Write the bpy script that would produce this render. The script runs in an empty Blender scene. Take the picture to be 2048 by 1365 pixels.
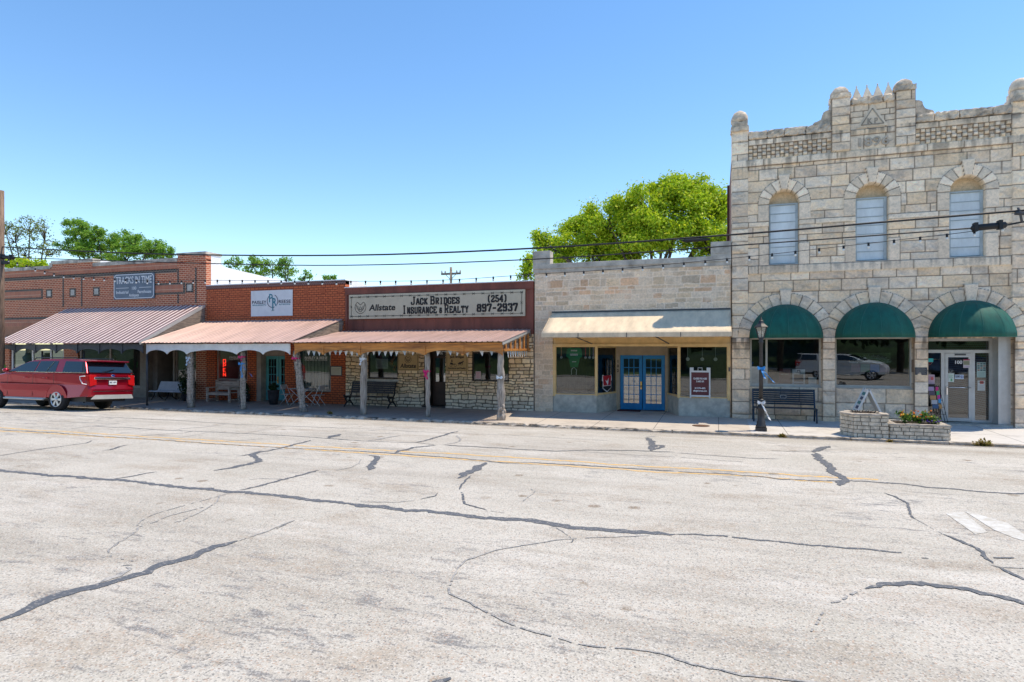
import bpy, bmesh, math, random
import numpy as np
from mathutils import Vector, Matrix
R = math.radians
rnd = random.Random(7)
scene = bpy.context.scene
C = scene.collection

# ------------------------------------------------------------------ camera
FPX, TH, D, H, HORY = 1215.0, math.atan(1215.0/3574.0), 22.6, 2.43, 697.0   # focal in px of the 2048 photo, yaw, metres to facade line, eye height
cam_d = bpy.data.cameras.new('camera'); cam = bpy.data.objects.new('camera', cam_d); C.objects.link(cam)
cam_d.sensor_width = 36; cam_d.lens = FPX/2048*36; cam_d.shift_y = 14.5/2048
cam_d.clip_end = 3000; cam_d.clip_start = .1
cam.location = (0, -D, H); cam.rotation_euler = (R(90), 0, TH)
scene.camera = cam
# ------------------------------------------------------------------ sky and sun
SUNV = Vector((.36, .155, 1.0)).normalized()
EL = math.asin(SUNV.z); AZ = math.atan2(SUNV.x, SUNV.y)
w = bpy.data.worlds.new('World'); scene.world = w; w.use_nodes = True
nt = w.node_tree; bg = nt.nodes['Background']
sky = nt.nodes.new('ShaderNodeTexSky'); sky.sky_type = 'NISHITA'; sky.sun_disc = False
sky.sun_elevation = EL; sky.sun_rotation = AZ; sky.altitude = 300; sky.air_density = 1.0; sky.dust_density = 0; sky.ozone_density = .5
nt.links.new(sky.outputs[0], bg.inputs[0]); bg.inputs[1].default_value = .125
sh = nt.nodes.new('ShaderNodeHueSaturation'); sh.inputs['Saturation'].default_value = 1.2; sh.inputs['Hue'].default_value = .499
nt.links.new(sky.outputs[0], sh.inputs['Color']); nt.links.new(sh.outputs[0], bg.inputs[0])
sd = bpy.data.lights.new('sun', 'SUN'); sun = bpy.data.objects.new('sun', sd); C.objects.link(sun)
sd.energy = 2.6; sd.angle = R(.5); sd.color = (1, .88, .70)
sun.rotation_euler = SUNV.to_track_quat('Z', 'Y').to_euler(); sun.location = (10, 10, 40)
scene.view_settings.view_transform = 'Standard'; scene.view_settings.look = 'None'
scene.view_settings.exposure = 0.96; scene.view_settings.gamma = 1; scene.view_settings.use_curve_mapping = False
scene.cycles.use_denoising = True
scene.cycles.max_bounces = 8; scene.cycles.transparent_max_bounces = 24; scene.cycles.sample_clamp_indirect = 6
scene.cycles.caustics_reflective = False; scene.cycles.caustics_refractive = False

# ------------------------------------------------------------------ measuring: photo pixel -> place on a vertical plane or on the street
CT, ST = math.cos(TH), math.sin(TH)
def PX(x, Y=0.):
    u = x-1024; return (D+Y)*(-FPX*ST+u*CT)/(FPX*CT+u*ST)
def PZ(x, y, Y=0.):
    u = x-1024; return H+(HORY-y)*(D+Y)/(FPX*CT+u*ST)
def P(x, y, Y=0.): return (PX(x, Y), Y, PZ(x, y, Y))
KERB = -3.65
def road_z(Y):
    return -.13+.25*(1-math.exp(-max(0, KERB-Y)/2.0))
def walk_z(Y): return .016*min(0, Y)
def GR(x, y):                       # pixel on the street surface
    u = x-1024; z = .1
    for _ in range(12):
        t = (H-z)/(y-HORY); Yw = t*(FPX*CT+u*ST)-D; z = road_z(Yw)
    return (t*(-FPX*ST+u*CT), Yw, z)

# ------------------------------------------------------------------ mesh helpers
class MB:
    def __init__(s): s.v = []; s.f = []; s.m = []; s.sm = []
    def quad(s, pts, mi=0, smooth=False):
        n = len(s.v); s.v += [tuple(p) for p in pts]; s.f.append(tuple(range(n, n+len(pts)))); s.m.append(mi); s.sm.append(smooth); return s
    def box(s, x0, x1, y0, y1, z0, z1, mi=0, T=None):
        n = len(s.v)
        p = [(x, y, z) for z in (z0, z1) for x, y in ((x0, y0), (x1, y0), (x1, y1), (x0, y1))]
        if T: p = [tuple(T @ Vector(q)) for q in p]
        s.v += p
        for f in ((3, 2, 1, 0), (4, 5, 6, 7), (0, 1, 5, 4), (1, 2, 6, 5), (2, 3, 7, 6), (3, 0, 4, 7)):
            s.f.append(tuple(n+i for i in f)); s.m.append(mi); s.sm.append(False)
        return s
    def bar(s, a, b, wd, dp, mi=0, up=(0, 0, 1)):          # rectangular bar from a to b
        a, b = Vector(a), Vector(b); d = (b-a); L = d.length
        if L < 1e-6: return s
        d.normalize(); u = Vector(up)
        if abs(d.dot(u)) > .99: u = Vector((0, 1, 0))
        sx = d.cross(u).normalized(); uu = sx.cross(d)
        T = Matrix((sx, d, uu)).transposed().to_4x4(); T.translation = a
        return s.box(-wd/2, wd/2, 0, L, -dp/2, dp/2, mi, T)
    def prism(s, poly, y0, y1, mi=0, ax='y'):               # polygon (x,z) pushed along y (or (y,z) along x, (x,y) along z)
        n = len(poly); b = len(s.v)
        def mk(p, q): return {'y': (p[0], q, p[1]), 'x': (q, p[0], p[1]), 'z': (p[0], p[1], q)}[ax]
        s.v += [mk(p, y0) for p in poly]+[mk(p, y1) for p in poly]
        s.f.append(tuple(b+i for i in range(n))); s.f.append(tuple(b+n+i for i in reversed(range(n))))
        for i in range(n): s.f.append((b+i, b+n+i, b+n+(i+1) % n, b+(i+1) % n))
        s.m += [mi]*(n+2); s.sm += [False]*(n+2); return s
    def tube(s, pts, r, n=8, mi=0, smooth=True, cap=True):
        pts = [Vector(p) for p in pts]; rs = r if isinstance(r, (list, tuple)) else [r]*len(pts); b = len(s.v); prev = None
        for i, p in enumerate(pts):
            d = (pts[min(i+1, len(pts)-1)]-pts[max(i-1, 0)]).normalized()
            if prev is None:
                u = Vector((0, 0, 1)) if abs(d.z) < .9 else Vector((1, 0, 0)); prev = d.cross(u).normalized()
            sx = (prev-d*prev.dot(d)).normalized(); prev = sx; sy = d.cross(sx)
            for k in range(n):
                a = 2*math.pi*k/n; s.v.append(tuple(p+(sx*math.cos(a)+sy*math.sin(a))*rs[i]))
        for i in range(len(pts)-1):
            for k in range(n):
                s.f.append((b+i*n+k, b+i*n+(k+1) % n, b+(i+1)*n+(k+1) % n, b+(i+1)*n+k)); s.m.append(mi); s.sm.append(smooth)
        if cap:
            s.f.append(tuple(b+k for k in reversed(range(n)))); s.f.append(tuple(b+(len(pts)-1)*n+k for k in range(n))); s.m += [mi]*2; s.sm += [False]*2
        return s
    def lathe(s, prof, c=(0, 0, 0), n=16, mi=0, smooth=True, T=None):   # prof: (r,z)
        b = len(s.v)
        for r, z in prof:
            for k in range(n):
                a = 2*math.pi*(k+.5)/n; q = Vector((r*math.cos(a), r*math.sin(a), z))
                if T: q = T @ q
                s.v.append((q.x+c[0], q.y+c[1], q.z+c[2]))
        for i in range(len(prof)-1):
            for k in range(n):
                s.f.append((b+i*n+k, b+i*n+(k+1) % n, b+(i+1)*n+(k+1) % n, b+(i+1)*n+k)); s.m.append(mi); s.sm.append(smooth)
        s.f.append(tuple(b+k for k in reversed(range(n)))); s.f.append(tuple(b+(len(prof)-1)*n+k for k in range(n))); s.m += [mi]*2; s.sm += [False]*2
        return s
    def ball(s, c, r, n=10, m=6, mi=0, sz=1):
        return s.lathe([(r*math.cos(a)+1e-4, r*sz*math.sin(a)) for a in [(-.5+j/m)*math.pi for j in range(m+1)]], c, n, mi)
    def build(s, name, mats, parent=None, bevel=0, recalc=True):
        me = bpy.data.meshes.new(name); me.from_pydata(s.v, [], s.f)
        mats = mats if isinstance(mats, (list, tuple)) else [mats]
        for m in mats: me.materials.append(m)
        me.polygons.foreach_set('material_index', s.m); me.polygons.foreach_set('use_smooth', s.sm)
        if recalc:
            bm = bmesh.new(); bm.from_mesh(me); bmesh.ops.recalc_face_normals(bm, faces=bm.faces); bm.to_mesh(me); bm.free()
        o = bpy.data.objects.new(name, me); link(o, parent)
        if bevel:
            b = o.modifiers.new('bevel', 'BEVEL'); b.width = bevel; b.segments = 2; b.limit_method = 'ANGLE'; b.angle_limit = R(40)
        return o
def link(o, parent=None):
    C.objects.link(o)
    if parent is not None:
        o.parent = parent
        if parent.type == 'EMPTY': o.matrix_parent_inverse = Matrix.Translation(-parent.location)
def tag(o, label=None, cat=None, group=None, kind=None):
    if label: o['label'] = label
    if cat: o['category'] = cat
    if group: o['group'] = group
    if kind: o['kind'] = kind
    return o
def thing(name, label, cat, loc=(0, 0, 0), group=None):
    o = bpy.data.objects.new(name, None); o.empty_display_size = .2; C.objects.link(o); o.location = loc
    return tag(o, label, cat, group)
def copy_tree(o, parent=None):
    c = o.copy(); C.objects.link(c); c.parent = parent
    for ch in list(o.children): copy_tree(ch, c)
    return c

# ------------------------------------------------------------------ materials
def NM(name):
    m = bpy.data.materials.new(name); m.use_nodes = True; return m, m.node_tree, m.node_tree.nodes['Principled BSDF']
def nd(t, ty, **k):
    n = t.nodes.new(ty)
    for a, b in k.items():
        if a in n.inputs.keys() if hasattr(n.inputs, 'keys') else False: n.inputs[a].default_value = b
        else: setattr(n, a, b)
    return n
def mixc(t, a, b, fac, mode='MIX'):
    n = t.nodes.new('ShaderNodeMix'); n.data_type = 'RGBA'; n.blend_type = mode
    for s, v in ((6, a), (7, b), (0, fac)):
        if isinstance(v, bpy.types.NodeSocket): t.links.new(v, n.inputs[s])
        elif isinstance(v, (int, float)): n.inputs[s].default_value = v
        else: n.inputs[s].default_value = (*v, 1)
    return n.outputs[2]
def ramp(t, src, a, b, lo=0, hi=1):
    n = t.nodes.new('ShaderNodeMapRange'); n.inputs[1].default_value = a; n.inputs[2].default_value = b; n.inputs[3].default_value = lo; n.inputs[4].default_value = hi
    t.links.new(src, n.inputs[0]); return n.outputs[0]
def noise(t, scale, detail=4, rough=.6, vec=None, stretch=None):
    n = nd(t, 'ShaderNodeTexNoise'); n.inputs['Scale'].default_value = scale; n.inputs['Detail'].default_value = detail; n.inputs['Roughness'].default_value = rough
    if vec is None:
        vec = t.nodes.new('ShaderNodeTexCoord').outputs['Object']
    if stretch:
        mp = t.nodes.new('ShaderNodeMapping'); mp.inputs['Scale'].default_value = stretch; t.links.new(vec, mp.inputs[0]); vec = mp.outputs[0]
    t.links.new(vec, n.inputs['Vector']); return n.outputs[0]
def bump(t, b, h, strength=.3, dist=.01):
    n = t.nodes.new('ShaderNodeBump'); n.inputs['Strength'].default_value = strength; n.inputs['Distance'].default_value = dist
    t.links.new(h, n.inputs['Height']); t.links.new(n.outputs[0], b.inputs['Normal'])
def simple(name, col, rough=.7, metal=0, var=.15, scale=3, bmp=0, dirt=None, stretch=None):
    m, t, b = NM(name); b.inputs['Roughness'].default_value = rough; b.inputs['Metallic'].default_value = metal
    n = noise(t, scale, 5, .65, stretch=stretch)
    lo = [max(0, c*(1-var*1.6)) for c in col] if dirt is None else dirt
    hi = [min(1, c*(1+var)) for c in col]
    t.links.new(mixc(t, lo, hi, ramp(t, n, .3, .65)), b.inputs['Base Color'])
    if bmp: bump(t, b, noise(t, scale*8, 4, .7, stretch=stretch), bmp, .01)
    return m
def brick(name, c1, c2, mortar, bw=.21, rh=.078, ms=.011, vert=False, stain=.5, painted=0):
    m, t, b = NM(name); b.inputs['Roughness'].default_value = .85
    tc = t.nodes.new('ShaderNodeTexCoord').outputs['Object']
    sp = t.nodes.new('ShaderNodeSeparateXYZ'); t.links.new(tc, sp.inputs[0])
    cb = t.nodes.new('ShaderNodeCombineXYZ')
    ad = t.nodes.new('ShaderNodeMath'); ad.operation = 'ADD'; t.links.new(sp.outputs[0], ad.inputs[0]); t.links.new(sp.outputs[1], ad.inputs[1])
    if vert: t.links.new(sp.outputs[2], cb.inputs[0]); t.links.new(ad.outputs[0], cb.inputs[1])
    else: t.links.new(ad.outputs[0], cb.inputs[0]); t.links.new(sp.outputs[2], cb.inputs[1])
    bt = t.nodes.new('ShaderNodeTexBrick'); t.links.new(cb.outputs[0], bt.inputs[0])
    bt.inputs['Color1'].default_value = (*c1, 1); bt.inputs['Color2'].default_value = (*c2, 1); bt.inputs['Mortar'].default_value = (*mortar, 1)
    bt.inputs['Scale'].default_value = 1; bt.inputs['Mortar Size'].default_value = ms; bt.inputs['Mortar Smooth'].default_value = .3; bt.inputs['Bias'].default_value = -.1
    bt.inputs['Brick Width'].default_value = bw; bt.inputs['Row Height'].default_value = rh
    if vert: bt.offset = 0
    n = noise(t, .9, 6, .7); c = mixc(t, bt.outputs[0], [q*.35 for q in c1], ramp(t, n, .55, .75, 0, stain))
    n2 = noise(t, 9, 4, .7); c = mixc(t, c, [min(1, q*1.5+.02) for q in c1], ramp(t, n2, .5, .8, 0, .35))
    t.links.new(c, b.inputs['Base Color']); bump(t, b, ramp(t, bt.outputs['Fac'], 0, 1, 1, 0), .5, .008)
    return m
def vcol(name, rough=.9, blotch=.3, bmp=.35, dark=(.17, .14, .115), fine=14):
    m, t, b = NM(name); b.inputs['Roughness'].default_value = rough
    a = t.nodes.new('ShaderNodeAttribute'); a.attribute_name = 'Col'
    n = noise(t, fine, 6, .7); n2 = noise(t, 1.6, 8, .72)
    c = mixc(t, a.outputs[0], dark, ramp(t, n2, .56, .75, 0, blotch))
    c = mixc(t, c, dark, ramp(t, noise(t, 3.2, 9, .8, stretch=(.7, 1, 2.2)), .585, .64, 0, .5))
    c = mixc(t, c, dark, ramp(t, noise(t, 26, 4, .8), .63, .70, 0, .55))
    v = t.nodes.new('ShaderNodeHueSaturation'); t.links.new(c, v.inputs['Color']); t.links.new(ramp(t, n, .3, .7, .88, 1.32), v.inputs['Value'])
    t.links.new(v.outputs[0], b.inputs['Base Color'])
    bump(t, b, n, bmp, .015); return m
def glass(name, refl=.45, tint=(.55, .6, .6), body=.0):
    m, t, b = NM(name); t.nodes.remove(b); out = t.nodes['Material Output']
    g = t.nodes.new('ShaderNodeBsdfGlossy'); g.inputs['Roughness'].default_value = .0; g.inputs['Color'].default_value = (.92, .95, .96, 1)
    nz = noise(t, .9, 1, .4); bp = t.nodes.new('ShaderNodeBump'); bp.inputs['Strength'].default_value = .25; bp.inputs['Distance'].default_value = .01
    t.links.new(nz, bp.inputs['Height']); t.links.new(bp.outputs[0], g.inputs['Normal'])
    tr = t.nodes.new('ShaderNodeBsdfTransparent'); tr.inputs['Color'].default_value = (*tint, 1)
    lw = t.nodes.new('ShaderNodeLayerWeight'); lw.inputs[0].default_value = .35
    f = ramp(t, lw.outputs['Facing'], .6, 1, refl, .9)
    mx = t.nodes.new('ShaderNodeMixShader'); t.links.new(f, mx.inputs[0]); t.links.new(tr.outputs[0], mx.inputs[1]); t.links.new(g.outputs[0], mx.inputs[2])
    t.links.new(mx.outputs[0], out.inputs[0]); return m
def leafmat(name, c0, c1, c2):
    m, t, b = NM(name); b.inputs['Roughness'].default_value = .55
    a = t.nodes.new('ShaderNodeAttribute'); a.attribute_name = 'Col'
    sp = t.nodes.new('ShaderNodeSeparateColor'); t.links.new(a.outputs[0], sp.inputs[0])
    c = mixc(t, c0, c1, sp.outputs[0]); c = mixc(t, c, c2, ramp(t, sp.outputs[1], .7, 1))
    t.links.new(c, b.inputs['Base Color'])
    tl = t.nodes.new('ShaderNodeBsdfTranslucent'); t.links.new(c, tl.inputs[0])
    mx = t.nodes.new('ShaderNodeMixShader'); mx.inputs[0].default_value = .45
    t.links.new(b.outputs[0], mx.inputs[1]); t.links.new(tl.outputs[0], mx.inputs[2]); t.links.new(mx.outputs[0], t.nodes['Material Output'].inputs[0]); return m
def emit(name, col, s):
    m, t, b = NM(name); b.inputs['Base Color'].default_value = (*col, 1); b.inputs['Emission Color'].default_value = (*col, 1); b.inputs['Emission Strength'].default_value = s; return m
def flat(name, col, rough=.6, metal=0):
    m, t, b = NM(name); b.inputs['Base Color'].default_value = (*col, 1); b.inputs['Roughness'].default_value = rough; b.inputs['Metallic'].default_value = metal; return m

M = {}
M['white'] = simple('white_paint', (.72, .73, .72), .6, var=.08)
M['white_mem'] = simple('white_roof_coating', (.8, .8, .8), .7, var=.06, scale=1.2, bmp=.2)
M['grey_conc'] = simple('grey_concrete', (.47, .43, .37), .9, var=.25, scale=2.2, bmp=.4)
M['lt_conc'] = simple('pale_stucco', (.55, .52, .46), .9, var=.18, scale=2.5, bmp=.25)
M['alu'] = simple('silver_frame', (.55, .55, .53), .4, .3, var=.08)
M['beige_frame'] = simple('beige_frame', (.5, .48, .42), .6, var=.1)
M['cream'] = simple('cream_trim', (.78, .54, .24), .6, var=.1)
M['tan_panel'] = simple('tan_panel', (.48, .37, .24), .6, var=.1)
M['black'] = simple('black_iron', (.012, .012, .014), .45, .2, var=.2)
M['darkgrey'] = simple('dark_grey_paint', (.07, .07, .075), .6, var=.2)
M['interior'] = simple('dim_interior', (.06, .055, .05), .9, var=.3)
M['interior_floor'] = simple('interior_floor', (.10, .085, .07), .8, var=.3)
M['glass'] = glass('window_glass', .13)
M['green_canvas'] = simple('green_canvas', (.0, .095, .066), .7, var=.2, scale=2.5, bmp=.15, stretch=(2.5, 2.5, .6))
M['tan_canvas'] = simple('tan_canvas', (.72, .575, .40), .85, var=.12, scale=1.3, bmp=.1, stretch=(3, 1, 1))
M['blue_door'] = simple('blue_door_paint', (.0, .22, .50), .45, var=.12)
M['teal_door'] = simple('teal_door_paint', (.09, .38, .40), .5, var=.1)
M['brass'] = flat('brass', (.6, .42, .12), .3, 1)
M['chrome'] = flat('chrome', (.8, .8, .82), .12, 1)
M['brown_metal'] = simple('brown_metal_fascia', (.21, .06, .038), .5, .1, var=.25, scale=1.5, stretch=(1, 1, .3))
M['wood_dark'] = simple('weathered_dark_boards', (.24, .19, .15), .85, var=.35, scale=3, bmp=.5, stretch=(1, 1, 6))
M['wood_grey'] = simple('weathered_grey_wood', (.38, .33, .28), .9, var=.4, scale=4, bmp=.8, stretch=(4, 4, .5))
M['wood_orange'] = simple('orange_stained_wood', (.55, .23, .05), .6, var=.3, scale=2, bmp=.2, stretch=(.5, 3, 5), dirt=(.2, .07, .02))
M['ink'] = flat('black_lettering', (.018, .016, .015), .7)
M['wire'] = flat('black_cable', (.012, .012, .014), .6)
M['white_flat'] = flat('white_lettering', (.8, .8, .8), .6)
M['rubber'] = simple('tyre_rubber', (.02, .02, .021), .85, var=.2)
M['tan_sign'] = simple('khaki_sign_board', (.55, .49, .36), .6, var=.05)
M['kraft_sign'] = simple('brown_sign_board', (.52, .37, .18), .7, var=.06)
M['leaf_dark'] = leafmat('potted_leaves', (.01, .035, .01), (.03, .08, .02), (.05, .12, .03))
M['soil'] = simple('soil', (.06, .04, .025), .95, var=.4, scale=12, bmp=.6)
M['bulb'] = flat('bulb_glass', (.75, .75, .72), .2)

# ------------------------------------------------------------------ numpy noise for stone faces
def vnoise(x, z, f, seed):
    rs = np.random.RandomState(seed); g = rs.rand(257, 257)
    X = x*f+seed*13.7; Z = z*f+seed*7.3; xi = np.floor(X).astype(int); zi = np.floor(Z).astype(int); a = X-xi; b = Z-zi
    a = a*a*(3-2*a); b = b*b*(3-2*b); xi %= 256; zi %= 256
    return (g[xi, zi]*(1-a)+g[xi+1, zi]*a)*(1-b)+(g[xi, zi+1]*(1-a)+g[xi+1, zi+1]*a)*b
def fnoise(x, z, f, seed, o=4):
    s = 0; amp = 1; tot = 0
    for k in range(o): s = s+amp*vnoise(x, z, f*2**k, seed+k); tot += amp; amp *= .55
    return s/tot
def masonry(X, Z, rows, wmin, wmax, seed, warp=0, wf=3):
    """returns distance to the nearest joint and three random numbers per block"""
    if warp:
        X0, Z0 = X, Z
        X = X0+(fnoise(X0, Z0, wf, seed+50, 3)-.5)*warp*2; Z = Z0+(fnoise(X0, Z0, wf, seed+60, 3)-.5)*warp*2
    rows = np.array(rows); ri = np.clip(np.searchsorted(rows, Z)-1, 0, len(rows)-2)
    e = np.minimum(Z-rows[ri], rows[ri+1]-Z); r3 = np.zeros(X.shape+(3,)); bw = np.zeros(X.shape)
    rs = np.random.RandomState(seed)
    for r in range(len(rows)-1):
        s = ri == r; x = X.min()-rs.rand()*wmax; js = [x]
        while x < X.max()+wmax: x += wmin+(wmax-wmin)*rs.rand(); js.append(x)
        js = np.array(js); cols = rs.rand(len(js)+1, 3)
        if not s.any(): continue
        k = np.clip(np.searchsorted(js, X[s])-1, 0, len(js)-2)
        e[s] = np.minimum(e[s], np.minimum(X[s]-js[k], js[k+1]-X[s])); r3[s] = cols[k]
    return e, r3
def sstep(a, b, x):
    t = np.clip((x-a)/(b-a), 0, 1); return t*t*(3-2*t)
def hfield(name, X, Z, h, col, cellmask, mat, parent, y0=0.):
    """stone face as real relief: h metres proud of plane y0; cellmask False where there is an opening"""
    nz, nx = X.shape; v = np.stack([X, y0-h, Z], -1).reshape(-1, 3)
    idx = np.arange(nz*nx).reshape(nz, nx)
    q = np.stack([idx[:-1, :-1], idx[:-1, 1:], idx[1:, 1:], idx[1:, :-1]], -1)[cellmask]
    used = np.unique(q); rm = np.zeros(nz*nx, int)-1; rm[used] = np.arange(len(used)); q = rm[q]; v = v[used]; c = col.reshape(-1, 3)[used]
    me = bpy.data.meshes.new(name); me.vertices.add(len(v)); me.vertices.foreach_set('co', v.ravel())
    me.loops.add(q.size); me.loops.foreach_set('vertex_index', q.ravel().astype(np.int32))
    me.polygons.add(len(q)); me.polygons.foreach_set('loop_start', np.arange(0, q.size, 4, dtype=np.int32))
    me.update(calc_edges=True); me.validate()
    at = me.color_attributes.new('Col', 'FLOAT_COLOR', 'POINT'); at.data.foreach_set('color', np.concatenate([c, np.ones((len(c), 1))], 1).ravel())
    me.materials.append(mat); o = bpy.data.objects.new(name, me); link(o, parent); return o
def grid(x0, x1, z0, z1, r):
    xs = np.linspace(x0, x1, int((x1-x0)/r)+1); zs = np.linspace(z0, z1, int((z1-z0)/r)+1); return np.meshgrid(xs, zs)
def rough_block(mb, x0, x1, y0, y1, z0, z1, amp=.02, seed=0, step=.07, mi=0):
    """box with hand-broken faces"""
    def ax(a, b): return np.linspace(a, b, max(2, int((b-a)/step)+2))
    xs, ys, zs = ax(x0, x1), ax(y0, y1), ax(z0, z1); r = random.Random(seed); vid = {}
    cx, cy, cz = (x0+x1)/2, (y0+y1)/2, (z0+z1)/2
    def V(i, j, k):
        if (i, j, k) not in vid:
            p = Vector((xs[i], ys[j], zs[k])); e = (i in (0, len(xs)-1))+(j in (0, len(ys)-1))+(k in (0, len(zs)-1))
            d = Vector((r.uniform(-1, 1), r.uniform(-1, 1), r.uniform(-1, 1)))*amp
            if e >= 2:
                d -= Vector((math.copysign(1, p.x-cx)*(i in (0, len(xs)-1)), math.copysign(1, p.y-cy)*(j in (0, len(ys)-1)), math.copysign(1, p.z-cz)*(k in (0, len(zs)-1))))*amp*.6
            vid[(i, j, k)] = len(mb.v); mb.v.append(tuple(p+d))
        return vid[(i, j, k)]
    nx, ny, nz = len(xs)-1, len(ys)-1, len(zs)-1
    def F(*q): mb.f.append(q); mb.m.append(mi); mb.sm.append(False)
    for i in range(nx):
        for j in range(ny):
            for k, fl in ((0, 0), (nz, 1)): F(V(i, j, k), V(i+1, j, k), V(i+1, j+1, k), V(i, j+1, k))
    for i in range(nx):
        for k in range(nz):
            for j in (0, ny): F(V(i, j, k), V(i+1, j, k), V(i+1, j, k+1), V(i, j, k+1))
    for j in range(ny):
        for k in range(nz):
            for i in (0, nx): F(V(i, j, k), V(i, j+1, k), V(i, j+1, k+1), V(i, j, k+1))
    return mb

# ------------------------------------------------------------------ lettering
def text(s, size, x, z, y, mat, parent, sx=1., off=0., align='CENTER', ext=.003, name='lettering', shear=0, rot=None, sp=1.0, W=None):
    cu = bpy.data.curves.new('t', 'FONT'); cu.body = s; cu.size = size; cu.align_x = align; cu.offset = off; cu.extrude = ext; cu.shear = shear; cu.space_character = sp; cu.resolution_u = 3
    o = bpy.data.objects.new('t', cu); C.objects.link(o); bpy.context.view_layer.update()
    me = bpy.data.meshes.new_from_object(o.evaluated_get(bpy.context.evaluated_depsgraph_get())); bpy.data.objects.remove(o); bpy.data.curves.remove(cu)
    me.materials.clear(); me.materials.append(mat)
    me.transform(Matrix(((sx, 0, 0, 0), (0, 0, -1, 0), (0, 1, 0, 0), (0, 0, 0, 1))))
    if W:
        xs_ = [v.co.x for v in me.vertices]; k = W/(max(xs_)-min(xs_)); me.transform(Matrix.Translation((-(max(xs_)+min(xs_))/2*k, 0, 0)) @ Matrix.Diagonal((k, 1, 1, 1)))
    if rot: me.transform(rot)
    me.transform(Matrix.Translation((x, y, z)))
    o = bpy.data.objects.new(name, me); link(o, parent); return o
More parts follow.
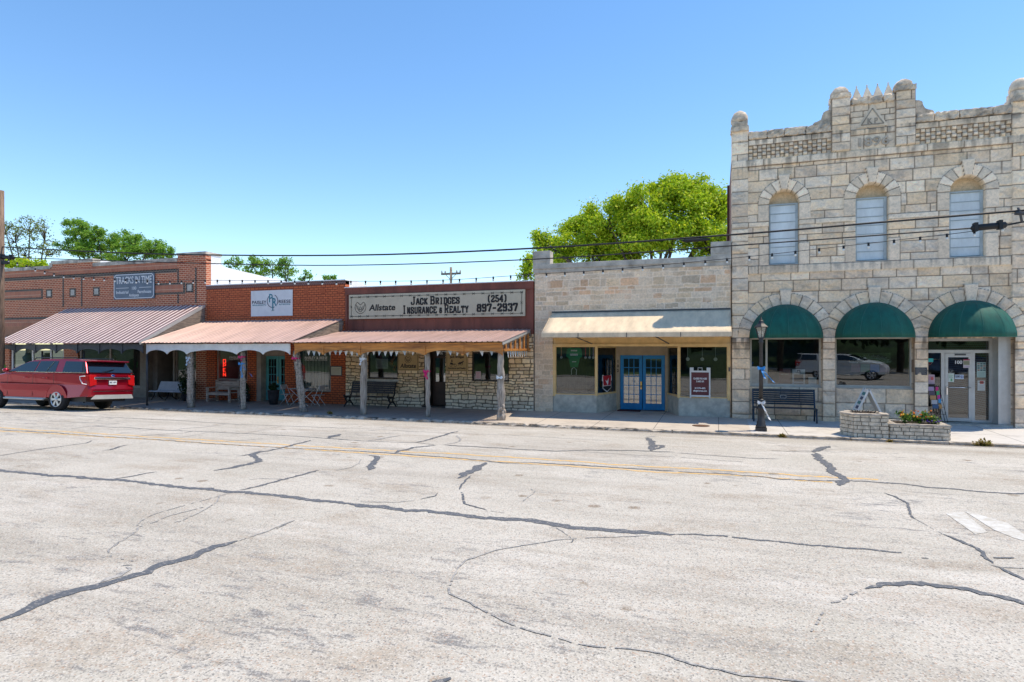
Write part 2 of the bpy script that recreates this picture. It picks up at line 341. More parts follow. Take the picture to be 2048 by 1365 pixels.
SL = {  # slab letters on a 4 x 6 grid, strokes as polylines
 'J': [[(2.2, 6), (4, 6)], [(3, 6), (3, 1), (2.3, 0), (1, 0), (.4, .8), (.4, 1.8)]], 'A': [[(.2, 0), (1.7, 6), (2.3, 6), (3.8, 0)], [(1, 2), (3, 2)], [(-.3, 0), (.9, 0)], [(3.1, 0), (4.3, 0)]],
 'C': [[(3.7, 4.2), (3.7, 5), (3, 6), (1.2, 6), (.4, 5), (.4, 1), (1.2, 0), (3, 0), (3.7, 1), (3.7, 1.8)]], 'K': [[(.7, 0), (.7, 6)], [(3.6, 6), (.9, 2.6)], [(1.7, 3.4), (3.6, 0)], [(0, 0), (1.5, 0)], [(0, 6), (1.5, 6)], [(2.9, 6), (4.2, 6)], [(2.9, 0), (4.3, 0)]],
 'B': [[(.7, 0), (.7, 6)], [(0, 6), (2.8, 6), (3.5, 5.3), (3.5, 3.9), (2.8, 3.2), (.7, 3.2)], [(0, 0), (3, 0), (3.7, .8), (3.7, 2.4), (2.8, 3.2)]],
 'R': [[(.7, 0), (.7, 6)], [(0, 6), (2.8, 6), (3.5, 5.2), (3.5, 3.8), (2.8, 3), (.7, 3)], [(2.2, 3), (3.5, 0)], [(0, 0), (1.5, 0)], [(2.9, 0), (4.2, 0)]],
 'I': [[(2, 0), (2, 6)], [(1.1, 0), (2.9, 0)], [(1.1, 6), (2.9, 6)]], 'D': [[(.7, 0), (.7, 6)], [(0, 6), (2.7, 6), (3.7, 5), (3.7, 1), (2.7, 0), (0, 0)]],
 'G': [[(3.7, 4.2), (3.7, 5), (3, 6), (1.2, 6), (.4, 5), (.4, 1), (1.2, 0), (3, 0), (3.6, 1), (3.6, 2.6), (2.2, 2.6)]], 'E': [[(.7, 0), (.7, 6)], [(0, 6), (3.6, 6), (3.6, 4.9)], [(.7, 3.1), (2.8, 3.1)], [(0, 0), (3.7, 0), (3.7, 1.2)]],
 'S': [[(3.5, 4.3), (3.5, 5.2), (2.8, 6), (1.2, 6), (.5, 5.2), (.5, 4), (1.2, 3.2), (2.8, 2.8), (3.6, 2), (3.6, .8), (2.8, 0), (1.2, 0), (.4, .8), (.4, 1.7)]], 'N': [[(.7, 0), (.7, 6)], [(.7, 6), (3.4, 0)], [(3.4, 0), (3.4, 6)], [(0, 0), (1.4, 0)], [(0, 6), (1, 6)], [(2.7, 6), (4.1, 6)]],
 'U': [[(.6, 6), (.6, 1), (1.4, 0), (2.7, 0), (3.5, 1), (3.5, 6)], [(0, 6), (1.3, 6)], [(2.8, 6), (4.1, 6)]], 'L': [[(.8, 0), (.8, 6)], [(.1, 6), (1.6, 6)], [(.1, 0), (3.7, 0), (3.7, 1.4)]], 'T': [[(2, 0), (2, 6)], [(.3, 4.8), (.3, 6), (3.7, 6), (3.7, 4.8)], [(1.2, 0), (2.8, 0)]],
 'Y': [[(.4, 6), (2, 2.8), (3.6, 6)], [(2, 2.8), (2, 0)], [(1.2, 0), (2.8, 0)], [(-.2, 6), (1, 6)], [(3, 6), (4.2, 6)]], '&': [[(3.3, 5), (2.6, 6), (1.4, 6), (.8, 5), (.8, 3.8), (1.6, 3.1), (3, 3.1)], [(1.6, 3.1), (.6, 2.2), (.6, .8), (1.4, 0), (2.6, 0), (3.4, .8), (3.4, 3.6)]],
 '2': [[(.5, 4.6), (.5, 5.2), (1.2, 6), (2.8, 6), (3.5, 5.2), (3.5, 4), (.5, 1), (.5, 0), (3.6, 0), (3.6, .9)]], '5': [[(3.5, 6), (.7, 6), (.7, 3.4), (2.7, 3.4), (3.5, 2.6), (3.5, .9), (2.7, 0), (1.2, 0), (.4, .9), (.4, 1.5)]], '4': [[(2.9, 0), (2.9, 6), (.3, 2.2), (.3, 1.7), (3.9, 1.7)], [(2, 0), (3.8, 0)]],
 '8': [[(1.3, 3.2), (.6, 4), (.6, 5.2), (1.3, 6), (2.7, 6), (3.4, 5.2), (3.4, 4), (2.7, 3.2), (1.3, 3.2), (.4, 2.3), (.4, .8), (1.2, 0), (2.8, 0), (3.6, .8), (3.6, 2.3), (2.7, 3.2)]], '9': [[(3.5, 3.2), (1.2, 2.9), (.5, 3.7), (.5, 5.2), (1.2, 6), (2.8, 6), (3.5, 5.2), (3.5, .9), (2.7, 0), (1.3, 0), (.5, .8)]],
 '7': [[(.4, 4.8), (.4, 6), (3.6, 6), (3.6, 5.2), (1.8, 0)]], '3': [[(.5, 5), (1.2, 6), (2.8, 6), (3.5, 5.2), (3.5, 4), (2.8, 3.2), (1.8, 3.2)], [(2.8, 3.2), (3.6, 2.3), (3.6, .8), (2.8, 0), (1.2, 0), (.4, 1)]],
 '-': [[(.6, 2.6), (3.4, 2.6)]], '(': [[(2.9, 6.6), (1.8, 5), (1.8, 1), (2.9, -.6)]], ')': [[(1.1, 6.6), (2.2, 5), (2.2, 1), (1.1, -.6)]]}
def slab(s, xc, z0, hcap, y, mat, parent, small=.78, sx=1., th=1.5, name='lettering', W=None):
    mb = MB(); items = []; x = 0
    for wd in s.split(' '):
        for i, ch in enumerate(wd):
            k = 1. if i == 0 or ch in '0123456789()-' else small
            if ch == '&': k = .62
            items.append((ch, x, k)); x += 5.25*k
        x += 2.2
    tot = x-2.2-.8; sc = hcap/6.; n = 0
    if W: sx = W/(tot*sc)
    for ch, x0, k in items:
        for pl in SL[ch]:
            for a, b in zip(pl[:-1], pl[1:]):
                n += 1; A = Vector(a)*k; B = Vector(b)*k; d = (B-A).normalized(); t = th*(.82+.18*k)*(.62 if abs(d.y) < .3 and (B-A).length < 1.6*k else 1.0)*(.8 if abs(d.y) < .2 else 1); pn = Vector((-d.y, d.x))*t/2
                A -= d*.25*t; B += d*.25*t
                q = [A-pn, B-pn, B+pn, A+pn]; y2 = y-.004-(n % 11)*.0003
                mb.quad([(xc+((p.x+x0)-tot/2)*sc*sx, y2, z0+p.y*sc) for p in q])
    return mb.build(name, mat, parent, recalc=False)
# ================================================================== GROUND
def road_material():
    m, t, b = NM('road_surface'); b.inputs['Roughness'].default_value = .93
    tc = t.nodes.new('ShaderNodeTexCoord').outputs['Object']
    base = mixc(t, (.44, .405, .34), (.53, .49, .425), ramp(t, noise(t, .35, 6, .65), .35, .65))
    base = mixc(t, base, (.31, .275, .225), ramp(t, noise(t, .5, 8, .72, stretch=(.16, 1.3, 1)), .49, .62, 0, .6))
    base = mixc(t, base, (.29, .22, .15), ramp(t, noise(t, .9, 9, .76, stretch=(.6, 1.2, 1)), .52, .64, 0, .5))
    base = mixc(t, base, (.64, .60, .54), ramp(t, noise(t, .7, 8, .72, stretch=(.35, 1.1, 1)), .32, .45, .6, 0))
    mk = ramp(t, noise(t, .22, 3, .6, stretch=(.6, 1.4, 1)), .47, .58)
    def mul(a_, b_):
        q = t.nodes.new('ShaderNodeMath'); q.operation = 'MULTIPLY'; t.links.new(a_, q.inputs[0]); t.links.new(b_, q.inputs[1]); return q.outputs[0]
    base = mixc(t, base, (.16, .155, .155), mul(mk, ramp(t, noise(t, 4.5, 9, .8, stretch=(.42, 1.3, 1)), .53, .60, 0, .8)))
    base = mixc(t, base, (.2, .185, .17), ramp(t, noise(t, 11, 6, .75, stretch=(.6, 1.2, 1)), .60, .68, 0, .6))
    sy = t.nodes.new('ShaderNodeSeparateXYZ'); t.links.new(tc, sy.inputs[0])
    base = mixc(t, base, (.20, .16, .115), mul(ramp(t, sy.outputs[1], -4.9, -3.7), ramp(t, noise(t, 2.2, 7, .75), .36, .56, .1, .9)))
    # oil and gum spots
    vo = t.nodes.new('ShaderNodeTexVoronoi'); vo.inputs['Scale'].default_value = 1.9; vo.inputs['Randomness'].default_value = 1
    wv = t.nodes.new('ShaderNodeMix'); wv.data_type = 'RGBA'; wv.inputs[0].default_value = .06; t.links.new(tc, wv.inputs[6])
    nn = nd(t, 'ShaderNodeTexNoise'); nn.inputs['Scale'].default_value = 9; t.links.new(tc, nn.inputs['Vector']); t.links.new(nn.outputs[1], wv.inputs[7]); t.links.new(wv.outputs[2], vo.inputs[0])
    spc = t.nodes.new('ShaderNodeSeparateColor'); t.links.new(vo.outputs['Color'], spc.inputs[0])
    rad = ramp(t, spc.outputs[0], .3, 1, 0, .21); sb = t.nodes.new('ShaderNodeMath'); sb.operation = 'SUBTRACT'; t.links.new(rad, sb.inputs[0]); t.links.new(vo.outputs['Distance'], sb.inputs[1])
    f = ramp(t, sb.outputs[0], -.02, .05, 0, .85); f2 = t.nodes.new('ShaderNodeMath'); f2.operation = 'MULTIPLY'; t.links.new(f, f2.inputs[0]); t.links.new(ramp(t, noise(t, .3, 3, .6), .42, .55), f2.inputs[1])
    base = mixc(t, base, (.20, .145, .09), f2.outputs[0])
    # aggregate
    g = t.nodes.new('ShaderNodeTexVoronoi'); g.inputs['Scale'].default_value = 75; t.links.new(tc, g.inputs[0])
    gs = t.nodes.new('ShaderNodeSeparateColor'); t.links.new(g.outputs['Color'], gs.inputs[0])
    base = mixc(t, base, (.68, .64, .58), ramp(t, gs.outputs[0], .60, 1, 0, .5)); base = mixc(t, base, (.15, .145, .14), ramp(t, gs.outputs[1], .74, 1, 0, .8))
    base = mixc(t, base, (.42, .27, .18), ramp(t, gs.outputs[2], .9, 1, 0, .6))
    t.links.new(base, b.inputs['Base Color']); bump(t, b, g.outputs['Distance'], .35, .008); return m
def speckled(name, col, back, f0, f1, sc=16, amount=.85, stretch=None):
    m, t, b = NM(name); b.inputs['Roughness'].default_value = .8
    n = noise(t, sc, 6, .75, stretch=stretch); t.links.new(mixc(t, back, col, ramp(t, n, f0, f1, 0, amount)), b.inputs['Base Color']); return m
ROAD = road_material()
TAR = speckled('crack_sealant', (.095, .102, .115), (.34, .31, .28), .36, .46, 26, 1)
TARW = speckled('worn_crack_sealant', (.15, .155, .165), (.44, .41, .37), .40, .6, 20, .9)
YEL = speckled('yellow_line_paint', (.70, .40, .08), (.50, .45, .38), .33, .55, 9, .85, (.6, 2, 1))
WHT = speckled('faded_white_paint', (.64, .63, .60), (.47, .435, .375), .42, .60, 7, .8)

gm = MB(); gm.quad([(-900, -900, -.45), (900, -900, -.45), (900, 900, -.45), (-900, 900, -.45)])
GND = simple('earth', (.16, .15, .09), .95, var=.3, scale=.05)
g_ = gm.build('ground', GND, recalc=False); tag(g_, kind='structure')

rm = MB(); xs = [-190, -120, -80, -60, -50]+[-45+i*2.5 for i in range(33)]+[45, 60, 90, 150]
ys = [KERB-.0]+[KERB-.15*i for i in range(1, 12)]+[-5.6-.6*i for i in range(0, 12)]+[-14, -18, -24, -38]
for i in range(len(xs)-1):
    for j in range(len(ys)-1):
        rm.quad([(xs[i], ys[j+1], road_z(ys[j+1])), (xs[i+1], ys[j+1], road_z(ys[j+1])), (xs[i+1], ys[j], road_z(ys[j])), (xs[i], ys[j], road_z(ys[j]))])
strip_n = [0]
def strip(pts, wd, mi, jitter=.25, dash=0, dz=None, ends=True):
    """painted or poured strip on the street, given by world points"""
    strip_n[0] += 1; z0 = (.004+.00004*strip_n[0]) if dz is None else dz
    P2 = [Vector((p[0], p[1], 0)) for p in pts]; out = []
    for a, b in zip(P2[:-1], P2[1:]):
        n = max(1, int((b-a).length/max(.05, wd*.5)))
        for k in range(n): out.append(a.lerp(b, k/n))
    out.append(P2[-1]); r = random.Random(strip_n[0]); L = []; Rr = []
    if jitter:
        wob = 0
        for i in range(1, len(out)-1):
            d = (out[min(i+1, len(out)-1)]-out[i-1]).normalized(); wob = wob*.8+r.uniform(-1, 1)*min(wd, .08)*.35; out[i] = out[i]+Vector((-d.y, d.x, 0))*wob
    for i, p in enumerate(out):
        d = (out[min(i+1, len(out)-1)]-out[max(i-1, 0)]).normalized(); nrm = Vector((-d.y, d.x, 0)); k = 1.
        if ends and wd > .03: k = min(1, .2+.25*min(i, len(out)-1-i))
        L.append(p+nrm*wd/2*k*(1+r.uniform(-1, 1)*jitter)); Rr.append(p-nrm*wd/2*k*(1+r.uniform(-1, 1)*jitter))
    for i in range(len(out)-1):
        if dash and r.random() < dash: continue
        rm.quad([(q.x, q.y, road_z(q.y)+z0) for q in (Rr[i], Rr[i+1], L[i+1], L[i])], mi)
ZM = {'A': (0, 800, 2.926), 'B': (650, 820, 2.926), 'C': (1300, 850, 2.738), 'D': (0, 1050, 2.926), 'E': (700, 1050, 2.926), 'F': (1348, 1050, 2.926)}
def zp(t, pts):
    x0, y0, s = ZM[t]; return [GR(x0+a/s, y0+b/s) for a, b in pts]
for yy, xe in ((0, 1), (1, 0)):
    a = zp('A', [(0, 165+18*yy)]); pts = a+zp('A', [(1000, 225+14*yy)])+zp('B', [(0, 218+21*yy), (1000, 272+30*yy), (1950, 337+28*yy)])+zp('C', [(300, 243+25*yy), (600, 264+22*yy), (1000, 289+28*yy)])
    if not yy: pts += zp('C', [(1250, 302)])
    Yl = sum(p[1] for p in pts)/len(pts)
    strip([(-60, pts[0][1], 0)]+pts, .10, 2, .06, 0, .003, False)
CR = [
 ('A', .15, 0, [(-60, 404), (0, 412), (100, 425), (300, 445), (640, 468), (850, 492), (1150, 520), (1400, 540), (1700, 572), (2048, 607)]), ('B', .17, 0, [(120, 545), (400, 578), (600, 595), (850, 627), (1150, 648), (1500, 690), (2048, 730)]), ('C', .07, .1, [(130, 600), (400, 612), (700, 640), (1100, 680), (1400, 700)]),
 ('A', .06, 0, [(-60, 72), (0, 75), (200, 80), (500, 97), (750, 108), (1100, 125), (1400, 145), (1700, 155), (2048, 168)]), ('B', .045, 0, [(150, 106), (300, 113), (700, 137), (1100, 150), (1500, 172), (1650, 180)]),
 ('A', .045, 0, [(0, 115), (250, 125), (450, 132), (700, 140)]), ('A', .03, 0, [(0, 90), (150, 82), (300, 70)]), ('A', .03, 0, [(0, 215), (150, 195)]), ('A', .03, 0, [(150, 165), (400, 140), (450, 130)]), ('A', .05, 0, [(415, 170), (500, 158), (700, 140)]),
 ('A', .065, 0, [(540, 155), (760, 165), (900, 175), (1020, 180), (1130, 185), (1430, 197), (1600, 207), (1720, 212), (2048, 235)]), ('A', .07, 0, [(1020, 178), (1080, 168), (1200, 160), (1330, 142)]), ('A', .05, 0, [(800, 215), (900, 205), (1080, 195), (1130, 183)]),
 ('A', .03, 0, [(640, 205), (900, 175)]), ('A', .03, 0, [(700, 157), (900, 140)]), ('A', .03, 0, [(1430, 198), (1650, 155)]), ('A', .03, 0, [(970, 238), (1220, 192)]), ('A', .28, 0, [(1925, 225), (1985, 203)]),
 ('A', .06, 0, [(-40, 334), (0, 328), (200, 295), (420, 265), (500, 255), (545, 238)]), ('A', .1, 0, [(600, 297), (640, 294), (700, 275), (755, 265)]), ('A', .02, 0, [(755, 265), (880, 245)]),
 ('A', .085, 0, [(0, 178), (300, 193), (600, 215), (900, 232), (1200, 255), (1500, 272), (1650, 282), (2048, 300)]), ('B', .085, 0, [(130, 240), (300, 250), (500, 262), (800, 285), (950, 300), (1050, 312), (1250, 312), (1500, 325), (1800, 345), (2048, 360)]), ('C', .1, 0, [(150, 258), (300, 265), (600, 285), (720, 297), (900, 308), (1050, 305), (1300, 317), (1500, 340), (1800, 365), (2048, 378), (2200, 385)]),
 ('A', .045, 0, [(1320, 245), (1540, 228)]), ('A', .13, 0, [(1405, 330), (1520, 305), (1640, 285), (1720, 262), (1820, 237)]), ('A', .16, 0, [(1250, 415), (1350, 400), (1470, 372), (1520, 360), (1500, 340), (1470, 325), (1530, 300)]), ('A', .08, 0, [(650, 467), (800, 442), (920, 422)]),
 ('A', .1, 0, [(1400, 530), (1600, 482), (1700, 455), (1875, 412)]), ('A', .06, 0, [(1455, 468), (1520, 462)]), ('A', .03, 0, [(1520, 462), (1650, 465)]), ('A', .035, .3, [(640, 875), (730, 822), (800, 770), (810, 745), (920, 712), (990, 680), (1190, 630)]), ('A', .03, .3, [(800, 740), (830, 710), (880, 682), (940, 660), (1150, 600), (1330, 550)]), ('A', .04, .15, [(1020, 717), (1060, 712), (1150, 672), (1270, 605), (1285, 560)]),
 ('D', .17, 0, [(-60, 590), (0, 560), (100, 525), (250, 460), (400, 400), (550, 365), (700, 325), (850, 280), (1000, 225), (1150, 175), (1300, 120), (1390, 95)]), ('D', .12, 0, [(560, 350), (650, 315), (720, 285), (765, 260), (740, 250)]), ('D', .12, 0, [(720, 240), (775, 237)]), ('D', .035, .45, [(780, 215), (650, 190), (630, 150), (700, 100), (800, 40)]), ('D', .03, .2, [(1400, 95), (1480, 65), (1620, 25), (1675, 0)]), ('A', .045, .2, [(1480, 800), (1600, 755), (1730, 700)]),
 ('B', .3, 0, [(20, 165), (90, 143)]), ('B', .12, 0, [(240, 185), (350, 165), (440, 150)]), ('B', .12, 0, [(530, 192), (640, 165), (780, 127)]), ('B', .05, 0, [(0, 168), (200, 182), (400, 190), (530, 192), (640, 205)]), ('B', .13, 0, [(410, 255), (430, 240), (520, 222), (650, 208)]), ('B', .07, 0, [(690, 205), (770, 193), (790, 182), (770, 150)]),
 ('B', .09, 0, [(700, 207), (900, 218), (1150, 233), (1350, 243), (1500, 237), (1800, 240), (2048, 250)]), ('C', .07, 0, [(150, 154), (300, 165), (560, 185), (710, 187)]), ('B', .035, 0, [(1480, 243), (1800, 265), (2048, 278)]), ('C', .035, 0, [(170, 179), (300, 190), (510, 203)]),
 ('B', .16, 0, [(255, 268), (300, 275), (280, 300), (320, 290)]), ('B', .18, 0, [(300, 295), (265, 325), (255, 355)]), ('B', .04, 0, [(65, 355), (150, 340), (200, 315), (210, 290)]), ('B', .24, 0, [(940, 310), (900, 330), (850, 360), (780, 402)]), ('B', .18, 0, [(900, 345), (850, 375)]), ('B', .06, 0, [(855, 385), (800, 435), (790, 470)]), ('B', .06, .1, [(800, 480), (810, 550), (850, 565), (950, 590)]), ('B', .02, .3, [(950, 590), (1050, 605)]),
 ('B', .035, .1, [(210, 540), (420, 542), (520, 533)]), ('B', .06, 0, [(560, 525), (650, 505), (660, 488)]), ('B', .03, .2, [(1160, 535), (1230, 480), (1200, 460)]), ('B', .12, 0, [(1870, 162), (1950, 155)]), ('B', .2, 0, [(1890, 165), (1920, 200), (1910, 240)]), ('B', .14, 0, [(1920, 205), (1985, 210), (1930, 235)]),
 ('B', .03, .05, [(850, 875), (1000, 825), (1150, 795), (1350, 765), (1450, 755), (1900, 738)]), ('B', .02, .2, [(1350, 690), (1440, 750)]), ('E', .035, .08, [(780, 175), (680, 210), (630, 250), (600, 310), (583, 370), (590, 405), (700, 460), (850, 540), (1000, 600), (1180, 655), (1300, 690), (1450, 715), (1600, 725), (1750, 740), (1830, 755), (1950, 800), (2030, 828)]), ('F', .036, .05, [(0, 788), (150, 828), (260, 850), (400, 885), (600, 900), (800, 920), (900, 935)]),
 ('E', .06, 0, [(1310, 85), (1300, 105), (1265, 105)]), ('E', .14, 0, [(480, 925), (530, 910), (590, 900)]), ('F', .035, .5, [(790, 640), (850, 560), (870, 500)]), ('F', .045, .4, [(870, 470), (950, 455), (1070, 395)]), ('F', .13, 0, [(1120, 375), (1200, 350), (1400, 350), (1600, 362), (1750, 385), (1900, 420), (2048, 460), (2150, 490)]),
 ('C', .2, 0, [(895, 152), (930, 130), (985, 118)]), ('C', .2, 0, [(905, 155), (930, 190), (990, 235), (1030, 275), (1060, 305), (1040, 335)]), ('C', .05, 0, [(660, 143), (890, 150)]), ('C', .06, .1, [(1280, 373), (1350, 395), (1410, 430), (1420, 470), (1460, 520)]), ('C', .02, .2, [(1460, 520), (1600, 600)]), ('C', .07, 0, [(1605, 600), (1750, 660), (1830, 705), (1880, 760)]), ('C', .09, .1, [(1870, 770), (1930, 785), (1970, 815), (2048, 860)]), ('C', .04, .2, [(1930, 783), (2048, 787)]), ('C', .25, 0, [(650, 270), (705, 270)]),
 ('F', .05, .3, [(1870, 195), (1990, 195)]), ('F', .14, 0, [(1450, 196), (1490, 200)])]
for i, (t_, w_, d_, pts) in enumerate(CR):
    strip(zp(t_, pts), w_*(.58 if w_ < .065 else .66 if w_ < .14 else .8), 4 if (w_ < .05 or (w_ in (.07, .12, .16) and i % 2)) else 1, .38, d_)
for q in ([(1620, 488), (1715, 478), (1850, 590), (1780, 600)], [(1722, 475), (1800, 492), (1960, 540), (2048, 600), (2060, 640), (1990, 620), (1880, 575)]):
    pts = zp('C', q); rm.quad([(p[0], p[1], road_z(p[1])+.0045) for p in pts], 3)
road = rm.build('road', [ROAD, TAR, YEL, WHT, TARW], recalc=False); tag(road, kind='structure')

# sidewalk and kerb
wm = MB()
wx = [-60, -45]+[-40+i*1.0 for i in range(66)]+[35, 60]
for i in range(len(wx)-1):
    for j in range(8):
        y0, y1 = -3.5+j*.5, -3.5+(j+1)*.5
        wm.quad([(wx[i], y0, walk_z(y0)), (wx[i+1], y0, walk_z(y0)), (wx[i+1], y1, walk_z(y1)), (wx[i], y1, walk_z(y1))])
wm.quad([(-60, .5, 0), (60, .5, 0), (60, 2.6, 0), (-60, 2.6, 0)])
def walk_mat():
    m, t, b = NM('sidewalk_concrete'); b.inputs['Roughness'].default_value = .92
    tc = t.nodes.new('ShaderNodeTexCoord').outputs['Object']; sp = t.nodes.new('ShaderNodeSeparateXYZ'); t.links.new(tc, sp.inputs[0])
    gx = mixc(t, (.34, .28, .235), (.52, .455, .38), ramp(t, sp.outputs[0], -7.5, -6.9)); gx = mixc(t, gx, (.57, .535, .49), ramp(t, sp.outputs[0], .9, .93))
    c = mixc(t, gx, (.2, .18, .16), ramp(t, noise(t, .9, 7, .7), .5, .75, 0, .6)); c = mixc(t, c, (.62, .57, .51), ramp(t, noise(t, 2.5, 6, .7), .58, .8, 0, .5))
    br = t.nodes.new('ShaderNodeTexBrick'); t.links.new(tc, br.inputs[0]); br.offset = 0; br.inputs['Scale'].default_value = 1; br.inputs['Brick Width'].default_value = 1.9; br.inputs['Row Height'].default_value = 1.85; br.inputs['Mortar Size'].default_value = .012
    c = mixc(t, c, (.12, .11, .1), ramp(t, br.outputs['Fac'], 0, 1, 0, .8)); t.links.new(c, b.inputs['Base Color']); bump(t, b, noise(t, 30, 4, .7), .3, .006); return m
WALK = walk_mat()
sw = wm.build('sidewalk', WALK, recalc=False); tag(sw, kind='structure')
km = MB(); r = random.Random(3); x = -60
while x < 45:
    L = r.uniform(1.6, 2.6); rough = x < -3
    rough_block(km, x, x+L-.008, KERB, -3.5, -.3, walk_z(-3.5)+.002, .034 if rough and x > -30 else .010, int(x*7)+500, .14 if x > -30 else .6); x += L
KM = simple('kerb_concrete', (.44, .38, .31), .92, var=.4, scale=3.5, bmp=.9, dirt=(.15, .125, .10))
kb = km.build('kerb', KM); tag(kb, kind='structure')

# lawn, verge and hill on the camera's side of the street (seen in the shop windows)
lm = MB(); LG = simple('lawn_grass', (.028, .055, .01), .9, var=.4, scale=3, bmp=.5)
def lawn_z(x, y): return .1+1.7*sstep(0, 14, np.float64(-25-y))+.4*math.sin(x*.2)*sstep(2, 9, np.float64(-25-y))
lx = [-80+i*4 for i in range(21)]+[1.5]
for i in range(len(lx)-1):
    for j in range(12):
        y1 = -25-j*2.5; y0 = y1-2.5; a, b = lx[i], lx[i+1]
        lm.quad([(a, y0, lawn_z(a, y0)), (b, y0, lawn_z(b, y0)), (b, y1, lawn_z(b, y1)), (a, y1, lawn_z(a, y1))], 0, True)
tag(lm.build('lawn', LG, recalc=False), kind='structure')
vm = MB(); vm.box(-80, 1.7, -25.0, -24.6, -.2, .26); vm.box(1.5, 1.9, -38, -25, -.2, .26)
tag(vm.build('lawn_kerb', M['grey_conc']), kind='structure')
hm = MB(); HG = simple('wooded_hill', (.02, .045, .012), .95, var=.5, scale=.6, bmp=.8)
hx = [-140+i*6 for i in range(42)]
for i in range(len(hx)-1):
    for j in range(8):
        def hz(x, k): return -.2+1.0*k*(1+.25*math.sin(x*.3+k))+.6*math.sin(x*.9)
        a, b = hx[i], hx[i+1]; hm.quad([(a, -55-j*3-3, hz(a, j+1)), (b, -55-j*3-3, hz(b, j+1)), (b, -55-j*3, hz(b, j)), (a, -55-j*3, hz(a, j))], 0, True)
tag(hm.build('hill', HG, recalc=False), kind='structure')
pm = MB(); pm.quad([(1.5, -60, .1), (120, -60, .1), (120, -38, .1), (1.5, -38, .1)])
tag(pm.build('parking_area', ROAD, recalc=False), kind='structure')
# ================================================================== STONE BUILDING with three arches
SX0, SX1 = .43, 9.07
WX = [2.11, 4.745, 7.375]       # upper windows
AX = [2.155, 4.80, 7.44]        # ground-floor arches
RI, RO, SPR = 1.125, 1.53, 2.78
X, Z = grid(SX0, SX1, -.02, 10.72, .024)
e, rb = masonry(X, Z, [-.1, .12]+[.12+.385*i for i in range(1, 29)], .42, 1.15, 5)
def palette(r3, seed, X, Z):
    pal = np.array([[.86, .66, .455], [.80, .63, .46], [.86, .645, .43], [.82, .67, .51], [.88, .71, .52], [.78, .60, .43]])
    c = pal[(r3[..., 0]*5.99).astype(int)]*(.86+.24*r3[..., 1:2])
    n = fnoise(X, Z, 3.0, seed, 5)[..., None]; c = c*(1.12-.3*n)
    g = sstep(.56, .72, fnoise(X*1.0, Z*2.4+X*.8, 2.2, seed+3, 5))[..., None]; return c*(1-g*.36)+np.array([.26, .235, .22])*g*.36
col = palette(rb, 11, X, Z)
rock = (fnoise(X, Z, 3.2, 21, 5)-.5)*.12+(fnoise(X, Z, 16, 31, 2)-.5)*.02
smooth = np.zeros(X.shape, bool)
h = np.zeros(X.shape); proud = np.full(X.shape, .0)
def region(mask, ee, rr, pr, sm):
    global e, rb, col
    e = np.where(mask, ee, e); rb = np.where(mask[..., None], rr, rb); proud[mask] = pr; smooth[mask] = sm
    cc = palette(rr, 17, X, Z)
    if sm: cc = cc*.45+np.array([.80, .665, .51])*.55*(.85+.3*rr[..., 1:2])
    col = np.where(mask[..., None], cc, col)
def rect(x0, x1, z0, z1): return (X >= x0) & (X <= x1) & (Z >= z0) & (Z <= z1)
def band(x0, x1, z0, z1, seed, pr, sm=True, wmin=.8, wmax=1.5):
    m = rect(x0, x1, z0, z1); ee, rr = masonry(X, Z, [z0, z1], wmin, wmax, seed); region(m, np.minimum(ee, np.minimum(X-x0, x1-X)), rr, pr, sm)
# corner piers
for i, (a, b) in enumerate(((SX0, .98), (8.5, SX1))):
    ee, rr = masonry(X, Z, [-.1, .12]+[.12+.43*k for k in range(1, 26)], 5, 6, 40+i)
    region(rect(a, b, -.1, 10), np.minimum(ee, np.where(np.abs(X-(b if i == 0 else a)) < .5, np.abs(X-(b if i == 0 else a)), 9)), rr, .06, False)
band(.98, 8.5, 4.98, 5.27, 51, .05); band(.98, 8.5, 6.60, 6.78, 52, .03); band(SX0, SX1, 8.70, 8.94, 53, .07); band(.98, 8.5, 9.42, 9.62, 54, .06)
band(SX0, .98, 6.60, 6.78, 55, .08); band(8.5, SX1, 6.60, 6.78, 56, .08)
# checkerboard stones
for a, b in ((.98, 3.55), (5.95, 8.5)):
    m = rect(a, b, 8.945, 9.42); nx_, nz_ = 18, 4; cw, ch = (b-a)/nx_, .475/nz_; ix = np.floor((X-a)/cw); iz = np.floor((Z-8.945)/ch)
    par = ((ix+iz) % 2 == 0); ee = np.minimum(np.minimum((X-a) % cw, cw-(X-a) % cw), np.minimum((Z-8.945) % ch, ch-(Z-8.945) % ch))
    rr = np.stack([vnoise(ix, iz, .77, 3), vnoise(ix, iz, .61, 4), ix*0], -1); region(m, ee, rr, 0., False); proud[m & par] = .06; proud[m & ~par] = .0
    col[m & ~par] *= .88
# gable piers, date stone, triangle field
for a, b, s in ((3.55, 4.11, 61), (5.39, 5.95, 62)):
    ee, rr = masonry(X, Z, [8.945+.29*k for k in range(0, 9)], 5, 6, s); region(rect(a, b, 8.945, 10.84), np.minimum(ee, np.minimum(X-a, b-X)), rr, .13, False)
band(4.11, 5.39, 8.945, 9.42, 63, .03, True, .62, .66); band(4.11, 5.39, 9.42, 9.62, 64, .05, False, .5, .8)
ee, rr = masonry(X, Z, [9.62, 9.83, 10.02, 10.22, 10.45], .4, .8, 65); region(rect(4.11, 5.39, 9.62, 10.45), ee, rr, .02, True)
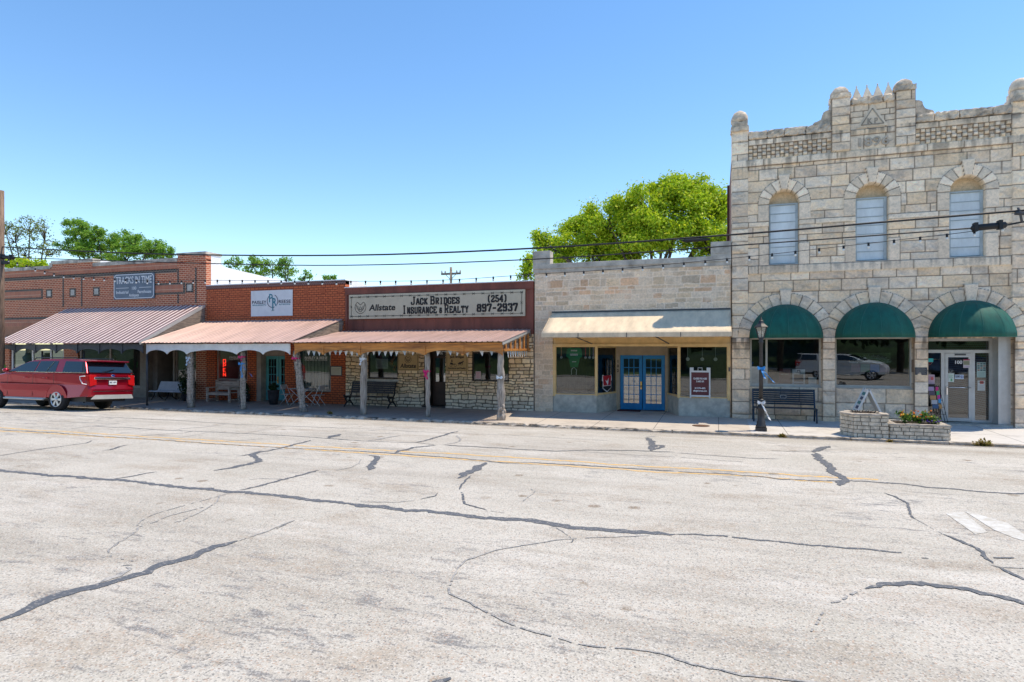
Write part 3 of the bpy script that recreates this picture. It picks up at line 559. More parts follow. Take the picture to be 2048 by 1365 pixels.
# upper windows: jamb stones, voussoirs
SPU = 7.36
for cx in WX:
    dx = X-cx; dz = Z-SPU; rad = np.hypot(dx, dz); ang = np.arctan2(dz, dx)
    for z0, z1, w_ in ((6.78, SPU, .83), (5.27, 6.02, .80), (6.02, 6.78, .62)):
        if w_ > .7:
            m = (np.abs(dx) < w_) & (Z >= z0) & (Z < z1); region(m, np.minimum(w_-np.abs(dx), np.minimum(Z-z0, z1-Z)), np.stack([dx*0+.9, dx*0+.5+.3*np.sign(dx), dx*0], -1), .035, True)
    m = (rad < .83) & (rad > .46) & (dz >= 0); na = 9; k = np.floor(ang/(math.pi/na)); ea = np.abs(((ang/(math.pi/na)+.5) % 1)-.5)*(math.pi/na)*rad
    region(m, np.minimum(ea, .83-rad), np.stack([vnoise(k, k*0+cx, .9, 8), (k % 2)*.7+.1, k*0], -1), .035, True); col[m & (k % 2 == 1)] *= 1.1
    kz = (dz > .44) & (dz < .98) & (np.abs(dx) < .10+.10*(dz-.44)/.54); region(kz, np.minimum(.98-dz, (.10+.10*(dz-.44)/.54)-np.abs(dx)), np.stack([dx*0+.9, dx*0+.6, dx*0], -1), .10, True)
# ground-floor arches: piers, big voussoirs
mlow = (Z < SPR)
for i, cx in enumerate(AX):
    nb = 13; dx = X-cx; dz = Z-SPR; rad = np.hypot(dx, dz); ang = np.arctan2(dz, dx)
    near = np.abs(dx) <= 1.3225 if True else None
    if i == 0: near = (dx < 1.3225) & (X > SX0)
    if i == 2: near = dx > -1.3225
    m = (rad < RO) & (dz >= 0) & near; k = np.floor(ang/(math.pi/nb)); ea = np.abs(((ang/(math.pi/nb)+.5) % 1)-.5)*(math.pi/nb)*rad
    region(m, np.minimum(ea, RO-rad), np.stack([vnoise(k, k*0+cx, .83, 9), vnoise(k, k*0+cx, .71, 10), k*0], -1), .06, False)
    smooth[m & (rad > 1.1)] = False
    kz = (dz > 1.08) & (dz < 1.66) & (np.abs(dx) < .135+.07*(dz-1.08)/.58); region(kz, np.minimum(1.66-dz, (.135+.07*(dz-1.08)/.58)-np.abs(dx)), np.stack([dx*0+.9, dx*0+.6, dx*0], -1), .12, True)
for a, b, s in ((SX0, AX[0]-RI, 71), (AX[0]+RI, AX[1]-RI, 72), (AX[1]+RI, AX[2]-RI, 73), (AX[2]+RI, SX1, 74)):
    ee, rr = masonry(X, Z, [-.1, .14, .58, 1.0, 1.36, 1.72, 2.08, 2.4], 5, 6, s); region(rect(a, b, -.1, 2.4), np.minimum(ee, np.minimum(X-a, b-X)+.005), rr, .07, False)
    band(a, b, 2.4, 2.62, s+10, .06, False, 3, 4); band(a, b, 2.62, 2.80, s+20, .10, True, 3, 4)
for i in (0, 1):
    ee, rr = masonry(X, Z, [-.1, .14, .62, 1.12], .5, 1.0, 90+i); region(rect(AX[i]-RI, AX[i]+RI, -.1, 1.12), ee, rr, -.05, False)
ew = .012+.006*(fnoise(X, Z, 8, 77, 2)-.5)
joint = sstep(ew*.5, ew*1.6, e)
face = np.where(smooth, .018+rock*.12, .02+np.maximum(rock, -.03)*sstep(.0, .09, e))
h = proud+face*joint
jc = np.array([.21, .14, .09])*(.4+.9*fnoise(X, Z, 1.3, 99, 3))[..., None]
col = col*joint[..., None]+jc*(1-joint[..., None])
# water stains under ledges
def stain(z, L, amt, x0=0, x1=99):
    global col
    s_ = sstep(L, 0, z-Z)*(Z < z)*sstep(.42, .66, fnoise(X*3.2, Z*.35, 2.2, int(z*10), 3))*amt*(X > x0)*(X < x1); col = col*(1-s_[..., None])+np.array([.06, .055, .05])*s_[..., None]
stain(2.8, .9, .8); stain(8.94, .8, .55); stain(5.27, .4, .4); stain(9.62, .35, .7)
# openings
cell = np.ones((X.shape[0]-1, X.shape[1]-1), bool); Xc = (X[:-1, :-1]+X[1:, 1:])/2; Zc = (Z[:-1, :-1]+Z[1:, 1:])/2
STUC = np.array([.62, .47, .30])
for cx in WX:
    o = ((np.abs(X-cx) < .465) & (Z > 5.29) & (Z <= SPU)) | ((np.hypot(X-cx, Z-SPU) < .465) & (Z > SPU)); h[o] = -.26; col[o] = STUC*(.9+.2*fnoise(X, Z, 4, 5)[o][:, None]); 
    cell &= ~((np.abs(Xc-cx) < .42) & (Zc > 5.33) & (Zc < SPU-.02))
for i, cx in enumerate(AX):
    z0 = 1.12 if i < 2 else -.1
    o = ((np.abs(X-cx) < RI-.01) & (Z > z0) & (Z <= SPR)) | ((np.hypot(X-cx, Z-SPR) < RI-.01) & (Z > SPR)); h[o] = -.24
    col[o & (Z > SPR)] = STUC
    cell &= ~((np.abs(Xc-cx) < RI-.06) & (Zc > z0+.03) & (Zc < SPR-.03))
top = np.where((Xc > 3.55) & (Xc < 5.95), 10.70, 9.93); top = np.where((Xc > 4.11) & (Xc < 5.39), 10.42, top); top = np.where((Xc < .98) | (Xc > 8.5), 9.97, top); top = np.where((Xc > .98) & (Xc < 3.55) | (Xc > 5.95) & (Xc < 8.5), 9.62, top)
cell &= Zc < top
h[:, 0] = -.3; h[:, -1] = -.3
STONE = vcol('limestone_ashlar', blotch=.32)
bs = thing('stone_building', 'two storey limestone building with 1896 date stone and three arches', 'building', (4.75, 0, 0))
hfield('wall', X, Z, h, col, cell, STONE, bs)
rough = simple('rough_limestone', (.66, .54, .41), .95, var=.35, scale=2.5, bmp=1.2, dirt=(.17, .15, .13))
BRK0 = brick('side_brick', (.20, .07, .045), (.26, .10, .06), (.3, .26, .22))
# body behind the face
mb = MB(); mb.box(SX0+.01, SX1-.01, .32, .6, 2.9, 5.2); mb.box(SX0+.01, SX1-.01, .32, .6, 7.9, 9.6)
for a, b in ((SX0+.01, WX[0]-.45), (WX[0]+.45, WX[1]-.45), (WX[1]+.45, WX[2]-.45), (WX[2]+.45, SX1-.01)): mb.box(a, b, .325, .6, 5.2, 7.9)
mb.box(3.56, 4.10, .02, .55, 9.6, 10.66); mb.box(5.40, 5.94, .02, .55, 9.6, 10.66); mb.box(4.10, 5.40, .02, .5, 9.6, 10.40)
for a, b in ((SX0+.01, .97), (8.51, SX1-.01)): mb.box(a, b, .02, .6, 9.55, 9.95)
mb.box(.98, 3.55, .02, .45, 9.55, 9.63); mb.box(5.95, 8.5, .02, .45, 9.55, 9.63)
for a, b in ((SX0+.01, AX[0]-RI), (AX[0]+RI, AX[1]-RI), (AX[1]+RI, AX[2]-RI), (AX[2]+RI, SX1-.01)): mb.box(a, b, .05, .6, -.1, 2.9)
mb.box(AX[0]-RI, AX[0]+RI, .08, .5, -.1, 1.11); mb.box(AX[1]-RI, AX[1]+RI, .08, .5, -.1, 1.11)
mb.build('wall_backing', rough, bs)
mb = MB(); mb.box(SX0+.005, SX0+.35, .6, 20, -.1, 8.9); mb.box(SX0+.02, SX0+.33, .6, 8, 8.9, 9.5); mb.box(SX1-.35, SX1-.005, .6, 20, -.1, 9.4); mb.box(SX0+.3, SX1-.3, 19.7, 20, -.1, 8.8)
mb.build('side_wall', BRK0, bs)
mb = MB(); mb.box(SX0+.3, SX1-.3, .6, 19.8, 8.6, 8.8); mb.build('roof', M['white_mem'], bs)
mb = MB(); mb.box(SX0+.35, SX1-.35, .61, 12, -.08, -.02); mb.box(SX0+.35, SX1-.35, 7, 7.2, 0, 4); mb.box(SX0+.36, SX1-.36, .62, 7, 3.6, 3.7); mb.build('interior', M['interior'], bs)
mb = MB(); mb.box(SX0-.10, SX0-.01, 3.4, 3.55, 3, 9.0); mb.build('downpipe', simple('rusty_brown_flashing', (.10, .035, .025), .8, var=.3), bs)
# coping
mb = MB(); r = random.Random(4)
for a, b in ((.98, 3.55), (5.95, 8.5)):
    x = a
    while x < b-.05:
        L = min(r.uniform(.5, .9), b-x); L = b-x if b-x-L < .25 else L
        mb = MB(); rough_block(mb, x+.004, x+L-.004, -.13, .42, 9.63, 9.90, .022, int(x*90), .085); mb.build('coping_stone', rough, bs); x += L
x = 4.13
for L in (.5, .42, .32): mb = MB(); rough_block(mb, x, x+L, -.12, .40, 10.42, 10.66, .025, int(x*77), .085); mb.build('coping_stone', rough, bs); x += L+.008
def finial(cx, zb, s=1.0):
    mb = MB(); rough_block(mb, cx-.30*s, cx+.30*s, -.16, .46, zb, zb+.17*s, .014, int(cx*31), .1)
    rough_block(mb, cx-.26*s, cx+.26*s, -.10, .42, zb+.17*s, zb+(.17+.20)*s, .014, int(cx*37), .1)
    b0 = len(mb.v); mb.lathe([(.27*s, 0), (.285*s, .1*s), (.26*s, .22*s), (.20*s, .33*s), (.11*s, .40*s), (.02*s, .425*s)], (cx, .16, zb+.37*s), 18)
    rr_ = random.Random(int(cx*10))
    for i in range(b0, len(mb.v)):
        v = mb.v[i]; mb.v[i] = (v[0]+rr_.uniform(-.012, .012), v[1]+rr_.uniform(-.012, .012), v[2]+rr_.uniform(-.01, .01))
    mb.build('finial', rough, bs)
finial(.70, 9.95); finial(8.79, 9.95)
for cx in (3.83, 5.67):
    mb = MB(); rough_block(mb, cx-.30, cx+.30, -.19, .5, 10.68, 10.86, .02, int(cx*31), .09)
    b0 = len(mb.v); mb.lathe([(.28, 0), (.28, .06), (.245, .15), (.17, .23), (.08, .275), (.02, .285)], (cx, .14, 10.86), 18)
    for i in range(b0, len(mb.v)):
        v = mb.v[i]; mb.v[i] = (v[0]+rnd.uniform(-.012, .012), v[1]+rnd.uniform(-.012, .012), v[2]+rnd.uniform(-.01, .01))
    mb.build('finial', rough, bs)
for k in range(4):
    cx = 4.32+k*.305; mb = MB(); mb.lathe([(.185, 0), (.008, .40)], (cx, .10, 10.665), 4, smooth=False, T=Matrix.Rotation(0, 4, 'Z')); mb.ball((cx, .10, 11.08), .025, 6, 4); mb.build('cresting', simple('crest_stone', (.72, .60, .46), .9) if k == 0 else bpy.data.materials['crest_stone'], bs)
for sg, x0 in ((1, 3.0), (-1, 6.5)):
    pts = [(0, 9.88), (0, 9.96), (.05, 10.02), (.16, 10.05), (.25, 10.10), (.30, 10.2), (.33, 10.33), (.42, 10.38), (.55, 10.39), (.55, 9.88)]
    mb = MB(); mb.prism([(x0+sg*a, b) for a, b in pts], .02, .34); mb.build('scroll', rough, bs)
# triangle emblem and date
mb = MB(); mb.prism([(4.30, 9.66), (5.20, 9.66), (4.75, 10.40)], -.07, .02); mb.build('triangle_emblem', bpy.data.materials['crest_stone'], bs)
mb = MB()
for a, b in (((4.43, 9.73), (5.07, 9.73)), ((5.07, 9.73), (4.75, 10.25)), ((4.75, 10.25), (4.43, 9.73))): mb.bar((a[0], -.075, a[1]), (b[0], -.075, b[1]), .035, .03, up=(0, 1, 0))
DKS = simple('stained_stone', (.36, .31, .25), .9, var=.3)
mb.build('triangle_border', DKS, bs)
text('K P', .25, 4.75, 9.76, -.075, DKS, bs, .85, .006, ext=.012); text('1896', .40, 4.755, 9.04, -.055, simple('date_stone', (.48, .41, .33), .9, var=.2), bs, 1.22, .008, ext=.035)
# shutters
SH = simple('pale_blue_shutter', (.66, .71, .72), .6, var=.12, scale=2, stretch=(1, 1, .4)); SHD = simple('blue_grey_frame', (.42, .48, .50), .6)
for cx in WX:
    mb = MB(); a, b = cx-.44, cx+.44
    mb.box(a, b, .16, .20, 5.30, 7.34)
    f_ = mb.build('window', SHD, bs)
    m2 = MB(); zz = 5.33
    for k in range(7):
        m2.box(a+.03, b-.07, .13, .155, zz+.015, zz+.272); m2.box(a+.02, b-.05, .118, .157, zz+.272, zz+.292, 1); zz += .286
    m2.build('shutter', [SH, SHD], f_); m3 = MB(); m3.box(a-.01, a+.03, .10, .16, 5.3, 7.34); m3.box(b-.07, b+.01, .10, .16, 5.3, 7.34); m3.box(a-.01, b+.01, .08, .2, 7.34, 7.38); m3.box(a, b, .08, .2, 5.27, 5.315); m3.build('frame', SHD, f_)
# ground-floor windows
def window(parent, x0, x1, z0, z1, y, fw=.06, bars=(), hbars=(), mat=None, gl=None, dep=.07, pane=True):
    mb = MB(); mat = mat or M['beige_frame']
    mb.box(x0, x0+fw, y, y+dep, z0, z1); mb.box(x1-fw, x1, y, y+dep, z0, z1); mb.box(x0+fw, x1-fw, y+.002, y+dep, z0, z0+fw); mb.box(x0+fw, x1-fw, y+.002, y+dep, z1-fw, z1)
    for b in bars: mb.box(b-fw/2, b+fw/2, y+.004, y+dep-.004, z0+fw, z1-fw)
    for a_, b_, zz in hbars: mb.box(a_, b_, y+.006, y+dep-.006, zz-fw/2, zz+fw/2)
    o = mb.build('window', mat, parent)
    if pane:
        g = MB(); g.quad([(x0+fw, y+dep*.5, z0+fw), (x1-fw, y+dep*.5, z0+fw), (x1-fw, y+dep*.5, z1-fw), (x0+fw, y+dep*.5, z1-fw)]); g.build('pane', gl or M['glass'], o, recalc=False)
    return o
w1 = window(bs, AX[0]-RI, AX[0]+RI, 1.14, 2.80, .16, .065, (AX[0]-.58,), ((AX[0]-RI+.06, AX[0]-.6, 1.76),))
mb = MB(); mb.box(AX[0]-RI+.06, AX[0]-.61, .17, .2, 1.21, 1.73); mb.build('panel', simple('mail_panel', (.38, .36, .31), .6), w1)
w2 = window(bs, AX[1]-RI, AX[1]+RI, 1.14, 2.80, .16, .065)
mb = MB(); mb.box(AX[0]-RI, AX[0]+RI, .05, .3, 1.08, 1.14); mb.box(AX[1]-RI, AX[1]+RI, .05, .3, 1.08, 1.14); mb.build('sill', STUCM := simple('sill_stone', (.45, .42, .37), .9), bs)
# glazed door bay
EY = .52
mb = MB(); x0, x1 = AX[2]-RI, AX[2]+RI; f = .055
mb.box(x0, x0+.04, EY, EY+.08, .06, 2.74); mb.box(8.13, 8.22, EY, EY+.08, .06, 2.74); mb.box(x0, 8.22, EY-.002, EY+.082, 2.66, 2.76); mb.box(x0, 8.22, EY-.004, EY+.084, 2.28, 2.38); mb.box(6.83, 6.93, EY-.003, EY+.08, .06, 2.3); mb.box(7.66, 7.75, EY-.003, EY+.08, .06, 2.3)
mb.box(x0, 6.85, EY+.005, EY+.07, .06, .14); mb.box(7.72, 8.15, EY+.005, EY+.07, .06, .14)
dw = mb.build('window', M['alu'], bs)
g = MB(); g.quad([(x0, EY+.04, .1), (6.86, EY+.04, .1), (6.86, EY+.04, 2.3), (x0, EY+.04, 2.3)]); g.quad([(7.74, EY+.04, .1), (8.15, EY+.04, .1), (8.15, EY+.04, 2.3), (7.74, EY+.04, 2.3)]); g.quad([(x0, EY+.041, 2.34), (8.15, EY+.041, 2.34), (8.15, EY+.041, 2.7), (x0, EY+.041, 2.7)]); g.build('pane', M['glass'], dw, recalc=False)
mb = MB(); mb.box(8.22, 8.30, .10, EY+.1, .06, 2.78); mb.box(8.30, x1, .14, .2, .06, 2.78); mb.box(8.30, x1+.0, .02, .14, -.02, .02); mb.build('metal_jamb', M['alu'], bs)
mb = MB(); mb.box(6.94, 7.02, EY-.01, EY+.05, .08, 2.27); mb.box(7.58, 7.655, EY-.01, EY+.05, .08, 2.27); mb.box(7.02, 7.58, EY-.008, EY+.05, 2.14, 2.27); mb.box(7.02, 7.58, EY-.008, EY+.05, .08, .19)
dd = mb.build('door', M['alu'], bs); g = MB(); g.quad([(7.02, EY+.02, .19), (7.58, EY+.02, .19), (7.58, EY+.02, 2.14), (7.02, EY+.02, 2.14)]); g.build('pane', M['glass'], dd, recalc=False)
mb = MB(); mb.tube([(6.97, EY-.06, 1.17), (7.63, EY-.06, 1.17)], .016); mb.box(6.96, 6.99, EY-.07, EY, .93, 1.2); mb.build('handle', M['chrome'], dd)
mb = MB(); mb.box(7.2, 7.5, EY-.03, EY-.009, 2.2, 2.25, 0); mb.build('door_closer', M['darkgrey'], dd)
text('100', .15, 7.3, 1.93, EY+.0, M['white_flat'], dd, 1, .003)
mb = MB(); mb.box(x0-.01, x1, -.02, EY+.2, -.05, .055); mb.build('doorstep', M['grey_conc'], bs)

# awnings over the arches
def dome(cx, label, rise=1.125):
    r_, Pj = RI+.02, .95; root = thing('dome_awning', label, 'awning', (cx, 0, SPR), 'green dome awnings over the stone arches')
    mb = MB(); NPH, NPS = 36, 12; g = 6
    def pt(i, j):
        ph = math.pi*i/NPH; ps = math.pi/2*j/NPS; fr = (i*g/NPH) % 1; sag = 1-.028*math.sin(math.pi*fr)*math.cos(ps)**.5
        return (cx+r_*math.cos(ph)*math.cos(ps)*sag, -.12-Pj*math.sin(ph)*math.cos(ps)*sag, SPR+rise*math.sin(ps))
    for i in range(NPH):
        for j in range(NPS): mb.quad([pt(i, j), pt(i+1, j), pt(i+1, j+1), pt(i, j+1)], 0, True)
    o = mb.build('canopy', M['green_canvas'], root, recalc=False); so = o.modifiers.new('thick', 'SOLIDIFY'); so.thickness = .008
    bm = bmesh.new(); bm.from_mesh(o.data); bmesh.ops.remove_doubles(bm, verts=bm.verts, dist=.0005); bm.to_mesh(o.data); bm.free()
    m2 = MB()
    for k in range(g+1):
        i = k*NPH//g; m2.tube([(lambda q: (q[0], q[1]-.004, q[2]+.004))(pt(i, j)) for j in range(NPS+1)], .010, 5)
    m2.tube([pt(i, 0) for i in range(NPH+1)], .012, 5); m2.build('seams', simple('green_seam', (.02, .13, .10), .7) if 'green_seam' not in bpy.data.materials else bpy.data.materials['green_seam'], root)
dome(AX[0], 'green dome awning over the window behind the street lamp'); dome(AX[1], 'green dome awning over the middle arch between two others'); dome(AX[2], 'green dome awning above the white framed glass door')
# ================================================================== TAN SHOP (between the stone building and the brown fascia)
tx0, tx1 = -6.78, .42
bt_ = thing('tan_stone_shop', 'low tan stone shop with beige awning and blue double doors', 'building', (-3.2, 0, 0))
X, Z = grid(tx0, tx1, -.02, 5.36, .026)
rows = [-.1]; r = random.Random(12)
while rows[-1] < 5.5: rows.append(rows[-1]+r.choice([.13, .17, .2, .24, .3]))
e, rb = masonry(X, Z, rows, .18, .7, 31, .035, 2.5)
pal = np.array([[.76, .56, .37], [.70, .52, .34], [.80, .61, .42], [.72, .46, .28], [.72, .57, .42], [.66, .51, .36]])
c = pal[(rb[..., 0]*5.99).astype(int)]*(.8+.35*rb[..., 1:2]); c = c*(1.12-.3*fnoise(X, Z, 5, 3, 4)[..., None])
j = sstep(.004, .022, e+.012*(fnoise(X, Z, 12, 9, 3)-.5))[..., None]; c = c*j+np.array([.86, .70, .54])*(1-j)
sm = sstep(.44, .62, fnoise(X, Z, 1.8, 8, 5))[..., None]*.55; c = c*(1-sm)+np.array([.80, .65, .49])*sm
low = ((X < -6.03) & (Z < 3.9))[..., None]; c = np.where(low, c*.6+np.array([.60, .48, .35])*.4, c)
h = .012*j[..., 0]+(fnoise(X, Z, 7, 14, 4)-.5)*.03*(1-sm[..., 0]); h[:, 0] = -.2; h[:, -1] = -.05
Xc = (X[:-1, :-1]+X[1:, 1:])/2; Zc = (Z[:-1, :-1]+Z[1:, 1:])/2
cell = ~((Xc > -6.03) & (Xc < .40) & (Zc < 2.83))
hfield('wall', X, Z, h, c, cell, vcol('tan_rubble', blotch=.3), bt_)
mb = MB(); mb.box(tx0+.01, tx1-.01, .06, .35, 2.84, 5.35); mb.box(tx0+.01, -6.03, .05, .35, -.1, 2.84); mb.box(tx0, tx0+.3, .35, 18, -.1, 5.4); mb.box(tx0, tx1, 17.8, 18, -.1, 5.2); mb.build('wall_backing', M['grey_conc'], bt_)
mb = MB(); mb.box(tx0, tx1, .36, 18, 4.7, 4.85); mb.build('roof', M['white_mem'], bt_)
mb = MB(); mb.box(tx0-.03, tx1, -.07, .38, 5.48, 5.68); mb.box(tx0-.02, tx1, -.035, .37, 5.33, 5.485); mb.build('cornice', M['grey_conc'], bt_, bevel=.012)
for a, b in ((tx0-.03, -6.12), (-.26, tx1)):
    mb = MB(); mb.box(a, b, -.06, .40, 5.68, 6.18); mb.box(a+.10, b-.14, -.075, -.055, 5.76, 6.04); mb.build('parapet_block', M['grey_conc'], bt_, bevel=.012)
# storefront
mb = MB(); mb.box(-6.03, .40, -.02, .18, 2.50, 2.60); mb.box(-6.03, .40, .03, .2, 2.6, 2.84)
for k in range(12): x_ = -5.98+k*.555; mb.box(x_, x_+.05, .012, .03, 2.6, 2.84)
mb.box(-6.03, .40, .005, .03, 2.80, 2.86); mb.box(-6.03, -5.93, .0, .2, 0.6, 2.5); mb.box(.30, .40, .0, .2, 0.6, 2.5); mb.box(-4.38, -4.30, .0, .1, .64, 2.5); mb.box(-1.40, -1.32, .0, .1, .64, 2.5); mb.build('storefront_trim', M['cream'], bt_)
RD = 1.45
def bulk(pts):
    mb = MB(); n = len(pts); mb.prism(pts, -.05, .66, ax='z'); return mb
mb = bulk([(-6.02, .03), (-4.34, .03), (-3.80, RD), (-3.80, RD+.2), (-6.02, RD+.2)]); mb.build('bulkhead', simple('grey_stucco_bulkhead', (.52, .49, .41), .9, var=.2, bmp=.2), bt_)
mb = bulk([(-1.36, .03), (.39, .03), (.39, RD+.2), (-1.86, RD+.2), (-1.86, RD)]); mb.build('bulkhead', bpy.data.materials['grey_stucco_bulkhead'], bt_)
window(bt_, -5.94, -4.37, .66, 2.51, .03, .035, mat=M['cream']); window(bt_, -1.33, .31, .66, 2.51, .03, .035, mat=M['cream'])
for (ax_, ay), (bx_, by) in (((-4.34, .06), (-3.83, RD)), ((-1.36, .06), (-1.86, RD))):
    g = MB(); g.bar((ax_, ay, .70), (bx_, by, .70), .05, .07); g.bar((ax_, ay, 2.48), (bx_, by, 2.48), .05, .07); g.bar((bx_, by, .66), (bx_, by, 2.5), .05, .05); fr_ = g.build('window', M['cream'], bt_)
    g = MB(); g.quad([(ax_, ay, .7), (bx_, by, .7), (bx_, by, 2.48), (ax_, ay, 2.48)]); g.build('pane', M['glass'], fr_, recalc=False)
mb = MB(); mb.box(-3.83, -3.68, RD-.03, RD+.15, .0, 2.55); mb.box(-1.95, -1.80, RD-.03, RD+.15, .0, 2.55); mb.box(-3.68, -1.95, RD, RD+.1, 2.20, 2.60)
for x_ in (-3.32, -2.81, -2.30): mb.box(x_-.03, x_+.03, RD-.02, RD, 2.22, 2.56)
mb.box(-3.7, -1.93, RD-.025, RD+.02, 2.16, 2.22); mb.build('door_surround', M['tan_panel'], bt_)
mb = MB(); mb.box(-6.02, .39, .1, RD+.2, 2.56, 2.6); mb.build('soffit', M['tan_panel'], bt_)
def french(parent, x0, x1, z0, z1, y, mat, cols, rws, gx, gz, knob=None, dep=.05, gl=None):
    """glazed door leaf: glass area gx=(x0,x1), gz=(z0,z1)"""
    mb = MB(); mb.box(x0, gx[0], y, y+dep, z0, z1); mb.box(gx[1], x1, y, y+dep, z0, z1); mb.box(gx[0], gx[1], y+.001, y+dep, z0, gz[0]); mb.box(gx[0], gx[1], y+.001, y+dep, gz[1], z1)
    o = mb.build('door', mat, parent, bevel=.006); m2 = MB()
    for k in range(1, cols): q = gx[0]+(gx[1]-gx[0])*k/cols; m2.box(q-.012, q+.012, y+.008, y+.03, gz[0], gz[1])
    for k in range(1, rws): q = gz[0]+(gz[1]-gz[0])*k/rws; m2.box(gx[0], gx[1], y+.010, y+.028, q-.012, q+.012)
    m2.build('muntins', mat, o); g = MB(); g.quad([(gx[0], y+.03, gz[0]), (gx[1], y+.03, gz[0]), (gx[1], y+.03, gz[1]), (gx[0], y+.03, gz[1])]); g.build('pane', gl or M['glass'], o, recalc=False)
    if knob is not None:
        m3 = MB(); m3.ball((knob, y-.05, z0+.92), .035, 8, 6); m3.tube([(knob, y-.05, z0+.92), (knob, y, z0+.92)], .014); m3.box(knob-.03, knob+.03, y-.01, y, z0+.80, z0+1.1); m3.build('handle', M['brass'], o)
    return o
gl2 = glass('clear_reflective_glass', .30, (.3, .32, .32))
french(bt_, -3.67, -2.82, .03, 2.16, RD+.02, M['blue_door'], 3, 5, (-3.54, -2.94), (.28, 2.02), gl=gl2); french(bt_, -2.80, -1.96, .03, 2.16, RD+.02, M['blue_door'], 3, 5, (-2.68, -2.09), (.28, 2.02), -2.86, gl=gl2)
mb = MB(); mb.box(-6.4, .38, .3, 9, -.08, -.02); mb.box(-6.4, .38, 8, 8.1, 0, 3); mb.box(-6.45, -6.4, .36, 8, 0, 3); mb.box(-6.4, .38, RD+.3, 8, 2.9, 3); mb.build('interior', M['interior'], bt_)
mb = MB(); 
for k, ch in enumerate('102'): pass
text('1', .15, -3.755, 1.86, RD-.035, M['ink'], bt_, 1, .004); text('0', .15, -3.755, 1.68, RD-.035, M['ink'], bt_, 1, .004); text('2', .15, -3.755, 1.50, RD-.035, M['ink'], bt_, 1, .004)
aw = thing('sloped_awning', 'beige canvas awning sloping over the blue doors, with short front valance', 'awning', (-2.8, 0, 3.8))
AP, az0, az1, azv = 1.5, 3.80, 2.97, 2.82; ax0, ax1 = -6.05, .40
mb = MB(); N = 24
for k in range(N):
    a, b = ax0+(ax1-ax0)*k/N, ax0+(ax1-ax0)*(k+1)/N
    for q in range(8):
        def w_(x, t): return (x, -.02-AP*t, az0+(az1-az0)*t-.015*math.sin(math.pi*t))
        mb.quad([w_(a, (q+1)/8), w_(b, (q+1)/8), w_(b, q/8), w_(a, q/8)], 0, True)
    mb.quad([(a, -.02-AP-.002, azv), (b, -.02-AP-.002, azv), (b, -.02-AP, az1), (a, -.02-AP, az1)])
for x_ in (ax0, ax1): mb.quad([(x_, -.02, az0), (x_, -.02, azv), (x_, -.02-AP, azv), (x_, -.02-AP, az1)])
o = mb.build('canopy', M['tan_canvas'], aw, recalc=False)
bm = bmesh.new(); bm.from_mesh(o.data); bmesh.ops.remove_doubles(bm, verts=bm.verts, dist=.0005); bm.to_mesh(o.data); bm.free(); so = o.modifiers.new('t', 'SOLIDIFY'); so.thickness = .01
mb = MB(); mb.box(ax0, ax1, -.05, -.0, az0, az0+.035); mb.bar((ax0, -AP, azv+.02), (ax1, -AP, azv+.02), .03, .03)
for x_ in (-4.7, -3.0, -1.2): mb.box(x_-.012, x_+.012, -.03-AP, -.024-AP, azv, az1)
for x_ in (-4.5, -1.7): mb.bar((x_-.35, -1.35, azv+.02), (x_, -.03, 2.60), .03, .03)
mb.build('awning_frame', M['darkgrey'], aw)

# ================================================================== BROWN FASCIA OFFICE
ox0, ox1 = -15.3, -6.79
bo = thing('insurance_office', 'low office with brown metal fascia above and pale rubble stone below', 'building', (-11, 0, 0))
X, Z = grid(ox0, ox1-.0, -.02, 3.0, .024)
rows = [-.12]; r = random.Random(5)
while rows[-1] < 3.2: rows.append(rows[-1]+r.choice([.10, .12, .14, .16, .2]))
e, rb = masonry(X, Z, rows, .18, .5, 44, .055, 2.6)
pal = np.array([[.86, .63, .37], [.80, .58, .33], [.88, .69, .45], [.84, .61, .39], [.76, .58, .38], [.90, .71, .46]])
c = pal[(rb[..., 0]*5.99).astype(int)]*(.8+.35*rb[..., 1:2])*(1.1-.25*fnoise(X, Z, 9, 4, 3)[..., None])
wl = sstep(.75, .25, Z)[..., None]*.6; c = c*(1-wl)+np.array([.66, .62, .53])*(.8+.3*rb[..., 1:2])*wl
j = sstep(.010, .024, e)[..., None]; c = c*j+np.array([.13, .09, .05])*(1-j)
h = j[..., 0]*.03+(fnoise(X, Z, 9, 24, 3)-.5)*.025*j[..., 0]; h[:, 0] = -.1
Xc = (X[:-1, :-1]+X[1:, 1:])/2; Zc = (Z[:-1, :-1]+Z[1:, 1:])/2; cell = np.ones(Xc.shape, bool)
for a, b, z0, z1 in ((-14.28, -12.74, 1.11, 2.3), (-11.64, -10.55, -1, 2.4), (-9.45, -7.79, 1.09, 2.3)):
    o = (X > a+.01) & (X < b-.01) & (Z > z0+.01) & (Z < z1-.01); h[o] = -.16; cell &= ~((Xc > a+.035) & (Xc < b-.035) & (Zc > z0+.035) & (Zc < z1-.035))
hfield('wall', X, Z, h, c, cell, vcol('pale_rubble', blotch=.15, fine=25), bo)
mb = MB(); mb.box(ox0+.01, -14.3, .05, .3, -.1, 3); mb.box(-12.73, -11.65, .05, .3, -.1, 3); mb.box(-10.54, -9.47, .05, .3, -.1, 3); mb.box(-7.78, ox1, .05, .3, -.1, 3); mb.box(-14.3, -12.73, .05, .3, -.1, 1.1); mb.box(-9.47, -7.78, .05, .3, -.1, 1.08); mb.box(-14.3, -7.78, .05, .3, 2.41, 3); mb.box(ox0, ox0+.25, .3, 17, -.1, 5.0); mb.box(ox0, ox1, 16.8, 17, -.1, 4.6); mb.build('wall_backing', M['grey_conc'], bo)
mb = MB(); mb.box(ox0, ox1, .3, 17, 4.3, 4.45); mb.build('roof', M['white_mem'], bo)
mb = MB(); mb.box(ox0+.02, ox1, -.03, .3, 2.98, 4.76)
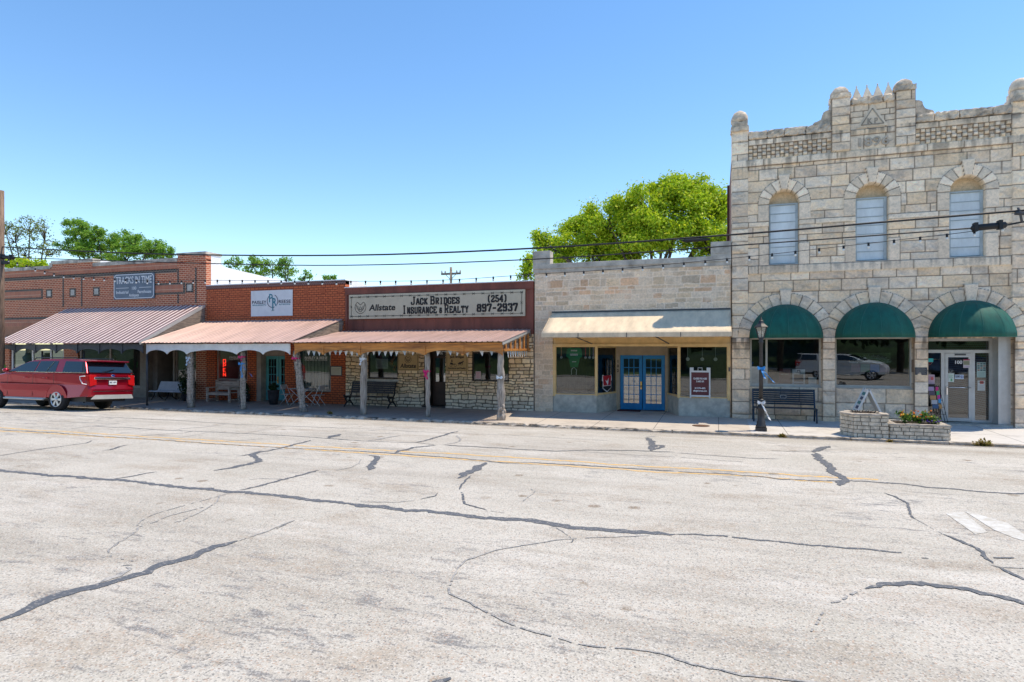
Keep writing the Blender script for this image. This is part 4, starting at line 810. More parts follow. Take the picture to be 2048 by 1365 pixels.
for k in range(5): x_ = ox0+.9+k*1.7; mb.box(x_, x_+.02, -.038, -.03, 3.0, 4.76)
mb.box(ox0+.02, ox1, -.07, .3, 4.76, 5.03); mb.box(ox0+.02, ox1, -.09, -.03, 4.74, 4.77); mb.box(-15.28, -15.18, -.05, .0, 3.0, 4.74); mb.box(-6.95, -6.8, -.045, 0, 3.0, 4.74); mb.build('fascia', M['brown_metal'], bo)
mb = MB(); mb.box(ox0+.0, ox1+.01, -.10, .36, 5.03, 5.065); mb.build('coping', M['white_mem'], bo)
DF = simple('dark_bronze_frame', (.03, .022, .018), .5)
window(bo, -14.25, -12.77, 1.13, 2.28, .12, .06, mat=DF, bars=()); window(bo, -9.42, -7.82, 1.11, 2.28, .12, .06, mat=DF)
mb = MB(); mb.box(-14.3, -12.7, -.06, .14, 1.02, 1.12); mb.build('sill', M['lt_conc'], bo)
mb = MB(); mb.box(-11.64, -11.4, .2, .6, .0, 2.4); mb.box(-11.62, -10.57, .5, .6, 2.12, 2.4); mb.box(-11.62, -10.5, .0, .62, -.02, .05); mb.box(-10.58, -10.54, .2, .6, 0, 2.4); mb.build('door_surround', DF, bo)
mb = MB(); mb.box(-11.38, -10.60, .5, .56, .06, 1.0); mb.box(-11.38, -11.28, .5, .56, 1.0, 2.1); mb.box(-10.70, -10.60, .5, .56, 1.0, 2.1); mb.box(-11.28, -10.70, .5, .56, 2.02, 2.1); mb.box(-11.28, -10.70, .5, .56, 1.0, 1.03)
do = mb.build('door', simple('brown_door', (.05, .025, .015), .5, var=.2), bo); g = MB(); g.quad([(-11.28, .53, 1.03), (-10.70, .53, 1.03), (-10.70, .53, 2.02), (-11.28, .53, 2.02)]); g.build('pane', gl2, do, recalc=False)
text('106', .17, -11.02, 2.17, .49, M['white_flat'], bo, 1, .002)
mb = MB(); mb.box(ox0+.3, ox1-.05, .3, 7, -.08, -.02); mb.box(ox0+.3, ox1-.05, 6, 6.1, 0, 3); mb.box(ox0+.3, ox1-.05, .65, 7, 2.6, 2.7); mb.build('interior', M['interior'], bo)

# ================================================================== ORANGE BRICK SHOP
qx0, qx1 = -22.98, -15.31
bq = thing('orange_brick_shop', 'orange painted brick shop with teal glazed doors', 'building', (-19, 0, 0))
OB = brick('orange_brick', (.58, .145, .05), (.48, .11, .04), (.13, .03, .016), .24, .10, .014, stain=.35)
OBV = brick('orange_brick_upright', (.56, .14, .05), (.46, .105, .04), (.13, .03, .016), .22, .075, .010, vert=True, stain=.35)
mb = MB(); mb.box(qx0, qx1, 0, .3, 2.35, 5.38)
for a, b in ((-23.0+.02, -22.44), (-20.57, -20.1), (-18.48, -17.95), (-16.05, qx1)): mb.box(a, b, -.005, .3, -.05, 2.35)
mb.box(-22.44, -20.57, .0, .3, -.05, .90); mb.box(-17.95, -16.05, .0, .3, -.05, .50)
r = random.Random(9)
for row in range(3):
    z0 = 3.95+row*.44
    for k in range(17):
        if (k+row) % 2 == 0:
            x_ = qx0+.25+k*.44; mb.box(x_, x_+.22, -.008, .0, z0, z0+.22, 1)
mb.box(qx0, qx1, -.02, .30, 5.22, 5.38, 2)
mb.build('wall', [OB, OBV, brick('dark_top_course', (.16, .06, .05), (.20, .07, .05), (.25, .2, .18), .11, .08, .01)], bq)
mb = MB(); mb.box(qx0, qx1, .3, 17, 4.5, 4.65); mb.box(qx0-.0, qx1+.01, -.03, .4, 5.38, 5.42); mb.build('roof', M['white_mem'], bq)
mb = MB(); mb.prism([(.3, 2), (.3, 5.41), (1.0, 5.42), (2.2, 5.20), (4, 5.05), (16, 4.9), (16, 2)], qx1-.25, qx1+.0, ax='x'); mb.box(qx0, qx1, 16.8, 17, 0, 4.6); mb.box(qx0+.0, qx0+.2, .3, 17, 0, 4.4); mb.build('side_wall', M['white_mem'], bq)
mb = MB(); [mb.box(-17.85+.09*k, -17.78+.09*k, .42+.02*(k % 2), .44+.02*(k % 2), .6, 2.3) for k in range(20)]; mb.build('curtain', simple('pale_curtain', (.50, .50, .43), .9, var=.1), bq)
FR = simple('grey_taupe_frame', (.36, .31, .26), .6)
window(bq, -22.42, -20.58, .92, 2.6, .08, .09, mat=FR); window(bq, -17.93, -16.07, .52, 2.6, .08, .08, mat=FR)
mb = MB(); mb.box(-20.1, -19.85, .05, .6, 0, 2.35); mb.box(-18.52, -18.48, .05, .6, 0, 2.3); mb.box(-19.85, -18.5, .3, .45, 2.08, 2.4); mb.build('door_surround', FR, bq)
dkg = glass('dark_door_glass', .06, (.3, .3, .3))
french(bq, -19.83, -19.12, .03, 2.07, .36, M['teal_door'], 3, 4, (-19.68, -19.26), (.52, 1.93), -19.16, gl=dkg); french(bq, -19.10, -18.45, .03, 2.07, .36, M['teal_door'], 3, 4, (-18.98, -18.56), (.52, 1.93), gl=dkg)
mb = MB(); mb.box(qx0+.25, qx1-.2, .3, 7, -.08, -.02); mb.box(qx0+.25, qx1-.3, 6, 6.1, 0, 3); mb.box(qx0+.2, qx1-.2, .42, 7, 2.7, 2.8); mb.build('interior', M['interior'], bq)

# ================================================================== DARK BRICK BUILDING on the left
lx0, lx1 = -42.0, -23.0
bl = thing('dark_brick_building', 'long dark red brick building with stepped concrete coping', 'building', (-31, 0, 0))
DB = brick('dark_red_brick', (.52, .135, .06), (.36, .09, .045), (.78, .55, .37), .23, .095, .011, stain=.4)
DBV = brick('soldier_brick', (.48, .12, .055), (.36, .085, .045), (.66, .46, .32), .24, .075, .012, vert=True, stain=.6)
BKB = brick('black_header_brick', (.018, .016, .016), (.04, .032, .03), (.38, .31, .24), .10, .085, .010, stain=.3)
mb = MB(); mb.box(lx0, lx1, 0, .3, 3.2, 6.66)
XP = [(-23.95, -23.0)]
mb.box(-24.72+.0, lx1, -.03, .3, 6.6, 6.92); mb.box(-33.4, -30.4, -.02, .3, 6.6, 6.90)
def deco(a, b, z0, z1, mi, pr=.012): mb.box(a, b, -pr, .0, z0, z1, mi)
deco(lx0, -24.8, 6.30, 6.62, 1, .014); deco(lx0, -24.8, 6.10, 6.28, 2, .010)
for a, b in ((-40.8, -34.2), (-28.4, -24.4)):
    deco(a, b, 5.15, 5.50, 1, .012); deco(a-.12, b+.12, 5.50, 5.60, 2, .014); deco(a-.12, b+.12, 5.05, 5.15, 2, .014); deco(a-.12, a, 5.15, 5.5, 2, .014); deco(b, b+.12, 5.15, 5.5, 2, .014)
for x_ in (-33.6, -31.85, -30.15, -24.0):
    fr2 = .11; deco(x_-.23, x_+.23, 5.10, 5.56, 2, .010); deco(x_-.13, x_+.13, 5.19, 5.48, 3, .02)
for x_ in (-32.55, -31.2, -23.62, -24.72): deco(x_-.05, x_+.05, 4.6, 6.28, 2, .009)
deco(lx0, -32.5, 3.98, 4.10, 2, .014); deco(lx0, -32.3, 3.62, 3.98, 1, .012)
for a, b in ((lx0, -36.7), (-32.5, -31.5), (-23.62, -23.0)): mb.box(a, b, -.002, .3, -.05, 3.2)
mb.box(lx0, -32.4, .0, .3, 3.1, 3.2)
mb.build('wall', [DB, DBV, BKB, M['lt_conc']], bl)
DC = simple('stained_coping', (.55, .49, .41), .9, var=.3, scale=2.2, dirt=(.17, .15, .13), bmp=.4)
for a_, b_, c_, d_, e_ in ((lx0, -33.45, .36, 6.62, 6.80), (-33.5, -33.3, .37, 6.70, 6.95), (-33.4, -30.35, .36, 6.86, 7.04), (-30.35, -24.77, .36, 6.62, 6.80), (-24.76, lx1+.03, .95, 6.90, 7.02)): mb = MB(); mb.box(a_, b_, -.06 if b_ != -33.3 else -.07, c_, d_, e_); mb.build('coping', DC, bl)
mb = MB(); mb.prism([(.3, 0), (.3, 6.9), (.9, 6.9), (.9, 6.62), (1.05, 6.45), (1.25, 6.42), (4.4, 6.24), (8, 6.05), (20, 5.6), (20, 0)], lx1-.3, lx1-.0, ax='x'); mb.box(lx0, lx1, 19.8, 20, 0, 6.2); mb.box(lx0, lx1-.3, .3, 20, 5.6, 5.7); mb.box(-31.3, -30.36, .36, 1.0, 6.6, 7.0); mb.build('side_wall', M['white_mem'], bl)
mb = MB(); mb.box(-42, -32.3, -.006, .2, 3.08, 3.615); mb.build('painted_band', simple('brown_painted_band', (.46, .19, .10), .7, var=.12), bl)
window(bl, -36.65, -32.55, .3, 2.9, .08, .12, (-35.0, -33.6), mat=M['white']); window(bl, -31.45, -27.15, .45, 2.9, .08, .12, (-29.3,), mat=FR)
mb = MB(); mb.box(-36.7, -31.4, .1, .3, -.05, .3); mb.box(-31.5, -27.0, .1, .3, -.05, .45); mb.box(-27.15, -26.7, -.02, .3, -.05, 3.0); mb.box(-25.05, -24.95, .0, .3, -.05, 3.0); mb.box(-25, -23.6, .1, .3, -.05, .45); mb.box(-36.7, -23.6, .1, .3, 2.9, 3.2); mb.box(-26.7, -26.4, .3, 1.3, 0, 2.9); mb.box(-25.15, -25.0, .3, 1.3, 0, 2.9); mb.build('storefront', simple('taupe_paint', (.26, .22, .18), .7), bl)
window(bl, -24.95, -23.62, .45, 2.9, .08, .07, mat=FR)
french(bl, -26.38, -25.2, 0, 2.5, 1.2, M['darkgrey'], 1, 1, (-26.2, -25.35), (.3, 2.3))
mb = MB(); mb.box(lx0+.3, lx1-.35, .3, 8, -.08, -.02); mb.box(lx0+.3, lx1-.35, 7, 7.1, 0, 3.4); mb.box(lx0+.3, lx1-.35, .42, 8, 3.3, 3.4); mb.build('interior', M['interior'], bl)
mb = MB()
for k in range(60): x_ = -42+k*.165; mb.prism([(x_, 0), (x_+.08, 0.03), (x_+.165, 0)], 0, .01) if False else None
mb.prism([(-.02, 3.05), (-1.0, 2.75), (-1.0, 2.70), (-.02, 3.0)], -42, -32.6, ax='x')
for k in range(7): mb.prism([(-.06-.14*k, 3.055-.043*k), (-.10-.14*k, 3.05-.043*k), (-.10-.14*k, 3.03-.043*k), (-.06-.14*k, 3.035-.043*k)], -42, -32.6, ax='x')
mb.build('metal_canopy', M['alu'], bl)

# ================================================================== PORCHES
def roofmat(name, c, dirt): return simple(name, c, .45, .15, var=.15, scale=1.0, stretch=(3, .4, 1), dirt=dirt)
RF1 = roofmat('brown_ribbed_roof', (.22, .13, .12), (.17, .095, .085)); RF2 = roofmat('faded_pink_brown_roof', (.45, .30, .255), (.36, .24, .20)); RIB = roofmat('painted_glint_rib', (.78, .64, .58), (.68, .54, .49))  # RIB: sun glints along the ribs painted in as a paler colour
def porch(name, label, x0w, x1w, x0f, x1f, zw, zf, fascia_mat, pitch, rf, ribm, ribh, posts, scal, postmat, zfb=2.18, zarch=2.36, slant=0, fz=None):
    PY = -3.05; root = thing('porch', label, 'porch', ((x0w+x1w)/2, PY, 0), 'shed roofed porches along the sidewalk')
    mb = MB(); n = int((x1w-x0w)/pitch)
    def pt(t, s, dz=0): # t along width, s 0 wall 1 front
        a = x0w+(x1w-x0w)*t; b = x0f+(x1f-x0f)*t; return (a+(b-a)*s, -.03+(PY-.17)*s, zw+(zf-zw)*s+dz+.02*math.sin(t*37+s*3)*.3)
    for k in range(n):
        t0, t1 = k/n, (k+1)/n; rw = .34/n; rt = ribh
        for s0 in range(3):
            sa, sb = s0/3, (s0+1)/3
            mb.quad([pt(t0+rw, sb), pt(t1, sb), pt(t1, sa), pt(t0+rw, sa)], 0)
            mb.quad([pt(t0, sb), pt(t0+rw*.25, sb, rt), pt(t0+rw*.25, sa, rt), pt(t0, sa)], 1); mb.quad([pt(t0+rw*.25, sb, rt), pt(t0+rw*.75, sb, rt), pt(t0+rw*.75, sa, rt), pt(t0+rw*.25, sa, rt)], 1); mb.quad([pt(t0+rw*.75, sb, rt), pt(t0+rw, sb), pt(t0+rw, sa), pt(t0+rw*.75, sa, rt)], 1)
    o = mb.build('roof', [rf, ribm], root, recalc=False); so = o.modifiers.new('t', 'SOLIDIFY'); so.thickness = .006
    # rafters and ledger
    mb = MB(); mb.box(x0w, x1w, -.10, -.03, zw-.28, zw-.08)
    for k in range(9):
        t = (k+.05)/8.1; a, b = pt(t, .01, -.10), pt(t, .92, -.10); mb.bar(a, b, .05, .14)
    mb.build('rafters', M['wood_dark'], root)
    # scalloped front board
    mb = MB(); zt = zf-.05; xs_ = scal
    for a, b in zip(xs_[:-1], xs_[1:]):
        N = 14
        for k in range(N):
            u0, u1 = k/N, (k+1)/N
            def zz(u): return zfb+(zarch-zfb)*(math.sin(math.pi*min(1, max(0, (u-.0))))**.55 if 0 < u < 1 else 0)
            A, B = a+(b-a)*u0, a+(b-a)*u1
            mb.prism([(A, zz(u0)), (B, zz(u1)), (B, zt), (A, zt)], PY-.05, PY)
    if fascia_mat is M['wood_orange']:
        for a in xs_[1:-1]: mb.box(a-.045, a+.045, PY-.075, PY-.05, zfb+.01, zt-.02)
        mb.box(xs_[0], xs_[-1], PY-.07, PY-.05, zt-.10, zt+.01)
    mb.build('fascia', fascia_mat, root)
    return root, pt, PY
def log_post(root, x, xt, y, r0, r1, zt, seed, mat):
    r = random.Random(seed); mb = MB(); N = 14; pts = []; rs = []
    for k in range(N+1):
        t = k/N; pts.append((x+(xt-x)*t+r.uniform(-.018, .018), y+r.uniform(-.012, .012), walk_z(y)-.02+(zt-walk_z(y)+.02)*t)); rs.append((r0+(r1-r0)*t)*r.uniform(.86, 1.14))
    b0 = len(mb.v); mb.tube(pts, rs, 12)
    for i in range(b0, len(mb.v)):
        k = (i-b0) % 12; v = mb.v[i]; q = .88+.16*((k*5+seed) % 3); c = pts[(i-b0)//12]; mb.v[i] = (c[0]+(v[0]-c[0])*q, c[1]+(v[1]-c[1])*q, v[2])
    return mb.build('post', mat, root)
# porch of the brown fascia office
fx = [-15.5, -14.2, -12.6, -9.93, -8.45, -6.98]
p3, pt3, PY = porch('porch', 'porch with orange stained scalloped front board on bare grey log posts', -15.35, -6.90, -15.62, -6.90, 3.17, 2.66, M['wood_orange'], .19, RF2, RF2, .018, None, fx, None)
log_post(p3, -12.59, -12.56, -2.85, .105, .095, 2.3, 3, M['wood_grey']); log_post(p3, -9.90, -9.95, -2.85, .075, .10, 2.3, 4, M['wood_grey']); log_post(p3, -7.10, -7.13, -2.85, .155, .11, 2.3, 7, M['wood_grey'])
rr_ = random.Random(2)
for k in range(16): mb = MB(); a = rr_.uniform(3.0, 6.4); mb.ball((-7.10+.12*math.cos(a), -2.85+.12*math.sin(a), walk_z(-2.85)+abs(rr_.gauss(0, .3))), rr_.uniform(.04, .06), 8, 6, sz=1.7); mb.build('burl', M['wood_grey'], p3)
mb = MB(); mb.bar((-6.93, -.05, 3.10), (-6.93, -3.18, 2.60), .03, .10); mb.build('flashing', M['alu'], p3)
mb = MB(); mb.box(-6.98, -6.91, -3.05, -.05, 2.34, 2.42)
for k in range(6): y_ = -.25-k*.52; mb.box(-6.965, -6.925, y_-.05, y_+.05, 2.42, 3.08+(y_)*.165); 
mb.build('side_framing', M['wood_orange'], p3)
mb = MB(); mb.prism([(-.1, 2.42), (-3.0, 2.42), (-3.0, 2.55), (-.1, 3.02)], -7.0, -6.985, ax='x'); mb.build('side_boards', M['wood_dark'], p3)
# porch of the orange brick shop
fx = [-23.1, -21.95, -20.9, -18.3, -17.0, -15.72]
p2, pt2, _ = porch('porch', 'porch with white scalloped front board and string light wrapped posts', -22.98, -15.38, -23.25, -15.62, 3.70, 2.66, M['white'], .20, RF2, RF2, .022, None, fx, None)
log_post(p2, -20.9, -20.93, -2.85, .125, .11, 2.3, 13, M['wood_grey']); log_post(p2, -18.2, -18.2, -2.85, .10, .10, 2.3, 14, M['wood_grey']); log_post(p2, -15.28, -15.62, -2.85, .125, .12, 2.32, 17, M['wood_grey'])
mb = MB(); mb.prism([(-.1, 3.6), (-.1, 3.2), (-3.0, 2.62), (-3.0, 2.6)], -15.42, -15.38, ax='x'); mb.build('side_boards', M['wood_dark'], p2)
# porch of the dark brick building
fx = [-32.6+i*1.35 for i in range(8)]; fx[-1] = -23.3
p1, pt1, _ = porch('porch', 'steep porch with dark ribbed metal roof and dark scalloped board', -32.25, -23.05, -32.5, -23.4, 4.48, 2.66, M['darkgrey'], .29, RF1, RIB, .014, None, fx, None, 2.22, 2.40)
mb = MB(); y_ = -2.8; mb.tube([(-23.4, y_, -.06), (-23.4, y_, 2.3)], .045, 10); mb.build('post', M['darkgrey'], p1)
for x_ in (-29.9, -27.2): mb = MB(); mb.tube([(x_, y_, -.06), (x_, y_, 2.3)], .04, 8); mb.build('post', M['darkgrey'], p1)
for x_ in fx[1:-1]: mb = MB(); mb.box(x_-.03, x_+.03, -3.13, -3.1, 2.2, 2.62); mb.build('bracket', M['darkgrey'], p1)
mb = MB(); mb.bar((-23.03, -.04, 4.44), (-23.37, -3.2, 2.64), .03, .13); mb.build('flashing', M['alu'], p1)
mb = MB(); mb.quad([(-23.06, -.05, 4.35), (-23.06, -.05, 3.62), (-23.36, -2.9, 2.66), (-23.36, -3.0, 2.70)]); o = mb.build('side_boards', M['wood_dark'], p1, recalc=False); so = o.modifiers.new('t', 'SOLIDIFY'); so.thickness = .03
# ================================================================== SIGNS
def board(name, label, x0, x1, z0, z1, y, mat, cat='sign', th=.04):
    t = thing(name, label, cat, ((x0+x1)/2, y, z0)); mb = MB(); mb.box(x0, x1, y-th, y, z0, z1); mb.build('panel', mat, t, bevel=.004); return t
def ringpts(cx, cz, rx, rz, a0, a1, y, n=30): return [(cx+rx*math.cos(R(a0+(a1-a0)*k/n)), y, cz+rz*math.sin(R(a0+(a1-a0)*k/n))) for k in range(n+1)]
TRK = simple('slate_blue_board', (.15, .19, .24), .6, var=.1)
s = board('shop_sign', 'slate blue antiques sign with white border on dark brick', -28.87, -26.17, 4.88, 6.14, -.03, TRK); y = -.072
mb = MB(); a, b, c, d, q = -28.83, -26.21, 4.92, 6.10, .12
pts = [(a+q, c), (b-q, c), (b, c+q), (b, d-q), (b-q, d), (a+q, d), (a, d-q), (a, c+q), (a+q, c)]
for p0, p1 in zip(pts[:-1], pts[1:]): mb.bar((p0[0], y, p0[1]), (p1[0], y, p1[1]), .035, .006, up=(0, 1, 0))
mb.bar((-28.7, y, 5.44), (-27.85, y, 5.44), .022, .006, up=(0, 1, 0)); mb.bar((-27.15, y, 5.44), (-26.35, y, 5.44), .022, .006, up=(0, 1, 0)); mb.build('border', M['white_flat'], s)
text('TRACKS IN TIME', .50, -27.52, 5.66, y, M['white_flat'], s, W=2.38, off=.004); text('100', .22, -27.5, 5.34, y, M['white_flat'], s); text('Industrial', .22, -28.28, 5.16, y, M['white_flat'], s, W=.82, off=.002); text('Farmhouse', .22, -26.8, 5.16, y, M['white_flat'], s, W=.88, off=.002); text('Antiques', .22, -27.5, 5.0, y, M['white_flat'], s, W=.66, off=.002)
TEAL = flat('teal_lettering', (.03, .22, .28), .6); DARKB = flat('navy_lettering', (.02, .03, .06), .6); WB = simple('white_banner', (.72, .74, .76), .6, var=.05)
s = board('shop_banner', 'white banner sign with teal PR monogram on orange brick', -20.34, -18.04, 3.89, 5.06, -.02, WB, th=.015); y = -.037
slab('PAISLEY', -19.88, 4.46, .15, y, DARKB, s, small=1., W=.80, th=.8) if False else text('PAISLEY', .2, -19.87, 4.46, y, DARKB, s, W=.80, off=.003); text('REESE', .2, -18.46, 4.47, y, DARKB, s, W=.66, off=.003)
text('ANTIQUE, VINTAGE STYLE', .085, -19.87, 4.37, y, TEAL, s, W=.78, off=.001); text('MUST HAVE DETAIL', .085, -18.46, 4.38, y, TEAL, s, W=.62, off=.001)
def stroke(mb, pts, wd, y): 
    for p0, p1 in zip(pts[:-1], pts[1:]): mb.bar((p0[0], y, p0[1]), (p1[0], y, p1[1]), wd, .004, up=(0, 1, 0))
mb = MB(); stroke(mb, [(p[0], p[2]) for p in ringpts(-19.13, 4.57, .29, .29, -40, 65, 0)], .03, y); stroke(mb, [(p[0], p[2]) for p in ringpts(-19.13, 4.57, .29, .29, 130, 292, 0)], .03, y); mb.build('ring', DARKB, s)
text('P', .54, -19.23, 4.52, y-.006, TEAL, s, .8, .004); text('R', .52, -19.03, 4.34, y-.009, TEAL, s, .8, .004)
mb = MB(); stroke(mb, [(-19.11, 4.72), (-19.11, 4.14)], .05, y-.012); stroke(mb, [(-19.19, 4.14), (-19.03, 4.14)], .015, y-.012); mb.build('monogram_stem', TEAL, s)

# big office sign with barbed wire border
s = board('office_sign', 'long khaki insurance and realty sign with barbed wire border', -15.04, -7.11, 3.68, 4.72, -.06, M['tan_sign'], th=.07); y = -.132
def barbs(mb, x0, x1, z0, z1, n, y, k=1.):
    for zz in (z0, z1):
        stroke(mb, [(x0, zz), (x1, zz)], .012*k, y-.001); stroke(mb, [(x0, zz+.012*k), (x1, zz-.004*k)], .008*k, y-.002)
        for i in range(n+1): q = x0+(x1-x0)*i/n; stroke(mb, [(q-.06*k, zz-.045*k), (q+.06*k, zz+.045*k)], .012*k, y-.003); stroke(mb, [(q-.06*k, zz+.04*k), (q+.06*k, zz-.04*k)], .012*k, y-.004); stroke(mb, [(q-.05*k, zz), (q+.05*k, zz)], .024*k, y-.005)
    for xx in (x0, x1):
        stroke(mb, [(xx, z0), (xx, z1)], .014*k, y-.006)
        zz = (z0+z1)/2; stroke(mb, [(xx-.045*k, zz-.05*k), (xx+.045*k, zz+.05*k)], .012*k, y-.007); stroke(mb, [(xx-.045*k, zz+.05*k), (xx+.045*k, zz-.05*k)], .012*k, y-.008)
mb = MB(); barbs(mb, -14.92, -7.24, 3.79, 4.61, 19, y); mb.build('barbed_wire_border', M['ink'], s)
X2 = lambda zx: PX(690+zx/5.39)
slab('JACK BRIDGES', (X2(730)+X2(1250))/2, 4.24, .30, y, M['ink'], s, W=X2(1250)-X2(730)); slab('INSURANCE & REALTY', (X2(637)+X2(1345))/2, 3.875, .31, y, M['ink'], s, W=X2(1345)-X2(637))
slab('(254)', (X2(1545)+X2(1765))/2, 4.27, .24, y, M['ink'], s, W=X2(1765)-X2(1545), th=1.9); slab('897-2937', (X2(1438)+X2(1875))/2, 3.90, .27, y, M['ink'], s, W=X2(1875)-X2(1438), th=2.0)
text('Allstate', .36, (X2(275)+X2(560))/2, 4.03, y, M['ink'], s, W=X2(560)-X2(275), off=.010, shear=.12)
def hands(mb, cx, cz, r, y, wd):
    stroke(mb, [(p[0], p[2]) for p in ringpts(cx, cz, r, r, 125, 415, 0, 34)], wd, y)
    stroke(mb, [(cx-r*.55, cz+r*.82), (cx, cz+r*.35), (cx+r*.55, cz+r*.82)], wd, y-.001)
    for sg in (-1, 1):
        stroke(mb, [(cx+sg*r*.78, cz+r*.45), (cx+sg*r*.62, cz-r*.15), (cx+sg*r*.25, cz-r*.62), (cx, cz-r*.75)], wd, y-.002); stroke(mb, [(cx+sg*r*.5, cz+r*.25), (cx+sg*r*.42, cz-r*.2), (cx+sg*r*.12, cz-r*.5)], wd*.8, y-.003); stroke(mb, [(cx+sg*r*.05, cz+r*.1), (cx+sg*r*.2, cz-r*.2), (cx+sg*r*.05, cz-r*.42)], wd*.8, y-.004)
mb = MB(); hands(mb, X2(185), 4.18, .265, y, .02); mb.build('hands_emblem', M['ink'], s)
s = board('small_office_sign', 'square brown hands emblem sign hanging beside the rubble stone window', -12.70, -11.74, 1.50, 2.19, -.05, M['kraft_sign'], th=.03); y = -.082
mb = MB(); mb2 = [(-12.66, 1.54), (-11.78, 1.54), (-11.78, 2.15), (-12.66, 2.15), (-12.66, 1.54)]; stroke(mb, mb2, .012, y); hands(mb, -12.22, 1.97, .15, y, .014); mb.build('hands_emblem', M['ink'], s); text('Allstate', .24, -12.22, 1.62, y, M['ink'], s, W=.74, off=.006, shear=.12)
s = board('small_office_sign', 'square brown sign with horse wagon silhouette beside the office door', -10.49, -9.53, 1.50, 2.20, -.05, M['kraft_sign'], th=.03)
mb = MB(); stroke(mb, [(-10.45, 1.54), (-9.57, 1.54), (-9.57, 2.16), (-10.45, 2.16), (-10.45, 1.54)], .012, y)
def blob(mb, cx, cz, pts, k, y): mb.quad([(cx+a*k, y-.003, cz+b*k) for a, b in pts])
horse = [(-.9, .1), (-.75, .35), (.35, .4), (.7, .9), (1.1, .75), (1.0, .55), (.7, .35), (.6, -.05), (.75, -.7), (.6, -.7), (.4, -.1), (-.4, -.05), (-.5, -.7), (-.65, -.7), (-.6, .0)]
blob(mb, -9.82, 1.83, horse, .11, y); blob(mb, -9.88, 1.80, horse, .10, y-.001)
blob(mb, -10.18, 1.80, [(-1, -.1), (-.9, .4), (-.2, .35), (.2, .0), (.9, .1), (.9, -.15), (-.2, -.3)], .13, y); blob(mb, -10.22, 1.87, [(-.35, 0), (-.3, .8), (-.05, 1.1), (.15, .8), (.25, 0)], .10, y)
for q in (-10.27, -10.08): stroke(mb, [(p[0], p[2]) for p in ringpts(q, 1.735, .05, .05, 0, 360, 0, 12)], .012, y)
mb.build('wagon_silhouette', M['ink'], s); text('Jack Bridges', .13, -10.01, 2.04, y, M['ink'], s, W=.62, off=.004); text('Insurance and Realty', .1, -10.01, 1.595, y, M['ink'], s, W=.78, off=.003)
# plaques and posters
PAPER = flat('paper', (.62, .60, .52), .7)
def poster(label, x0, x1, z0, z1, y, col, marks, cat='poster', name='poster', tilt=0):
    nm = 'poster_'+'_'.join(str(int(c*99)) for c in col); m = bpy.data.materials.get(nm) or flat(nm, col, .6)
    t = thing(name, label, cat, ((x0+x1)/2, y, z0)); mb = MB(); mb.box(x0, x1, y-.004, y, z0, z1); mb.build('sheet', m, t)
    mb = MB(); mats = []; 
    for (a, b, c, d, cl) in marks:
        nm = 'print_'+'_'.join(str(int(c_*99)) for c_ in cl); mm = bpy.data.materials.get(nm) or flat(nm, cl, .6)
        if mm not in mats: mats.append(mm)
        mb.box(x0+(x1-x0)*a, x0+(x1-x0)*b, y-.0065-.0001*len(mb.f)/6, y-.0045, z0+(z1-z0)*c, z0+(z1-z0)*d, mats.index(mm))
    if mb.v: mb.build('print', mats, t)
    return t
lines = lambda a, b, c, d, n, cl: [(a, b-.1*(k % 2), d-(d-c)*(k+.7)/n, d-(d-c)*(k+.35)/n, cl) for k in range(n)]
INKC = (.08, .08, .09)
pl_ = poster('pale framed notice board on the orange brick pier', -16.02, -15.50, 1.27, 1.62, -.02, (.55, .52, .40), lines(.1, .9, .15, .85, 5, (.3, .28, .2)), 'notice', 'notice_board')
mb = MB(); mb.box(-16.06, -15.46, -.035, -.01, 1.23, 1.27); mb.box(-16.06, -15.46, -.035, -.01, 1.62, 1.66); mb.box(-16.06, -16.02, -.035, -.01, 1.27, 1.62); mb.box(-15.50, -15.46, -.035, -.01, 1.27, 1.62); mb.build('frame', M['darkgrey'], pl_)
pq = thing('wall_plaque', 'small black bronze plaque on the stone pier beside the door', 'plaque', (6.1, -.1, 1.75)); mb = MB(); mb.box(5.94, 6.27, -.12, -.075, 1.58, 1.82); mb.build('plate', M['darkgrey'], pq, bevel=.004)
mb = MB(); [mb.box(5.97, 6.24-.04*(k % 2), -.124, -.12, 1.615+.034*k, 1.628+.034*k) for k in range(6)]; mb.build('raised_lines', simple('bronze_grey', (.16, .15, .14), .5), pq)
yg = EY-.0
poster('pink flyer taped inside the left sidelight', 6.45, 6.66, 1.26, 1.57, yg+.03, (.62, .45, .52), lines(.1, .9, .4, .9, 4, (.4, .12, .2))+[(.5, .85, .45, .75, (.6, .12, .12))])
poster('small turquoise sticker high on the left sidelight', 6.48, 6.62, 1.98, 2.10, yg+.03, (.05, .52, .50), [], 'sticker', 'sticker')
poster('green and white notice on the glass door', 7.03, 7.19, 1.34, 1.62, yg+.01, (.62, .68, .60), lines(.1, .8, .45, .85, 3, (.2, .35, .25))+[(.4, .7, .1, .4, (.15, .4, .2))])
pc = poster('blue and white closed sign on the glass door', 7.21, 7.45, 1.44, 1.58, yg+.008, (.60, .66, .74), [(.66, .95, .2, .8, (.06, .12, .35)), (.76, .86, .35, .65, (.8, .8, .85))]); text('CLOSED', .09, 7.285, 1.49, yg+.0, DARKB, pc, W=.13, off=.002)
poster('maroon topped picture flyer at the upper door corner', 7.43, 7.61, 1.80, 2.08, yg-.012, (.58, .55, .52), [(0, 1, .86, 1, (.35, .03, .07)), (.05, .95, .35, .80, (.25, .25, .16)), (.05, .95, .05, .25, (.5, .4, .5))])
